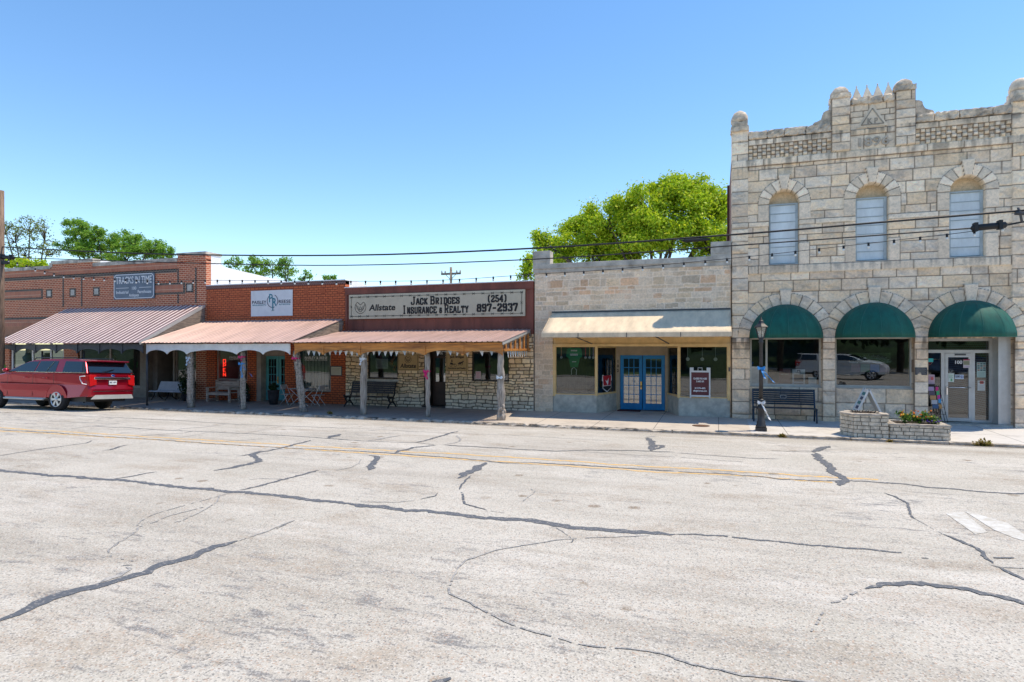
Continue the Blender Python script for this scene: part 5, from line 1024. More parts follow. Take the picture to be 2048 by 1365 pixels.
poster('pale green photo grid poster on the right sidelight', 7.81, 8.05, 1.50, 1.98, yg+.03, (.42, .55, .50), [(.06+.32*i, .32+.32*i, .86-.14*j, .95-.14*j, (.05, .10, .12) if (i+j) % 3 else (.3, .15, .12)) for i in range(3) for j in range(4)]+lines(.1, .9, .05, .35, 4, (.25, .36, .33)))
poster('white flyer with a red rose on the right sidelight', 7.83, 8.03, 1.08, 1.40, yg+.03, (.66, .66, .62), [(.3, .8, .68, .95, (.5, .04, .04)), (.1, .9, .8, .86, (.05, .1, .05))]+lines(.12, .9, .08, .6, 5, (.4, .4, .4)))
poster('pink notice low in the office window', -9.28, -9.06, 1.2, 1.5, .14, (.62, .5, .52), lines(.1, .9, .1, .9, 5, (.5, .15, .2)))
poster('white sheet in the left office window', -13.95, -13.35, 1.55, 1.98, .24, (.40, .45, .48), lines(.1, .9, .15, .85, 5, (.25, .3, .32)))
# standing display of sunflowers in the office window
fl = thing('sunflower_wreath', 'wreath of orange sunflowers inside the left office window', 'wreath', (-13.2, .3, 1.5)); mb = MB(); m2 = MB()
for k in range(9):
    a = rnd.uniform(-.16, .16); b = -.25+.065*k
    mb.ball((-13.15+a*.6, .30, 1.78+b), .07, 8, 5); m2.ball((-13.15+a*.6, .25, 1.78+b), .03, 6, 4)
mb.build('petals', flat('orange_petals', (.55, .16, .02), .8), fl); m2.build('flower_centres', flat('flower_brown', (.06, .03, .01), .9), fl)
# painted names on the shop glass
for x_, lb in ((-21.2, 'white shop name lettering above the red neon on glass'), (-16.9, 'white shop name lettering on the glass behind the bistro chairs')):
    t = thing('window_lettering', lb, 'lettering', (x_, .10, 2.0)); text('PAISLEY & REESE' if x_ > -20 else 'PAISLEY', .16, x_-.2 if x_ < -20 else x_, 1.95, .108, M['white_flat'], t, W=.62 if x_ < -20 else 1.2, off=.002); text('ANTIQUE, VINTAGE STYLE' if x_ < -20 else 'ANTIQUE, VINTAGE STYLE  MUST HAVE DETAIL', .07, x_-.2 if x_ < -20 else x_, 1.88, .108, M['white_flat'], t, W=.62 if x_ < -20 else 1.2)
ne = thing('neon_sign', 'red vertical neon OPEN sign in the brick shop window', 'sign', (-22.05, .16, 1.2)); NE = emit('red_neon', (1, .04, .02), 1.6)
mb = MB()
def seg(p): 
    for a, b in zip(p[:-1], p[1:]): mb.tube([a, b], .013, 6)
for k, ch in enumerate('OPEN'):
    z0 = 1.90-k*.21; xx = -22.13; q = {'O': [[(0, 0), (.14, 0), (.14, .16), (0, .16), (0, 0)]], 'P': [[(0, 0), (0, .16), (.14, .16), (.14, .08), (0, .08)]], 'E': [[(.14, 0), (0, 0), (0, .16), (.14, .16)], [(0, .08), (.11, .08)]], 'N': [[(0, 0), (0, .16), (.14, 0), (.14, .16)]]}[ch]
    for p in q: seg([(xx+a, .16, z0-.16+b) for a, b in p])
mb.build('tubes', NE, ne)

# ================================================================== WIRES AND POLES
WY = -3.4
up = thing('utility_pole', 'tall brown wooden utility pole at the far left edge', 'pole', (-30.0, WY, 0)); xp = PX(1, WY); mb = MB(); xp_ = xp
mb.tube([(xp, WY, -.2), (xp, WY, 5), (xp, WY, 9.8)], [.17, .155, .14], 14); mb.build('shaft', simple('creosote_pole', (.22, .145, .10), .9, var=.4, scale=6, bmp=1, stretch=(4, 4, .4)), up)
mb = MB(); mb.box(xp+.1, xp+.55, WY-.06, WY+.06, 6.35, 6.5); mb.build('bracket', M['wire'], up)
def wire(name, label, px, r, y=WY, cat='cable', sub=5):
    t = thing(name, label, cat, P(px[0][0], px[0][1], y), 'overhead cables along the street')
    pts = [Vector(P(a, b, y)) for a, b in px]; out = []
    for i in range(len(pts)-1):
        p0, p1, p2, p3_ = pts[max(0, i-1)], pts[i], pts[i+1], pts[min(len(pts)-1, i+2)]
        for k in range(sub):
            u = k/sub; out.append(.5*((2*p1)+(-p0+p2)*u+(2*p0-5*p1+4*p2-p3_)*u*u+(-p0+3*p1-3*p2+p3_)*u**3))
    out.append(pts[-1]); mb = MB(); mb.tube(out, r, 6); mb.build('strand', M['wire'], t); return t, out
wa, _ = wire('power_cable', 'thick black cable, uppermost of the overhead lines', [(-60, 489), (0, 494), (300, 508), (690, 511), (1068, 497), (1463, 470), (1750, 446), (2048, 421), (2200, 408)], .029)
wb, _ = wire('power_cable', 'thinner black cable just below the uppermost line, carrying splice cases', [(-60, 508), (0, 514), (100, 518), (400, 527), (690, 531), (1068, 519), (1463, 492), (1940, 457), (2048, 444), (2200, 425)], .02)
for a, b, r_, nm in (((1942, 457), (2014, 450), .085, 'splice_case'), ((2, 514), (28, 516), .085, 'splice_case')):
    mb = MB(); A, B = Vector(P(*a, WY)), Vector(P(*b, WY)); d = B-A; mb.tube([A, A+d*.05, A+d*.95, B], [.04, r_, r_, .04], 10)
    for q in (.12, .8): c_ = A+d*q; mb.box(c_.x-.04, c_.x+.04, c_.y-.1, c_.y+.1, c_.z-.10, c_.z+.13)
    mb.build(nm, M['wire'], wb)
mb = MB(); A, B = Vector(P(1364, 482, WY)), Vector(P(1420, 479, WY)); mb.tube([A, A.lerp(B, .15), A.lerp(B, .85), B], [.02, .06, .045, .02], 8); mb.build('splice_case', M['wire'], wa)
mb = MB(); A, B = Vector(P(2030, 427, WY)), Vector(P(2080, 427, WY)); mb.tube([A, B], .05, 8); mb.tube([P(2036, 415, WY), P(2040, 424, WY), P(2044, 445, WY)], .03, 6); mb.build('clamp', M['darkgrey'], wa)
sl, so_ = wire('string_lights', 'sagging bulb string strung below the two black cables', [(-30, 498), (20, 520), (72, 538), (130, 551), (200, 556), (260, 560), (320, 563), (412, 561), (560, 562), (696, 563), (880, 561), (1068, 549), (1200, 541), (1463, 517), (1640, 498), (1800, 480), (1945, 463), (2048, 445), (2120, 430)], .009, cat='string lights')
L = 0; nxt = .5; proto = None
for a, b in zip(so_[:-1], so_[1:]):
    seg_ = (b-a).length
    while L+seg_ > nxt:
        c_ = a.lerp(b, (nxt-L)/seg_)
        if proto is None:
            mb = MB(); mb.tube([(0, 0, .02), (0, 0, -.07)], .03, 8); mb.ball((0, 0, -.105), .036, 8, 6, 1); proto = mb.build('bulb', [M['wire'], M['bulb']], sl); proto.location = c_; bp_ = proto
        else:
            o = bp_.copy(); C.objects.link(o); o.parent = sl; o.matrix_parent_inverse = bp_.matrix_parent_inverse.copy(); o.location = c_
        nxt += .62
    L += seg_
fp = thing('far_utility_pole', 'distant wooden utility pole with crossarm beyond the office roof', 'pole', P(902, 700, 30)); X0, Y0, _z = P(902, 600, 30); zt = PZ(902, 535, 30); zc = PZ(902, 548, 30)
mb = MB(); mb.tube([(X0, Y0, 0), (X0, Y0, zt)], .13, 8); mb.build('shaft', M['wood_dark'], fp); mb = MB(); mb.box(X0-1.0, X0+1.0, Y0-.08, Y0+.08, zc-.09, zc+.09); mb.build('crossarm', M['wood_dark'], fp)
mb = MB(); [mb.lathe([(.06, 0), (.08, .1), (.05, .2), (.03, .28)], (X0+q, Y0, zc+.09), 8) for q in (-.95, -.6, .6, .95)]; mb.build('insulators', M['grey_conc'], fp)
mb = MB(); mb.bar((X0-.6, Y0-.05, zc), (X0, Y0-.05, zc-.6), .04, .04); mb.bar((X0+.6, Y0-.05, zc), (X0, Y0-.05, zc-.6), .04, .04); mb.build('braces', M['darkgrey'], fp)

# ================================================================== STREET LAMP
LX, LY = 1.21, -2.9; z0 = walk_z(LY)
la = thing('street_lamp', 'black fluted street lamp post with lantern, blue ribbon tied on', 'street lamp', (LX, LY, z0)); POST = simple('aged_black_paint', (.045, .042, .042), .5, .2, var=.3)
mb = MB(); mb.box(LX-.155, LX+.155, LY-.155, LY+.155, z0, z0+.10); mb.lathe([(.15, .10), (.15, .16), (.12, .20), (.13, .26), (.10, .30), (.095, .62), (.115, .66), (.12, .70), (.085, .74), (.085, .86), (.10, .88), (.10, .92), (.065, .96)], (LX, LY, z0), 16); mb.build('base', POST, la)
mb = MB(); mb.lathe([(.062, .95), (.056, 1.8), (.052, 2.62), (.07, 2.64), (.07, 2.68), (.05, 2.72), (.085, 2.78)], (LX, LY, z0), 12); mb.build('shaft', POST, la)
mb = MB()
for k in range(6):
    a = 2*math.pi*(k+.5)/6; mb.bar((LX+.085*math.cos(a), LY+.085*math.sin(a), z0+2.78), (LX+.175*math.cos(a), LY+.175*math.sin(a), z0+3.10), .018, .018)
mb.lathe([(.09, 2.77), (.10, 2.80)], (LX, LY, z0), 6); mb.lathe([(.205, 3.10), (.215, 3.12), (.12, 3.20), (.10, 3.22), (.07, 3.28), (.075, 3.30), (.03, 3.33), (.035, 3.37), (.012, 3.40), (.008, 3.46)], (LX, LY, z0), 6, smooth=False); mb.build('lantern', POST, la)
mb = MB(); mb.lathe([(.08, 2.79), (.165, 3.10)], (LX, LY, z0), 6, smooth=False); mb.build('lantern_glass', glass('lamp_glass', .25, (.7, .7, .65)), la); mb = MB(); mb.ball((LX, LY, z0+2.95), .045, 8, 6, sz=1.5); mb.tube([(LX, LY, z0+2.8), (LX, LY, z0+2.9)], .02, 6); mb.build('lamp_bulb', M['bulb'], la)
# ribbons
def ribbon(label, col, loc, tails, bow=.07):
    nm = 'ribbon_'+'_'.join(str(int(c*99)) for c in col); m = bpy.data.materials.get(nm) or flat(nm, col, .5); x, y, z = loc
    t = thing('ribbon', label, 'ribbon', loc, 'ribbons tied on the posts'); mb = MB()
    mb.lathe([(bow+.035, -.025), (bow+.04, 0), (bow+.035, .025)], (x, y, z), 12)
    for sg in (-1, 1):
        mb.quad([(x, y-bow-.05, z+.02), (x+sg*.10, y-bow-.07, z+.07), (x+sg*.12, y-bow-.05, z), (x+sg*.08, y-bow-.09, z-.05), (x, y-bow-.05, z-.02)])
    mb.build('bow', m, t, recalc=False); mb = MB()
    for (dx, dz, dy) in tails:
        a = Vector((x, y-bow-.06, z)); b = a+Vector((dx, dy, dz)); N = 6
        for k in range(N):
            p, q = a.lerp(b, k/N), a.lerp(b, (k+1)/N); f = lambda v, i: (v.x, v.y+.03*math.sin(i*1.7), v.z); w_ = .032
            mb.quad([(p.x-w_, p.y+.03*math.sin(k*1.7), p.z+w_*.6), (q.x-w_, q.y+.03*math.sin((k+1)*1.7), q.z+w_*.6), (q.x+w_, q.y+.03*math.sin((k+1)*1.7), q.z-w_*.6), (p.x+w_, p.y+.03*math.sin(k*1.7), p.z-w_*.6)])
    mb.build('tails', m, t, recalc=False); return t
ribbon('blue ribbon tied halfway up the street lamp', (.03, .25, .62), (LX, LY, 1.83), [(.36, -.42, .1), (.1, -.3, 0)], .03); ribbon('white tie low on the street lamp post', (.7, .7, .7), (LX, LY, .80), [(.24, -.5, -.02)], .055)
ribbon('white and blue ribbon on the light wrapped post by the slatted bench', (.55, .62, .72), (-20.92, -2.85, 2.02), [(.1, -.2, 0), (-.08, -.3, 0)], .09); ribbon('long blue ribbon fluttering from the middle light wrapped post', (.04, .28, .66), (-18.2, -2.85, 1.80), [(.55, -.5, .05), (.08, -.55, 0)], .075)
ribbon('magenta bow near the top of the middle light wrapped post', (.65, .01, .14), (-18.2, -2.85, 2.08), [(.05, -.16, 0), (-.14, .12, 0)], .08); ribbon('magenta ribbon around the leaning light wrapped post', (.65, .01, .14), (-15.58, -2.85, 2.04), [(.08, -.1, 0)], .11)
ribbon('white bow on the log post in front of the black iron bench', (.7, .7, .7), (-12.57, -2.85, 2.03), [(-.1, -.22, 0), (.06, .2, 0)], .07); ribbon('magenta bow on the slim log post by the office door', (.65, .01, .14), (-9.93, -2.85, 1.60), [(.05, -.28, 0), (-.05, -.2, 0)], .075); ribbon('white ribbon on the thick knobbly log post', (.66, .72, .78), (-7.12, -2.85, 1.42), [(-.1, .08, 0)], .10)
# light wraps
for i, (xb, xt, zt, lb) in enumerate(((-20.9, -20.93, 2.2, 'fairy lights spiralled round the post by the slatted bench'), (-18.2, -18.2, 2.2, 'fairy lights spiralled round the straight middle post'), (-15.28, -15.6, 2.2, 'fairy lights spiralled round the leaning post'))):
    t = thing('fairy_lights', lb, 'fairy lights', (xb, -2.85, 0), 'fairy lights on the posts'); pts = []; m2 = MB(); r = random.Random(i)
    for k in range(260):
        u = k/260; a = k*.42; rr = .15+r.uniform(-.008, .012); x_ = xb+(xt-xb)*u; pts.append((x_+rr*math.cos(a), -2.85+rr*math.sin(a), .02+zt*u+r.uniform(-.03, .03)))
        if k % 2 == 0 and math.sin(a) < .5: m2.ball(pts[-1], .011, 4, 3)
    mb = MB(); mb.tube(pts, .006, 4); mb.build('cord', M['wire'], t); m2.build('tiny_bulbs', M['bulb'], t)
# bunting under the orange board
bu = thing('bunting', 'white triangular pennant garland under the orange scalloped board', 'bunting', (-11.3, -2.98, 2.3)); r = random.Random(5); mb = MB(); BW = flat('white_cloth', (.72, .73, .72), .8); BB = flat('pale_blue_cloth', (.50, .60, .68), .8)
line = [(-15.1+i*.25, -2.96, 2.33+.03*math.cos(i*.9)-(.05 if 5 < i < 9 else 0)) for i in range(33)]; mb.tube(line, .006, 5); mb.build('cord', BW, bu)
x_ = -14.95; k = 0
while x_ < -7.2:
    gap = .24 if x_ < -11.3 else r.uniform(.3, .55); tz = 2.33+.02*math.sin(x_*4)
    m_ = MB(); a = r.uniform(-.04, .04); hh = .18; yy = -2.96
    m_.quad([(x_-.08, yy, tz), (x_+.08, yy, tz+.01), (x_+a, yy-.02, tz-hh)]); m_.quad([(x_-.08, yy+.006, tz), (x_+a, yy-.014, tz-hh), (x_+.08, yy+.006, tz+.01)]); m_.build('pennant', BB if k % 4 == 1 else BW, bu, recalc=False); x_ += gap; k += 1
for k in range(9):
    yy = -.35-.27*k; m_ = MB(); m_.quad([(-6.98+.0, yy-.1, 2.32), (-6.98, yy+.1, 2.32), (-6.96, yy, 2.08)]); m_.quad([(-6.985, yy-.1, 2.32), (-6.965, yy, 2.08), (-6.985, yy+.1, 2.32)]); m_.build('pennant', BB if k % 3 == 1 else BW, bu, recalc=False)
# ================================================================== BENCHES, TABLES, POTS, PLANTERS
def W2(t, wx, wy): return walk_z(wy)
# blue-black slatted metal bench by the stone building
NAVY = simple('dark_blue_metal', (.012, .03, .055), .4, .3, var=.15)
zb = walk_z(-.6)
t = thing('metal_bench', 'dark blue metal slat bench with oval plate against the stone wall', 'bench', (2.06, -.5, zb), 'benches on the sidewalk'); x0, x1 = 1.09, 3.04
for sg, x_ in ((0, x0), (1, x1-.05)):
    mb = MB(); mb.bar((x_+.025, -.80, zb), (x_+.025, -.74, zb+.46), .05, .05); mb.bar((x_+.025, -.25, zb), (x_+.025, -.32, zb+.46), .05, .05); mb.bar((x_+.025, -.32, zb+.42), (x_+.025, -.16, zb+1.02), .05, .05); mb.bar((x_+.025, -.82, zb+.43), (x_+.025, -.28, zb+.41), .05, .05)
    mb.build('leg', NAVY, t, bevel=.006)
mb = MB(); [mb.box(x0, x1, -.80+.075*k, -.745+.075*k, zb+.45, zb+.465) for k in range(7)]; mb.build('seat', NAVY, t)
mb = MB()
for k in range(7):
    z_ = zb+.55+.07*k; y_ = -.285+.019*k; mb.box(x0+.05, x1-.05, y_-.012, y_, z_, z_+.048)
mb.box(x0, x1, -.19, -.14, zb+1.02, zb+1.06); mb.box((x0+x1)/2-.11, (x0+x1)/2+.11, -.262, -.25, zb+.74, zb+.88); mb.build('backrest', NAVY, t)
mb = MB(); stroke(mb, [((x0+x1)/2-.09, zb+.76), ((x0+x1)/2+.09, zb+.76), ((x0+x1)/2+.09, zb+.86), ((x0+x1)/2-.09, zb+.86), ((x0+x1)/2-.09, zb+.76)], .01, -.265); mb.build('plate', M['lt_conc'], t)
# black iron bench
zb = walk_z(-.6); t = thing('iron_bench', 'black bench with scrolled iron ends against pale rubble stone', 'bench', (-13.75, -.6, zb), 'benches on the sidewalk'); x0, x1 = -14.8, -12.68
for x_ in (x0, x1-.06):
    mb = MB(); c = x_+.03
    mb.tube([(c, -.88, zb), (c, -.80, zb+.1), (c, -.66, zb+.2), (c, -.55, zb+.22), (c, -.42, zb+.2), (c, -.3, zb+.1), (c, -.2, zb)], .032, 6); mb.tube([(c, -.86, zb+.50), (c, -.92, zb+.46), (c, -.86, zb+.42), (c, -.72, zb+.40), (c, -.45, zb+.41), (c, -.36, zb+.5), (c, -.30, zb+.75), (c, -.22, zb+.98), (c, -.14, zb+1.02)], .032, 6)
    mb.tube([(c, -.62+.13*math.cos(a), zb+.30+.09*math.sin(a)) for a in [i*.5236 for i in range(13)]], .022, 6); mb.tube([(c, -.84, zb+.42), (c, -.78, zb+.3), (c, -.7, zb+.2)], .03, 6); mb.tube([(c, -.42, zb+.42), (c, -.48, zb+.3), (c, -.45, zb+.2)], .03, 6); mb.build('leg', M['black'], t)
mb = MB(); [mb.box(x0, x1, -.86+.085*k, -.79+.085*k, zb+.435, zb+.455) for k in range(5)]; mb.build('seat', M['black'], t)
BSL = simple('black_slats', (.018, .022, .03), .4, var=.2); mb = MB()
for k in range(5): y_ = -.40+.042*k; z_ = zb+.56+.085*k; mb.box(x0+.05, x1-.05, y_-.015, y_, z_, z_+.08)
mb.box(x0, x1, -.24, -.18, zb+.985, zb+1.03); mb.build('backrest', BSL, t)
# white slatted bench
zb = walk_z(-.6); WBN = simple('pale_grey_blue_slats', (.52, .55, .62), .55, var=.06); t = thing('slatted_bench', 'white curved slat bench on black feet by the dark shop entry', 'bench', (-24.3, -.6, zb), 'benches on the sidewalk'); x0, x1 = -25.45, -23.45
prof = [(-1.02, .40), (-.95, .425), (-.87, .43), (-.79, .425), (-.71, .42), (-.63, .41), (-.55, .405), (-.49, .44), (-.46, .50), (-.435, .56), (-.41, .62), (-.385, .68), (-.36, .74), (-.33, .80), (-.29, .85)]
mb = MB()
for (ya, za), (yb, zb_) in zip(prof[:-1], prof[1:]):
    a, b = Vector((0, ya, za)), Vector((0, yb, zb_)); b2 = a.lerp(b, .84); mb.bar((x0, *( (a+b2)/2).yz), (x1, *((a+b2)/2).yz), (b2-a).length if abs(b2.z-a.z) < abs(b2.y-a.y) else .022, .022 if abs(b2.z-a.z) < abs(b2.y-a.y) else (b2-a).length)
for i, v in enumerate(mb.v): mb.v[i] = (v[0], v[1], v[2]+zb)
mb.build('seat', WBN, t)
for x_ in (x0+.15, (x0+x1)/2, x1-.15):
    mb = MB(); mb.tube([(x_, -1.0, zb), (x_, -.85, zb+.16), (x_, -.75, zb+.39)], .022, 6); mb.tube([(x_, -.35, zb), (x_, -.55, zb+.16), (x_, -.6, zb+.39)], .022, 6); mb.tube([(x_, -.98, zb+.385), (x_, -.55, zb+.375), (x_, -.42, zb+.5), (x_, -.29, zb+.84)], .018, 6); mb.build('leg', M['black'], t)
# weathered wooden bench
zb = walk_z(-.6); WOODB = simple('silvered_timber', (.46, .38, .32), .9, var=.35, scale=4, bmp=.6, stretch=(.6, 4, 6)); t = thing('wooden_bench', 'weathered grey timber bench with arms under the neon window', 'bench', (-21.5, -.6, zb), 'benches on the sidewalk'); x0, x1 = -22.1, -20.75
for x_ in (x0, x1-.09):
    for y_, hh in ((-.90, .62), (-.34, .98)):
        mb = MB(); mb.box(x_, x_+.09, y_, y_+.09, zb, zb+hh); mb.build('leg', WOODB, t, bevel=.008)
    mb = MB(); mb.box(x_-.01, x_+.10, -.93, -.3, zb+.62, zb+.67); mb.box(x_+.02, x_+.07, -.82, -.33, zb+.07, zb+.14); mb.build('arm', WOODB, t, bevel=.006)
mb = MB(); [mb.box(x0+.09, x1-.09, -.89+.14*k, -.765+.14*k, zb+.40, zb+.44) for k in range(4)]; mb.box(x0+.09, x1-.09, -.88, -.84, zb+.32, zb+.40); mb.build('seat', WOODB, t, bevel=.006)
mb = MB(); mb.box(x0+.05, x1-.05, -.33, -.29, zb+.52, zb+.70); mb.box(x0+.05, x1-.05, -.325, -.285, zb+.71, zb+.93); mb.build('backrest', WOODB, t, bevel=.006)
# bistro table and folding chairs
zb = walk_z(-.7); TT = simple('grey_table_metal', (.42, .43, .45), .5, .3, var=.1)
t = thing('bistro_table', 'small folding bistro table with crossed white legs on the brick shop porch', 'table', (-16.9, -.8, zb)); mb = MB(); mb.box(-17.4, -16.4, -1.1, -.5, zb+.70, zb+.72); mb.build('table_top', TT, t)
for y_ in (-1.05, -.55):
    for a, b in ((-17.35, -16.45), (-16.45, -17.35)): mb = MB(); mb.tube([(a, y_, zb), (b, y_, zb+.70)], .013, 6); mb.build('leg', M['white'], t)
def chair(cx, cy, label, flip):
    t = thing('folding_chair', label, 'chair', (cx, cy, zb), 'folding chairs by the bistro table'); s_ = 1 if flip else -1
    mb = MB(); mb.box(cx-.2, cx+.2, cy-.2, cy+.2, zb+.44, zb+.46); mb.build('seat', TT, t); mb = MB(); mb.prism([(cy-.19, zb+.66), (cy+.19, zb+.66), (cy+.16, zb+.86), (cy-.16, zb+.86)], cx+s_*.19, cx+s_*.21, ax='x'); mb.build('backrest', TT, t)
    for y_ in (cy-.19, cy+.19):
        mb = MB(); mb.tube([(cx-s_*.22, y_, zb), (cx+s_*.2, y_, zb+.86)], .011, 6); mb.build('leg', M['white'], t); mb = MB(); mb.tube([(cx+s_*.22, y_, zb), (cx-s_*.18, y_, zb+.45)], .011, 6); mb.build('leg', M['white'], t)
chair(-17.75, -.75, 'folding chair on the teal door side of the bistro table', False); chair(-16.15, -.75, 'folding chair under the notice board, beside the bistro table', True)
# leaves helper
def leaves(name, pts, size, mat, parent, seed=0, flatn=0.0):
    r = np.random.RandomState(seed); n = len(pts); pts = np.asarray(pts)
    a = r.randn(n, 3); a[:, 2] *= (1-flatn); a /= np.linalg.norm(a, axis=1)[:, None]; b = r.randn(n, 3); b -= a*(a*b).sum(1)[:, None]; b /= np.linalg.norm(b, axis=1)[:, None]
    s = size*(.6+.8*r.rand(n))[:, None]; v = np.stack([pts-a*s, pts-b*s*.5, pts+a*s, pts+b*s*.5], 1).reshape(-1, 3)
    me = bpy.data.meshes.new(name); me.vertices.add(4*n); me.vertices.foreach_set('co', v.ravel()); me.loops.add(4*n); me.loops.foreach_set('vertex_index', np.arange(4*n, dtype=np.int32)); me.polygons.add(n); me.polygons.foreach_set('loop_start', np.arange(0, 4*n, 4, dtype=np.int32)); me.update(calc_edges=True)
    at = me.color_attributes.new('Col', 'FLOAT_COLOR', 'POINT'); c = np.repeat(np.concatenate([r.rand(n, 3), np.ones((n, 1))], 1), 4, 0); at.data.foreach_set('color', c.ravel()); me.materials.append(mat); o = bpy.data.objects.new(name, me); link(o, parent); return o
def blobpts(c, rad, n, seed, shell=.5):
    r = np.random.RandomState(seed); d = r.randn(n, 3); d /= np.linalg.norm(d, axis=1)[:, None]; q = (shell+(1-shell)*r.rand(n))[:, None]; return np.array(c)+d*q*np.array(rad)
def pot(x, y, r_, hh, label, plant_r, plant_h, n=300, nm='plant_pot'):
    z = walk_z(y); t = thing(nm, label, 'potted plant', (x, y, z), 'potted plants on the porches'); mb = MB(); mb.lathe([(r_*.7, 0), (r_*.95, hh*.5), (r_, hh*.9), (r_*1.08, hh*.93), (r_*1.08, hh), (r_*.9, hh), (r_*.88, hh-.04)], (x, y, z), 18); mb.build('pot', simple('glazed_dark_pot', (.03, .03, .035), .3, var=.2) if 'glazed_dark_pot' not in bpy.data.materials else bpy.data.materials['glazed_dark_pot'], t)
    mb = MB(); mb.lathe([(.01, 0), (r_*.88, 0)], (x, y, z+hh-.035), 14); mb.build('soil', M['soil'], t); leaves('foliage', blobpts((x, y, z+hh+plant_h*.4), (plant_r, plant_r, plant_h*.6), n, int(x*10) % 1000, .2), .055, M['leaf_dark'], t)
pot(-18.35, -.9, .24, .62, 'tall dark glazed pot with leafy plant beside the teal doors', .22, .3); pot(-23.35, -.8, .22, .35, 'bushy dark shrub in a pot at the end of the slatted bench', .38, 1.2, 900); pot(-20.35, -.35, .2, .35, 'leafy pot against the brick pier left of the teal doors', .2, .55, 350)
# stone planters
def stone_planter(name, label, foot, z0, z1, seed, th=.16):
    t = thing(name, label, 'planter', (foot[0][0], foot[0][1], z0), 'stone planters beside the kerb'); mb = MB(); n = len(foot); r = random.Random(seed); rows = max(3, int((z1-z0)/.095)); rh = (z1-z0)/rows
    for i in range(n):
        a, b = Vector((*foot[i], 0)), Vector((*foot[(i+1) % n], 0)); L = (b-a).length; d = (b-a)/L; nrm = Vector((d.y, -d.x, 0))
        for k in range(rows):
            s0 = -.0 if k % 2 else -.12
            while s0 < L-.01:
                ln = r.uniform(.17, .34); e0, e1 = max(0, s0), min(L, s0+ln)
                if L-e1 < .07: e1 = L
                if e1-e0 > .04:
                    c0 = len(mb.v); rough_block(mb, e0+.007, e1-.007, -.02, .012, z0+k*rh+.007, z0+(k+1)*rh-.007, .005, r.randint(0, 9999), .2)
                    for q in range(c0, len(mb.v)): v = mb.v[q]; p = a+d*v[0]+nrm*(-v[1]-0.0)*-1*-1; mb.v[q] = (a.x+d.x*v[0]+nrm.x*v[1]*-1*-1, a.y+d.y*v[0]+nrm.y*v[1], v[2])
                s0 += ln
                if e1 >= L: break
    mb.build('wall', simple('cream_ledge_stone', (.66, .57, .44), .9, var=.25, scale=7, bmp=.6), t)
    cen = Vector((sum(p[0] for p in foot)/n, sum(p[1] for p in foot)/n)); ins = [tuple(Vector(p)+(cen-Vector(p)).normalized()*.02) for p in foot]
    mb = MB(); mb.prism(ins, z0-.02, z1-.03, ax='z'); mb.build('mortar_core', simple('grey_mortar', (.26, .23, .19), .95, var=.2) if 'grey_mortar' not in bpy.data.materials else bpy.data.materials['grey_mortar'], t)
    mb = MB(); inn = [tuple(Vector(p)+(cen-Vector(p)).normalized()*th*1.3) for p in foot]; out = [tuple(Vector(p)-(cen-Vector(p)).normalized()*.035) for p in foot]
    for i in range(n):
        j = (i+1) % n; L = (Vector(out[j])-Vector(out[i])).length; m_ = max(1, int(L/.3)); f = lambda P_, Q_, u: (P_[0]+(Q_[0]-P_[0])*u, P_[1]+(Q_[1]-P_[1])*u)
        for k in range(m_):
            zz = z1+r.uniform(-.006, .008); mb.prism([f(out[i], out[j], (k+.02)/m_), f(out[i], out[j], (k+.98)/m_), f(inn[i], inn[j], (k+.98)/m_), f(inn[i], inn[j], (k+.02)/m_)], z1-.045, zz, ax='z')
    mb.build('cap', simple('grey_cap_stone', (.46, .40, .33), .9, var=.35, scale=5, bmp=.6) if 'grey_cap_stone' not in bpy.data.materials else bpy.data.materials['grey_cap_stone'], t)
    mb = MB(); mb.quad([(p[0], p[1], z1-.02) for p in inn]); mb.build('soil', M['soil'], t, recalc=False); return t
zg = walk_z(-3.2)
stone_planter('stone_planter', 'tall six sided cream stone planter in front of the sandwich board', [(3.58, -3.42), (4.43, -3.42), (4.45, -2.95), (4.30, -2.42), (3.62, -2.42), (3.32, -2.95)], zg, .60, 3)
stone_planter('stone_planter', 'low rectangular stone planter with orange and purple flowers', [(4.47, -3.42), (5.88, -3.42), (5.88, -2.46), (4.47, -2.46)], zg, .36, 5)
LFL = leafmat('bright_bedding_leaves', (.05, .13, .02), (.13, .25, .04), (.2, .3, .05))
t = thing('flowering_plant', 'orange lantana and purple flowers growing in the low stone planter', 'plant', (5.1, -2.95, .36)); pts = np.concatenate([blobpts((4.95+.12*k, -2.95, .47+.05*math.sin(k*2)), (.14, .2, .14), 90, k+30, .1) for k in range(7)]+[blobpts((4.82, -2.95, .60), (.12, .1, .1), 40, 60, .1), blobpts((5.42, -2.9, .60), (.1, .1, .12), 40, 61, .1)]); leaves('foliage', pts, .045, LFL, t, 4)
mb = MB(); r = random.Random(8)
for k in range(34): a = r.uniform(4.8, 5.6); mb.ball((a, -3.0+r.uniform(-.18, .15), .50+r.uniform(0, .2)), r.uniform(.016, .03), 6, 4, k % 2)
mb.build('blossoms', [flat('orange_petal', (.75, .17, .01), .7), flat('yellow_petal', (.75, .42, .03), .7)], t)
mb = MB(); [mb.ball((5.45+r.uniform(-.12, .3), -3.15+r.uniform(-.08, .2), .40+r.uniform(0, .06)), .022, 6, 4) for k in range(16)]; mb.build('purple_blossoms', flat('purple_petal', (.10, .03, .25), .7), t)
t = thing('dry_mulch', 'bare stems and bark on top of the tall planter', 'mulch', (3.9, -2.9, .6)); mb = MB()
for k in range(60): a, b = r.uniform(3.6, 4.25), r.uniform(-3.2, -2.65); mb.bar((a, b, .60), (a+r.uniform(-.07, .07), b+r.uniform(-.07, .07), .62+r.uniform(0, .02)), .012, .012)
mb.build('stems', M['soil'], t)
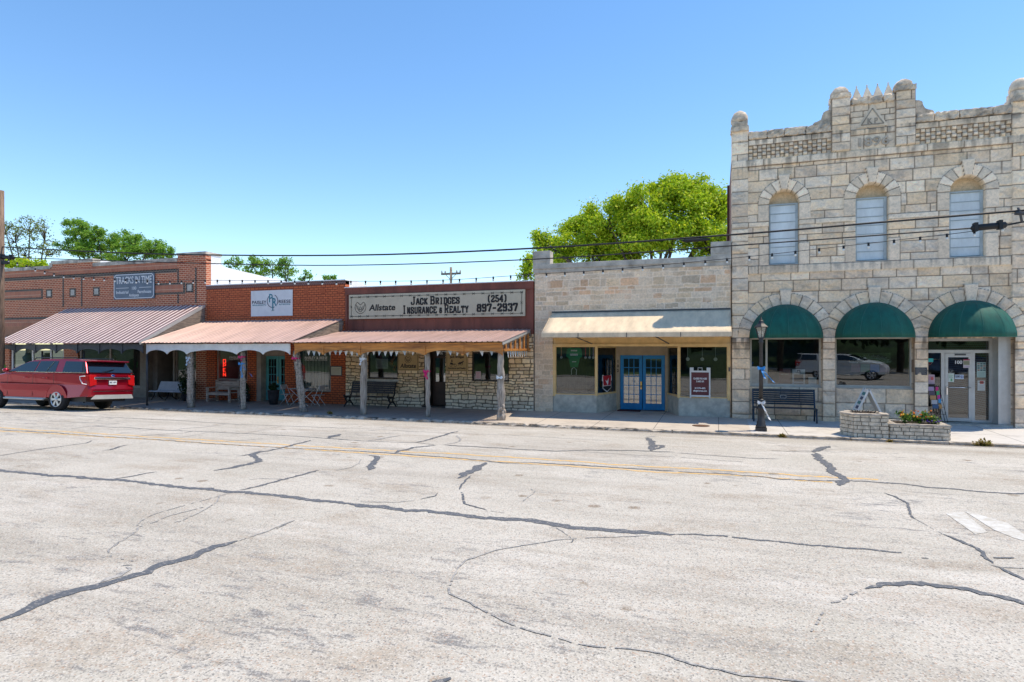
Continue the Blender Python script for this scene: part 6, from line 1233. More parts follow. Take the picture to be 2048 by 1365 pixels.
# sandwich boards
SBW = simple('white_plastic', (.66, .67, .66), .5, var=.06); zb = walk_z(-1.7)
t = thing('sandwich_board', 'white folding sandwich board standing behind the tall planter', 'sandwich board', (4.25, -1.7, zb), 'sandwich boards')
for sg in (-1, 1):
    mb = MB(); A = lambda s_, yy: (4.25+sg*.56*(1-s_), yy, zb+1.24*s_)
    mb.bar(A(0, -2.02), A(1, -2.02), .05, .045, up=(0, 1, 0)); mb.bar(A(0, -1.42), A(1, -1.42), .05, .045, up=(0, 1, 0)); o = mb.build('frame', SBW, t); mb = MB(); p = [A(.12, -2.0), A(.12, -1.44), A(.97, -1.44), A(.97, -2.0)]; mb.quad(p); mb.quad([(q[0]-sg*.012, q[1], q[2]) for q in reversed(p)]); m_ = mb.build('panel', SBW, t, recalc=False)
mb = MB()
for k in range(7): s0 = .18+.11*k; xx = lambda s_: 4.25-.56*(1-s_)-.008; mb.quad([(xx(s0), -1.95, zb+1.24*s0), (xx(s0), -1.5-.06*(k % 2), zb+1.24*s0), (xx(s0+.07), -1.5-.06*(k % 2), zb+1.24*(s0+.07)), (xx(s0+.07), -1.95, zb+1.24*(s0+.07))], k % 2)
mb.build('print', [flat('teal_print', (.04, .18, .2), .6), flat('navy_print', (.04, .06, .12), .6)], t, recalc=False)
def aframe(cx, y, z0, w_, hh, label, panel, txts, grp='sandwich boards'):
    t = thing('sandwich_board', label, 'sandwich board', (cx, y, z0), grp); mb = MB(); a, b = cx-w_/2, cx+w_/2
    mb.box(a, a+.05, y-.02, y+.02, z0, z0+hh); mb.box(b-.05, b, y-.02, y+.02, z0, z0+hh); mb.box(a+.05, b-.05, y-.019, y+.019, z0+.04, z0+.10); mb.box(a+.05, b-.05, y-.019, y+.019, z0+hh-.17, z0+hh-.11); mb.box(a+.05, a+.13, y-.018, y+.018, z0+hh-.12, z0+hh); mb.box(b-.13, b-.05, y-.018, y+.018, z0+hh-.12, z0+hh)
    mb.tube([(cx-.07, y, z0+hh-.12), (cx-.07, y, z0+hh-.01), (cx+.07, y, z0+hh-.01), (cx+.07, y, z0+hh-.12)], .014, 6); mb.build('frame', SBW, t); mb = MB(); mb.box(a+.05, b-.05, y-.012, y+.01, z0+.10, z0+hh-.17); mb.build('panel', panel, t)
    for s_, dz, sz, W_ in txts: text(s_, sz, cx, z0+dz, y-.016, M['white_flat'], t, W=W_, off=.003)
    return t
MAR = simple('maroon_panel', (.11, .02, .025), .5, var=.1)
aframe(-.62, -.035, .665, .70, 1.08, 'white framed maroon board advertising classes at the right shop window', MAR, [('CLASSES FOR AGES', .66, .085, .46), ('3 AND UP!', .56, .085, .26), ('817-774-4892', .32, .08, .36), ('afinglercross.com', .23, .08, .46)])
aframe(2.62, .45, 1.18, .40, .52, 'little white framed display board low in the stone window', simple('dark_panel', (.04, .03, .03), .5), [('ART', .40, .1, .2)])
t = thing('maroon_placard', 'dark maroon placard leaning inside the stone window', 'placard', (2.2, .45, 1.2)); mb = MB(); mb.box(2.0, 2.36, .45, .47, 1.2, 1.72); mb.build('sheet', simple('maroon_card', (.12, .02, .02), .6), t); text('HISTORIC', .07, 2.18, 1.5, .447, M['lt_conc'], t, W=.26)
poster('pale leaflet in the lower right corner of the stone window', 2.9, 3.15, 1.2, 1.45, .24, (.45, .55, .56), lines(.2, .8, .3, .8, 4, (.25, .35, .38)))
# etched sun sign in the middle stone window
t = thing('etched_sun_sign', 'clear etched sunrise panel with four tinted panels in the middle window', 'sign', (4.75, .26, 1.55)); mb = MB(); mb.box(4.15, 5.35, .262, .268, 1.93, 2.28); mb.build('panel', glass('etched_glass', .22, (.45, .52, .5)), t)
mb = MB(); stroke(mb, [(p[0], p[2]) for p in ringpts(4.78, 1.90, .42, .20, 10, 170, 0, 16)], .008, .258)
for k in range(25): a = R(15+150*k/24); rr_ = 1+(.45 if k % 2 else .3); stroke(mb, [(4.78+.45*math.cos(a), 1.90+.22*math.sin(a)), (4.78+.45*rr_*math.cos(a), 1.90+.22*rr_*math.sin(a))], .006, .257)
mb.build('etching', flat('etched_white', (.35, .40, .42), .7), t)
for k, cc in enumerate(((.16, .09, .08), (.08, .16, .09), (.05, .12, .3), (.16, .07, .10))): mb = MB(); mb.box(4.2+.28*k, 4.46+.28*k, .262, .268, 1.64, 1.90); mb.build('tinted_panel', flat('tint_%d' % k, cc, .4), t)
# magazine rack
t = thing('magazine_rack', 'wire rack of colourful magazines leaning beside the glass door', 'rack', (6.55, .2, 0)); y_ = .32; mb = MB()
for q in range(5): a = 6.42+.075*q; mb.tube([(a, y_+.05, 1.25), (a+.20, y_-.12, .06)], .008, 5)
for q in range(6): u = q/5; mb.tube([(6.42+.2*u, y_+.04-.17*u, 1.2-1.1*u), (6.72+.2*u, y_+.04-.17*u, 1.2-1.1*u)], .008, 5)
mb.box(6.3, 6.62, y_+.04, y_+.1, 1.15, 1.27); mb.build('frame', M['black'], t)
for k, (a, b, cc) in enumerate(((6.40, 1.06, (.4, .3, .5)), (6.42, .92, (.08, .07, .12)), (6.45, .78, (.5, .28, .12)), (6.48, .64, (.5, .5, .55)), (6.50, .50, (.03, .1, .22)), (6.61, 1.06, (.6, .02, .2)), (6.63, .93, (.03, .4, .15)), (6.65, .80, (.6, .02, .3)), (6.67, .68, (.02, .3, .6)), (6.69, .50, (.5, .25, .08)))):
    mb = MB(); w_ = .16 if k < 5 else .07; yy = y_+.02-.17*(1.25-b)/1.2-.02; mb.box(a, a+w_, yy-.02, yy-.005, b, b+.13); mb.build('magazine', flat('mag_%d' % k, cc, .4), t)
# shop-window items in the tan shop
t = thing('green_jersey', 'green shirt hanging in the left tan shop window', 'shirt', (-5.3, .12, 2.2)); mb = MB(); y_ = .13
mb.prism([(-5.5, 2.40), (-5.36, 2.46), (-5.22, 2.43), (-5.08, 2.46), (-4.94, 2.40), (-4.90, 2.12), (-5.0, 2.05), (-5.08, 1.70), (-5.36, 1.70), (-5.44, 2.05), (-5.54, 2.12)], y_, y_+.03); mb.build('shirt', simple('green_fabric', (.01, .26, .10), .8, var=.15), t)
mb = MB(); mb.box(-5.38, -5.08, y_-.004, y_, 2.15, 2.22); mb.box(-5.35, -5.1, y_-.004, y_, 2.32, 2.37); mb.box(-5.30, -5.14, y_-.004, y_, 1.9, 1.93); mb.tube([(-5.24, y_, 1.70), (-5.32, y_-.01, 1.62), (-5.33, y_, 1.42)], .014, 5); mb.tube([(-5.22, y_, 1.70), (-5.12, y_-.01, 1.6), (-5.14, y_, 1.42)], .014, 5); mb.build('print', M['white_flat'], t)
for k, (x_, cc, lb) in enumerate(((-5.72, (.5, .2, .1), 'red medal ribbon left of the green shirt'), (-4.78, (.5, .02, .05), 'dark red medal ribbon right of the green shirt'), (-4.62, (.6, .35, .1), 'orange medal ribbon in the left tan window'), (-4.48, (.5, .3, .5), 'lilac medal ribbon nearest the window post'))):
    t = thing('medal', lb, 'medal', (x_, .13, 2.3), 'medals hanging in the tan shop'); mb = MB(); mb.box(x_-.018, x_+.018, .13, .135, 2.12, 2.48); mb.build('ribbon_strip', flat('med_%d' % k, cc, .7), t); mb = MB(); mb.lathe([(.05, -.008), (.05, .008)], (x_, .13, 2.08), 12, T=Matrix.Rotation(R(90), 4, 'X')); mb.build('disc', M['alu'], t)
for k, (x_, lb) in enumerate(((-1.05, 'round hanging medal at the left of the right tan window'), (-.55, 'round hanging medal above the maroon board'), (-.1, 'round hanging medal in the right corner of the tan window'))):
    t = thing('medal', lb, 'medal', (x_, .13, 2.3), 'medals hanging in the tan shop'); mb = MB(); mb.tube([(x_, .13, 2.48), (x_, .13, 2.10)], .006, 5); mb.build('cord', M['alu'], t); mb = MB(); mb.lathe([(.065, -.008), (.065, .008)], (x_, .13, 2.04), 14, T=Matrix.Rotation(R(90), 4, 'X')); mb.build('disc', M['lt_conc'], t)
# shield logo on the angled window
t = thing('shield_sign', 'red and black shield emblem with white bird in the angled window', 'sign', (-4.0, .5, .9)); a = Vector((-4.30, .15, 0)); d = (Vector((-3.86, 1.35, 0))-a).normalized()
def sh(name, pts, mat, off): mb = MB(); mb.quad([tuple(a+d*(.62+u)+Vector((-.0, 0, z))+Vector((off, -off*.3, 0))) for u, z in pts]); mb.build(name, mat, t, recalc=False)
sh('shield_back', [(-.34, 1.42), (-.2, 1.38), (.2, 1.38), (.34, 1.42), (.38, 1.2), (.3, 1.15), (.33, .9), (0, .74), (-.33, .9), (-.3, 1.15), (-.38, 1.2)], M['white_flat'], .02)
sh('shield_red', [(-.31, 1.38), (.31, 1.38), (.27, 1.0), (-.27, 1.0)], flat('shield_red', (.45, .01, .02), .5), .027); sh('shield_base', [(-.29, .98), (.29, .98), (.3, .91), (0, .78), (-.3, .91)], M['ink'], .027)
sh('bird', [(-.16, 1.22), (-.03, 1.16), (.12, 1.3), (.08, 1.12), (.03, 1.0), (-.03, 1.08)], M['white_flat'], .033)
# small sidewalk things
t = thing('manhole_cover', 'round rusty cover set in the sidewalk before the tan shop', 'manhole cover', (-.53, -2.35, walk_z(-2.35))); mb = MB(); mb.lathe([(.27, 0), (.27, .008), (.24, .01), (.23, .006), (.01, .006)], (-.53, -2.35, walk_z(-2.35)), 24); mb.build('cover', simple('rusty_iron', (.13, .07, .045), .8, .3, var=.3), t)
t = thing('door_mat', 'dark red door mat at the blue double doors', 'door mat', (-3.3, 1.2, 0)); mb = MB(); mb.box(-3.72, -2.85, .95, 1.38, .002, .02); mb.build('mat', simple('maroon_mat', (.10, .02, .02), .95, var=.3), t)
t = thing('wall_bell', 'small dark metal box on the trim right of the tan window', 'fixture', (.35, -.02, 1.7)); mb = MB(); mb.box(.33, .38, -.03, .0, 1.62, 1.76); mb.build('box', M['darkgrey'], t)
WEED = leafmat('dry_weeds', (.22, .16, .04), (.42, .30, .09), (.25, .28, .05))
for k, (px_, py_, n_, s_, lb) in enumerate(((1966, 897, 260, .16, 'largest dry yellow weed clump at the kerb by the door'), (1565, 873, 120, .09, 'small dry weeds in the gutter right of the street lamp'), (1780, 889, 60, .05, 'tiny weed tuft below the low planter'), (660, 838, 70, .10, 'dry tuft on the sidewalk edge near the leaning post'))):
    y_ = KERB-.04 if k < 3 else -3.2; x_ = PX(px_, y_); t = tag(leaves('weeds', blobpts((x_, y_, (road_z(y_) if k < 3 else walk_z(y_))+s_*.5), (s_*1.5, s_*.5, s_*.8), n_, k, .1), .035, WEED, None, k), lb, 'weed', 'weeds along the kerb')
    t['kind'] = 'thing'
r = random.Random(11); mb = MB()
for k in range(380): x_ = r.uniform(-9, 9); y_ = KERB-.02-abs(r.gauss(0, .10)); z_ = road_z(y_)+.004; s_ = r.uniform(.008, .025); mb.bar((x_, y_, z_), (x_+s_*2, y_+r.uniform(-1, 1)*s_, z_+.006), s_, .006)
tag(mb.build('gutter_debris', simple('dry_leaf_litter', (.28, .20, .10), .95, var=.4)), 'dry leaf bits and grit lying along the gutter', 'debris', kind='stuff')
# hanging things in the dark building's windows
for k, (x_, cc, lb) in enumerate(((-36.0, (.03, .12, .2), 'teal display vase in the far left white framed window'), (-34.5, (.18, .12, .06), 'round basket hanging in the white framed window'), (-29.8, (.3, .18, .08), 'lamp display in the wide window behind the car'), (-24.3, (.5, .5, .5), 'white cowboy style sign in the window behind the slatted bench'))):
    t = thing('window_display', lb, 'display', (x_, .5, 1.6), 'goods shown in the antique shop windows'); mb = MB(); mb.lathe([(.05, -.3), (.22, -.15), (.26, .05), (.12, .2), (.14, .28)], (x_, .5, 1.9), 14); mb.build('body', flat('disp_%d' % k, cc, .5), t)
t = thing('round_sign', 'round green rimmed white sign standing behind the red car hood', 'sign', (PX(-1, -3.3), -3.3, 1.3)); X0 = PX(1, -3.3); mb = MB(); T_ = Matrix.Rotation(R(90), 4, 'X'); mb.lathe([(.34, -.02), (.34, .02)], (X0, -3.3, 1.50), 24, T=T_); mb.build('rim', flat('bright_green', (.05, .45, .03), .5), t)
mb = MB(); mb.lathe([(.25, -.01), (.25, .012)], (X0, -3.315, 1.50), 24, T=T_); mb.build('face', M['white_flat'], t); mb = MB(); mb.tube([(X0, -3.3, -.05), (X0, -3.3, 1.2)], .03, 8); mb.lathe([(.2, 0), (.2, .04)], (X0, -3.3, walk_z(-3.3)), 12); mb.build('stand', M['darkgrey'], t)

# ================================================================== RED SUV
def suv(label, loc, paint, name='parked_car', group='parked cars', rz=0):
    car = thing(name, label, 'car', (0, 0, 0), group)
    V = lambda cx, cy, z: (-cx, cy-1.015, z)
    WR, ZC = .43, .43; XR, XF = 1.6, 5.05
    def arc(c, a0, a1, r_=.565, n=12): return [(c+r_*math.cos(R(a0+(a1-a0)*k/n)), ZC+r_*math.sin(R(a0+(a1-a0)*k/n))) for k in range(n+1)]
    low = [(.32, .56), (XR-.56, .50)]+arc(XR, 173, 7)+[(XR+.57, .47), (XF-.57, .47)]+arc(XF, 173, 7)+[(XF+.56, .50), (5.9, .50), (5.98, .7), (5.97, 1.0), (5.85, 1.14), (5.5, 1.27), (4.75, 1.40), (4.55, 1.43), (2.4, 1.45), (.16, 1.45), (.06, 1.38), (.02, 1.0), (-.05, .85), (-.05, .62), (.02, .56)]
    mb = MB(); n = len(low)
    ys_ = [(0, .05), (.045, .012), (.16, .0)]; lay = [0.0, .05, .2, 1.83, 1.98, 2.03]; ins = [.06, .015, 0, 0, .015, .06]
    cxm = 3.0
    def inset(p, d_, fr):
        x_, z_ = p; 
        x_ = x_+d_*1.2*(1 if x_ < .4 else -1 if x_ > 5.6 else 0)
        if z_ > 1.15: z_ -= d_*.9
        return (x_, z_)
    def yoff(z_, side): # tumble of the body side
        q = .0+.035*max(0, (z_-1.1)/.35)+.03*max(0, (.75-z_)/.3); return q
    for i, (yy, dd) in enumerate(zip(lay, ins)):
        sgn = 1 if yy < 1 else -1
        for p in low: x_, z_ = inset(p, dd, 0); e_ = yoff(z_, 0)*(1 if i in (0, 1, 4, 5) else .6); taper = .10*max(0, (.5-x_)/.5)**2+.16*max(0, (x_-5.2)/.8)**2; mb.v.append(V(x_, yy+sgn*(e_+taper)*(1 if i not in (2, 3) else .5), z_))
    for i in range(len(lay)-1):
        for k in range(n): mb.f.append((i*n+k, i*n+(k+1) % n, (i+1)*n+(k+1) % n, (i+1)*n+k)); mb.m.append(0); mb.sm.append(False)
    mb.f.append(tuple(range(n))); mb.f.append(tuple(reversed(range((len(lay)-1)*n, len(lay)*n)))); mb.m += [0, 0]; mb.sm += [False]*2
    mb.build('body', paint, car, bevel=.012)
    # cabin
    gp = [(.10, 1.43), (.22, 1.62), (.40, 1.90), (.8, 1.965), (1.6, 1.985), (2.5, 1.975), (3.2, 1.93), (3.55, 1.85), (4.72, 1.40)]
    gy = lambda z_: .055+.30*max(0, z_-1.42)
    mb = MB(); 
    for side in (0, 1):
        for x_, z_ in gp: y_ = gy(z_); mb.v.append(V(x_, y_ if side == 0 else 2.03-y_, z_))
    m_ = len(gp); mb.f.append(tuple(range(m_))); mb.f.append(tuple(reversed(range(m_, 2*m_)))); [mb.f.append((k, (k+1) % m_, m_+(k+1) % m_, m_+k)) for k in range(m_)]; mb.m += [0]*(m_+2); mb.sm += [False]*(m_+2); mb.build('cabin', paint, car, bevel=.035)
    TG = bpy.data.materials.get('tinted_car_glass') or flat('tinted_car_glass', (.006, .012, .016), .03); TG.node_tree.nodes['Principled BSDF'].inputs['Specular IOR Level'].default_value = .9
    BT = bpy.data.materials.get('black_trim') or flat('black_trim', (.012, .012, .013), .4)
    def sidepoly(pts, name_, mat_, off, thick=.012):
        for s_ in (0, 1):
            mb = MB(); a_ = [V(x_, (gy(z_)-off) if s_ == 0 else 2.03-gy(z_)+off, z_) for x_, z_ in pts]; b_ = [V(x_, (gy(z_)+thick) if s_ == 0 else 2.03-gy(z_)-thick, z_) for x_, z_ in pts]; k0 = len(pts); mb.v = a_+b_; mb.f = [tuple(range(k0)), tuple(reversed(range(k0, 2*k0)))]+[(k, (k+1) % k0, k0+(k+1) % k0, k0+k) for k in range(k0)]; mb.m = [0]*len(mb.f); mb.sm = [False]*len(mb.f); mb.build(name_, mat_, car)
    sidepoly([(2.98, 1.475), (4.38, 1.475), (4.20, 1.56), (3.62, 1.80), (3.35, 1.865), (2.86, 1.885)], 'window', TG, .006); sidepoly([(1.80, 1.475), (2.92, 1.475), (2.80, 1.888), (1.80, 1.895)], 'window', TG, .006); sidepoly([(.36, 1.475), (1.42, 1.475), (1.42, 1.895), (.52, 1.88)], 'window', TG, .006); sidepoly([(.13, 1.475), (.34, 1.475), (.50, 1.88), (.39, 1.86)], 'pillar', BT, .008)
    mb = MB()
    for (a, b), (c, d) in (((2.30, 1.48), (2.02, 1.885)),): mb.bar(V(a, gy(b)-.012, b), V(c, gy(d)-.012, d), .02, .01)
    mb.bar(V(.14, .035, 1.462), V(4.5, .035, 1.462), .03, .02); mb.bar(V(.14, 1.995, 1.462), V(4.5, 1.995, 1.462), .03, .02); mb.build('chrome_strip', M['chrome'], car)
    # rear glass, front glass
    mb = MB(); mb.quad([V(.085, .13, 1.475), V(.085, 1.90, 1.475), V(.355, 1.79, 1.86), V(.355, .24, 1.86)]); o = mb.build('rear_window', TG, car, recalc=False); so = o.modifiers.new('t', 'SOLIDIFY'); so.thickness = .02; so.offset = 0
    mb = MB(); mb.quad([V(4.62, .15, 1.445), V(4.62, 1.88, 1.445), V(3.64, 1.76, 1.83), V(3.64, .27, 1.83)]); o = mb.build('windscreen', TG, car, recalc=False); so = o.modifiers.new('t', 'SOLIDIFY'); so.thickness = .02; so.offset = 0
    mb = MB(); mb.box(-.75, -.16, -.80, .80, 1.885, 1.94); mb.build('spoiler', paint, car, bevel=.02)
    mb = MB(); mb.bar(V(.02, .6, 1.50), V(.13, 1.15, 1.60), .02, .02); mb.build('rear_wiper', BT, car)
    for s_ in (0, 1):
        f_ = lambda y_: y_ if s_ == 0 else 2.03-y_
        LR = bpy.data.materials.get('tail_lamp_red') or flat('tail_lamp_red', (.5, .01, .012), .12)
        mb = MB(); a, b, c = f_(.0), f_(.30), f_(.035)
        mb.prism([(0.50, 1.36), (.06, 1.38), (.03, .98), (.30, 1.0)], 0, 1) if False else None
        P_ = [V(.46, c-.0, 1.37), V(.06, f_(.09), 1.39), V(.00, f_(.12), .96), V(.26, c, 1.0)]; n_ = Vector((0, -1 if s_ == 0 else 1, 0))*.022
        b0 = len(mb.v); mb.v += [tuple(Vector(q)+n_) for q in P_]+[tuple(Vector(q)-n_*3) for q in P_]; mb.f += [(b0, b0+1, b0+2, b0+3), (b0+7, b0+6, b0+5, b0+4)]+[(b0+k, b0+(k+1) % 4, b0+4+(k+1) % 4, b0+4+k) for k in range(4)]; mb.m += [0]*6; mb.sm += [False]*6
        P2 = [V(.035, f_(.09), 1.39), V(.035, f_(.36), 1.39), V(-.012, f_(.36), 1.02), V(-.02, f_(.10), .96)]; b0 = len(mb.v); n2 = Vector((.02, 0, 0)); mb.v += [tuple(Vector(q)+n2) for q in P2]+[tuple(Vector(q)-n2*3) for q in P2]; mb.f += [(b0, b0+1, b0+2, b0+3), (b0+7, b0+6, b0+5, b0+4)]+[(b0+k, b0+(k+1) % 4, b0+4+(k+1) % 4, b0+4+k) for k in range(4)]; mb.m += [0]*6; mb.sm += [False]*6
        tl = mb.build('tail_lamp', LR, car)
        mb = MB(); pts = [V(.12, c-.03*(1 if s_ == 0 else -1), 1.34), V(.40, c-.025*(1 if s_ == 0 else -1), 1.32), V(.38, c-.025*(1 if s_ == 0 else -1), 1.22), V(.24, c-.025*(1 if s_ == 0 else -1), 1.05), V(.06, c-.0, 1.03)]; mb.tube(pts, .018, 6); mb.build('lamp_band', M['white_flat'], tl)
        mb = MB(); mb.tube([V(XR+.62, f_(-.04), .42), V(XF-.62, f_(-.04), .42)], .04, 8); mb.box(-(XF-.6), -(XR+.6), min(f_(.0), f_(.12))-1.015, max(f_(.0), f_(.12))-1.015, .44, .475); mb.build('running_board', M['alu'], car)
        mb = MB(); mb.tube([V(.9, f_(.30), 1.975), V(1.0, f_(.28), 2.03), V(3.2, f_(.28), 2.02), V(3.35, f_(.30), 1.93)], .022, 6); mb.build('roof_rail', BT, car)
        mb = MB(); mb.ball(V(4.28, f_(-.13), 1.52), .11, 10, 6, sz=.75); mb.build('mirror', paint, car); mb = MB(); mb.tube([V(4.3, f_(.06), 1.47), V(4.28, f_(-.08), 1.49)], .03, 6); mb.build('mirror_stalk', BT, car)
        for xh in (2.12, 3.2): mb = MB(); mb.tube([V(xh, f_(.03), 1.235), V(xh+.04, f_(-.02), 1.24), V(xh+.22, f_(-.02), 1.245), V(xh+.26, f_(.03), 1.24)], .016, 6); mb.build('door_handle', paint, car)
        mb = MB(); yy = f_(.008)-1.015; sg = -1 if s_ == 0 else 1
        for xs2, zl in ((2.92, .52), (4.35, .52), (1.78, 1.02)): mb = MB(); mb.box(-xs2-.006, -xs2+.006, min(yy+sg*.006, yy), max(yy+sg*.006, yy), zl, 1.38); mb.build('door_seam', BT, car)

        # wheel wells and wheels
        for xc in (XR, XF):
            mb = MB(); T2 = Matrix.Rotation(R(90), 4, 'X'); y_a = f_(.02); cen = V(xc, f_(.14), ZC)
            wh = MB(); prof = [(.27, -.12), (.40, -.125), (.425, -.10), (.43, 0), (.425, .10), (.40, .125), (.27, .12)]; wh.lathe(prof, cen, 28, T=T2); w_ = wh.build('wheel', M['rubber'], car)
            s2 = -1 if s_ == 0 else 1; rm_ = MB(); yo = s2*.128
            rm_.lathe([(.285, -.01), (.285, .01), (.262, .014), (.255, -.02)], (cen[0], cen[1]+yo, cen[2]), 28, T=T2)
            for k in range(6):
                a = 2*math.pi*k/6; a2 = .22; c0 = Vector((cen[0], cen[1]+yo+s2*.004, cen[2]))
                q = [c0+Vector((math.cos(a+t_)*rr2, 0, math.sin(a+t_)*rr2)) for t_, rr2 in ((-.5, .07), (-.2, .265), (.2, .265), (.5, .07))]; b0 = len(rm_.v); rm_.v += [tuple(p) for p in q]+[tuple(p-Vector((0, s2*.03, 0))) for p in q]; rm_.f += [(b0, b0+1, b0+2, b0+3)]+[(b0+j, b0+(j+1) % 4, b0+4+(j+1) % 4, b0+4+j) for j in range(4)]; rm_.m += [0]*5; rm_.sm += [False]*5
            rm_.lathe([(.075, -.02), (.07, .02), (.02, .024)], (cen[0], cen[1]+yo, cen[2]), 14, T=T2 if s2 < 0 else Matrix.Rotation(R(-90), 4, 'X')); rm_.build('rim', bpy.data.materials.get('alloy') or flat('alloy', (.62, .64, .68), .28, .8), w_)
            dk = MB(); dk.lathe([(.27, -.02), (.02, -.02)], (cen[0], cen[1]+yo*.55, cen[2]), 20, T=T2); dk.build('wheel_hub', BT, w_)
    ub = MB(); ub.box(-5.7, -.3, -.80, .80, .36, .9); 
    ub.build('underbody', BT, car)
    # tailgate furniture
    mb = MB(); mb.box(-.03, .015, -.74, .74, 1.22, 1.305); mb.build('chrome_bar', M['chrome'], car, bevel=.008); mb = MB(); mb.box(.03, .055, -.80, .86, .755, .78); mb.build('bumper_strip', M['chrome'], car)
    mb = MB(); mb.prism([(-.86, .47), (.86, .47), (.78, .63), (-.70, .63)], .03, .075, ax='x'); mb.build('skid_plate', M['alu'], car)
    pl = MB(); pl.box(.0, .03, -.155, .155, 1.02, 1.17); p_ = pl.build('number_plate', M['white_flat'], car)
    tx = text('RSC 1074', .085, 0, 0, 0, DARKB, p_, W=.26, off=.001); tx.data.transform(Matrix.Translation((.033, 0, 1.075)) @ Matrix.Rotation(R(90), 4, 'Z'))
    em = MB(); em.lathe([(.075, 0), (.075, .014), (.06, .018)], (0, 0, 0), 20); e_ = em.build('oval_badge', M['chrome'], car); e_.data.transform(Matrix.Translation((.01, 0, 1.365)) @ Matrix.Rotation(R(90), 4, 'Y') @ Matrix.Diagonal((.55, 1.15, 1, 1)))
    em = MB(); em.lathe([(.064, 0), (.064, .021)], (0, 0, 0), 20); b_ = em.build('badge_face', flat('badge_blue', (.01, .03, .2), .3), e_); b_.data.transform(Matrix.Translation((.01, 0, 1.365)) @ Matrix.Rotation(R(90), 4, 'Y') @ Matrix.Diagonal((.52, 1.15, 1, 1)))
    car.location = loc; car.rotation_euler = (R(-3.0) if rz == 0 else 0, 0, rz); return car
RP, t_, b_ = NM('metallic_red'); b_.inputs['Base Color'].default_value = (.36, .004, .02, 1); b_.inputs['Metallic'].default_value = .55; b_.inputs['Roughness'].default_value = .28; b_.inputs['Coat Weight'].default_value = .6; b_.inputs['Coat Roughness'].default_value = .03
suv('metallic red SUV with tinted windows parked at the kerb', (-22.30, -5.30, .0), RP)
WP = flat('car_white', (.62, .64, .66), .25); BP = flat('car_navy', (.02, .05, .12), .2)
suv('white SUV parked across the street', (5.9, -29.0, .1), WP, rz=R(200)); suv('navy blue SUV parked across the street', (15.2, -32.5, .1), BP, rz=R(170))
# ================================================================== TREES
LB = leafmat('bright_spring_leaves', (.22, .38, .01), (.52, .66, .02), (.74, .72, .04)); LG1 = leafmat('mid_green_leaves', (.13, .30, .03), (.30, .50, .06), (.42, .56, .07)); LO = leafmat('olive_sparse_leaves', (.12, .18, .04), (.26, .32, .08), (.36, .34, .09)); LD = leafmat('dark_tree_leaves', (.012, .03, .006), (.03, .06, .01), (.05, .07, .012))
BARK = simple('tree_bark', (.09, .07, .055), .95, var=.3)
def tree(name, label, Y, base_px, clumps, leaf, mat, dens, limb_r=.22, cat='tree', group='trees behind the shops', shell=.35, flatn=0., sub=10):
    """clumps: (photo x, y, radius x px, radius y px, depth offset m) measured on the plane Y"""
    bx = PX(base_px, Y); t = thing(name, label, cat, (bx, Y, -.4), group); r = random.Random(int(base_px)); allp = []; br = MB()
    sc = (FPX*CT+(base_px-1024)*ST)/(D+Y); zs = [P(c[0], c[1], Y)[2] for c in clumps]; zmin = min(zs); fork = Vector((bx, Y, max(1.5, zmin*.55)))
    for i, (cx, cy, rx, ry, dy) in enumerate(clumps):
        c = Vector(P(cx, cy, Y)); c.y += dy; RX, RZ = rx/sc*1.05, ry/sc; RY = (RX+RZ)/2*.9
        mid = fork.lerp(c, .5)+Vector((r.uniform(-.4, .4), r.uniform(-.4, .4), -.5)); br.tube([fork, mid, c, c+Vector((r.uniform(-.3, .3)*RX, 0, RZ*.6))], [limb_r*.55, limb_r*.35, limb_r*.18, .015], 6)
        for k in range(sub):
            d = Vector((r.gauss(0, 1), r.gauss(0, .8), r.gauss(0, .9)+.25)).normalized(); q = r.uniform(.45, .98); sc_ = c+Vector((d.x*RX*q, d.y*RY*q, d.z*RZ*q)); f = r.uniform(.22, .42)
            n = int(dens*RX*RZ*f*2.2)+8; allp.append(blobpts(tuple(sc_), (RX*f, RY*f, RZ*f*(1-flatn*.4)), n, r.randint(0, 99999), .1))
            br.tube([c+Vector((0, 0, -RZ*.4)), c.lerp(sc_, .6)+Vector((0, 0, -.1)), sc_], [limb_r*.13, .03, .012], 5)
        allp.append(blobpts(tuple(c), (RX, RY, RZ), int(dens*RX*RZ*.9), r.randint(0, 99999), shell))
    allp = [q_+np.random.RandomState(i_).randn(*q_.shape)*np.exp(np.random.RandomState(i_+9).randn(len(q_), 1)*.3)*.13 for i_, q_ in enumerate(allp)]
    br.tube([(bx, Y, -.45), (bx+.05, Y, fork.z*.5), tuple(fork)], [limb_r*1.3, limb_r, limb_r*.75], 10); br.build('trunk', BARK, t)
    leaves('crown', np.concatenate(allp), leaf, mat, t, int(base_px), flatn); return t
tree('leafy_tree', 'large bright green tree rising behind the tan shop', 16, 1290, [(1105, 500, 45, 40, 0), (1150, 470, 55, 45, 1), (1215, 440, 55, 50, 0), (1215, 500, 70, 40, 1), (1300, 415, 60, 50, 0), (1370, 400, 70, 48, 0), (1420, 430, 45, 50, 1), (1330, 470, 75, 50, -1), (1420, 490, 50, 45, 0), (1270, 480, 60, 45, 1), (1385, 375, 40, 25, 0), (1082, 480, 18, 18, 0), (1180, 495, 60, 35, 1), (1245, 460, 50, 45, 0), (1440, 400, 20, 40, 1)], .09, LB, 230, .3, sub=16)
tree('leafy_tree', 'small bright bush showing left of the tan shop parapet block', 18, 1056, [(1058, 525, 14, 18, 0), (1063, 545, 18, 18, 0), (1048, 552, 12, 12, 0)], .14, LB, 60, .1)
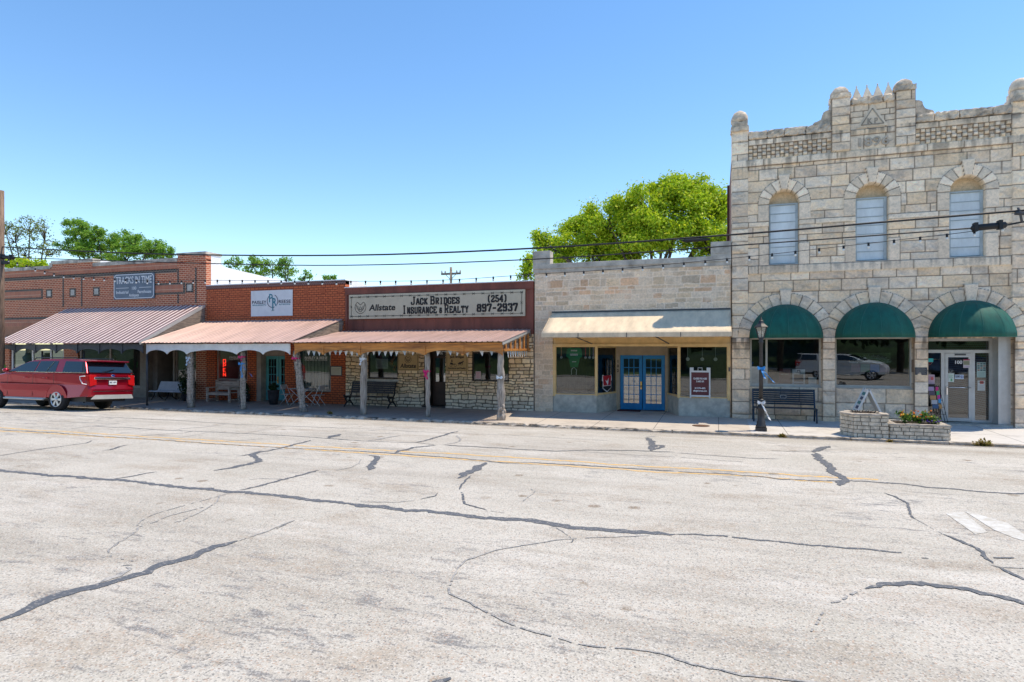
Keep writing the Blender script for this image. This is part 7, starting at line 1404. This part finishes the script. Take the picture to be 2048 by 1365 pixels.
tree('feathery_tree', 'spreading mid green tree behind the dark brick building', 26, 225, [(158, 462, 30, 20, 0), (195, 475, 32, 22, 0), (230, 480, 34, 24, 1), (265, 490, 36, 22, 0), (300, 500, 34, 18, 0), (332, 508, 22, 13, 0), (145, 492, 34, 16, 0), (190, 505, 50, 20, 0), (250, 515, 55, 18, 0), (138, 446, 14, 8, 0)], .105, LG1, 140, .3, flatn=.5, sub=14)
tree('sparse_tree', 'thin half bare olive tree beside the utility pole', 26, 62, [(30, 475, 32, 28, 0), (60, 455, 38, 26, 0), (90, 470, 26, 30, 0), (50, 505, 45, 20, 0), (95, 505, 28, 16, 0), (10, 460, 20, 25, 0)], .12, LO, 9, .28, sub=14)
tree('round_bush', 'bright yellow green tree top just above the far left coping', 12, 55, [(28, 530, 26, 12, 0), (62, 530, 30, 12, 0), (90, 537, 20, 9, 0)], .14, LB, 100, .15)
tree('leafy_tree', 'airy green tree behind the white roof slope', 34, 560, [(470, 528, 22, 14, 0), (505, 530, 30, 16, 0), (545, 535, 30, 18, 0), (575, 545, 24, 16, 0), (610, 552, 16, 12, 0), (520, 550, 45, 12, 0), (570, 525, 16, 10, 0)], .12, LG1, 60, .25)
tree('leafy_tree', 'tiny distant tree top over the orange brick parapet', 60, 662, [(655, 556, 8, 5, 0), (668, 556, 7, 4, 0)], .22, LG1, 26, .15)
# trees across the street, seen in the shop windows and giving it shade
def back_tree(x, y, h, r_, label, seed):
    t = thing('shade_tree', label, 'tree', (x, y, 0), 'trees across the street'); z0 = lawn_z(x, y) if x < 1 else 0; rr = random.Random(seed); mb = MB(); mb.tube([(x, y, z0-.3), (x+.1, y, z0+h*.3), (x, y, z0+h*.5)], [.35, .28, .2], 8); pts = []
    for k in range(9):
        c = (x+rr.uniform(-.7, .7)*r_, y+rr.uniform(-.7, .7)*r_, z0+h*rr.uniform(.38, .85)); mb.tube([(x, y, z0+h*.3), c], [.14, .03], 5); pts.append(blobpts(c, (r_*.5, r_*.5, h*.2), 420, rr.randint(0, 9999), .2))
    mb.build('trunk', BARK, t); leaves('crown', np.concatenate(pts), .35, LD, t, seed)
for i, (x, y, h, r_, lb) in enumerate(((-34, -36, 9, 6, 'dark tree on the lawn, westernmost'), (-22, -33, 8, 5.5, 'dark tree on the lawn opposite the brick shop'), (-11, -37, 9, 6, 'dark tree on the lawn opposite the office'), (-3, -31, 7, 4.5, 'dark tree on the lawn opposite the tan shop'), (6, -46, 10, 6.5, 'dark tree beyond the parked white SUV'), (17, -46, 10, 7, 'dark tree beyond the parked navy SUV'), (29, -40, 9, 6, 'dark tree at the right end of the parking'), (-48, -38, 9, 7, 'dark tree at the far left of the lawn'), (11, -58, 11, 7, 'dark tree behind the parking area'))): back_tree(x, y, h, r_, lb, i)
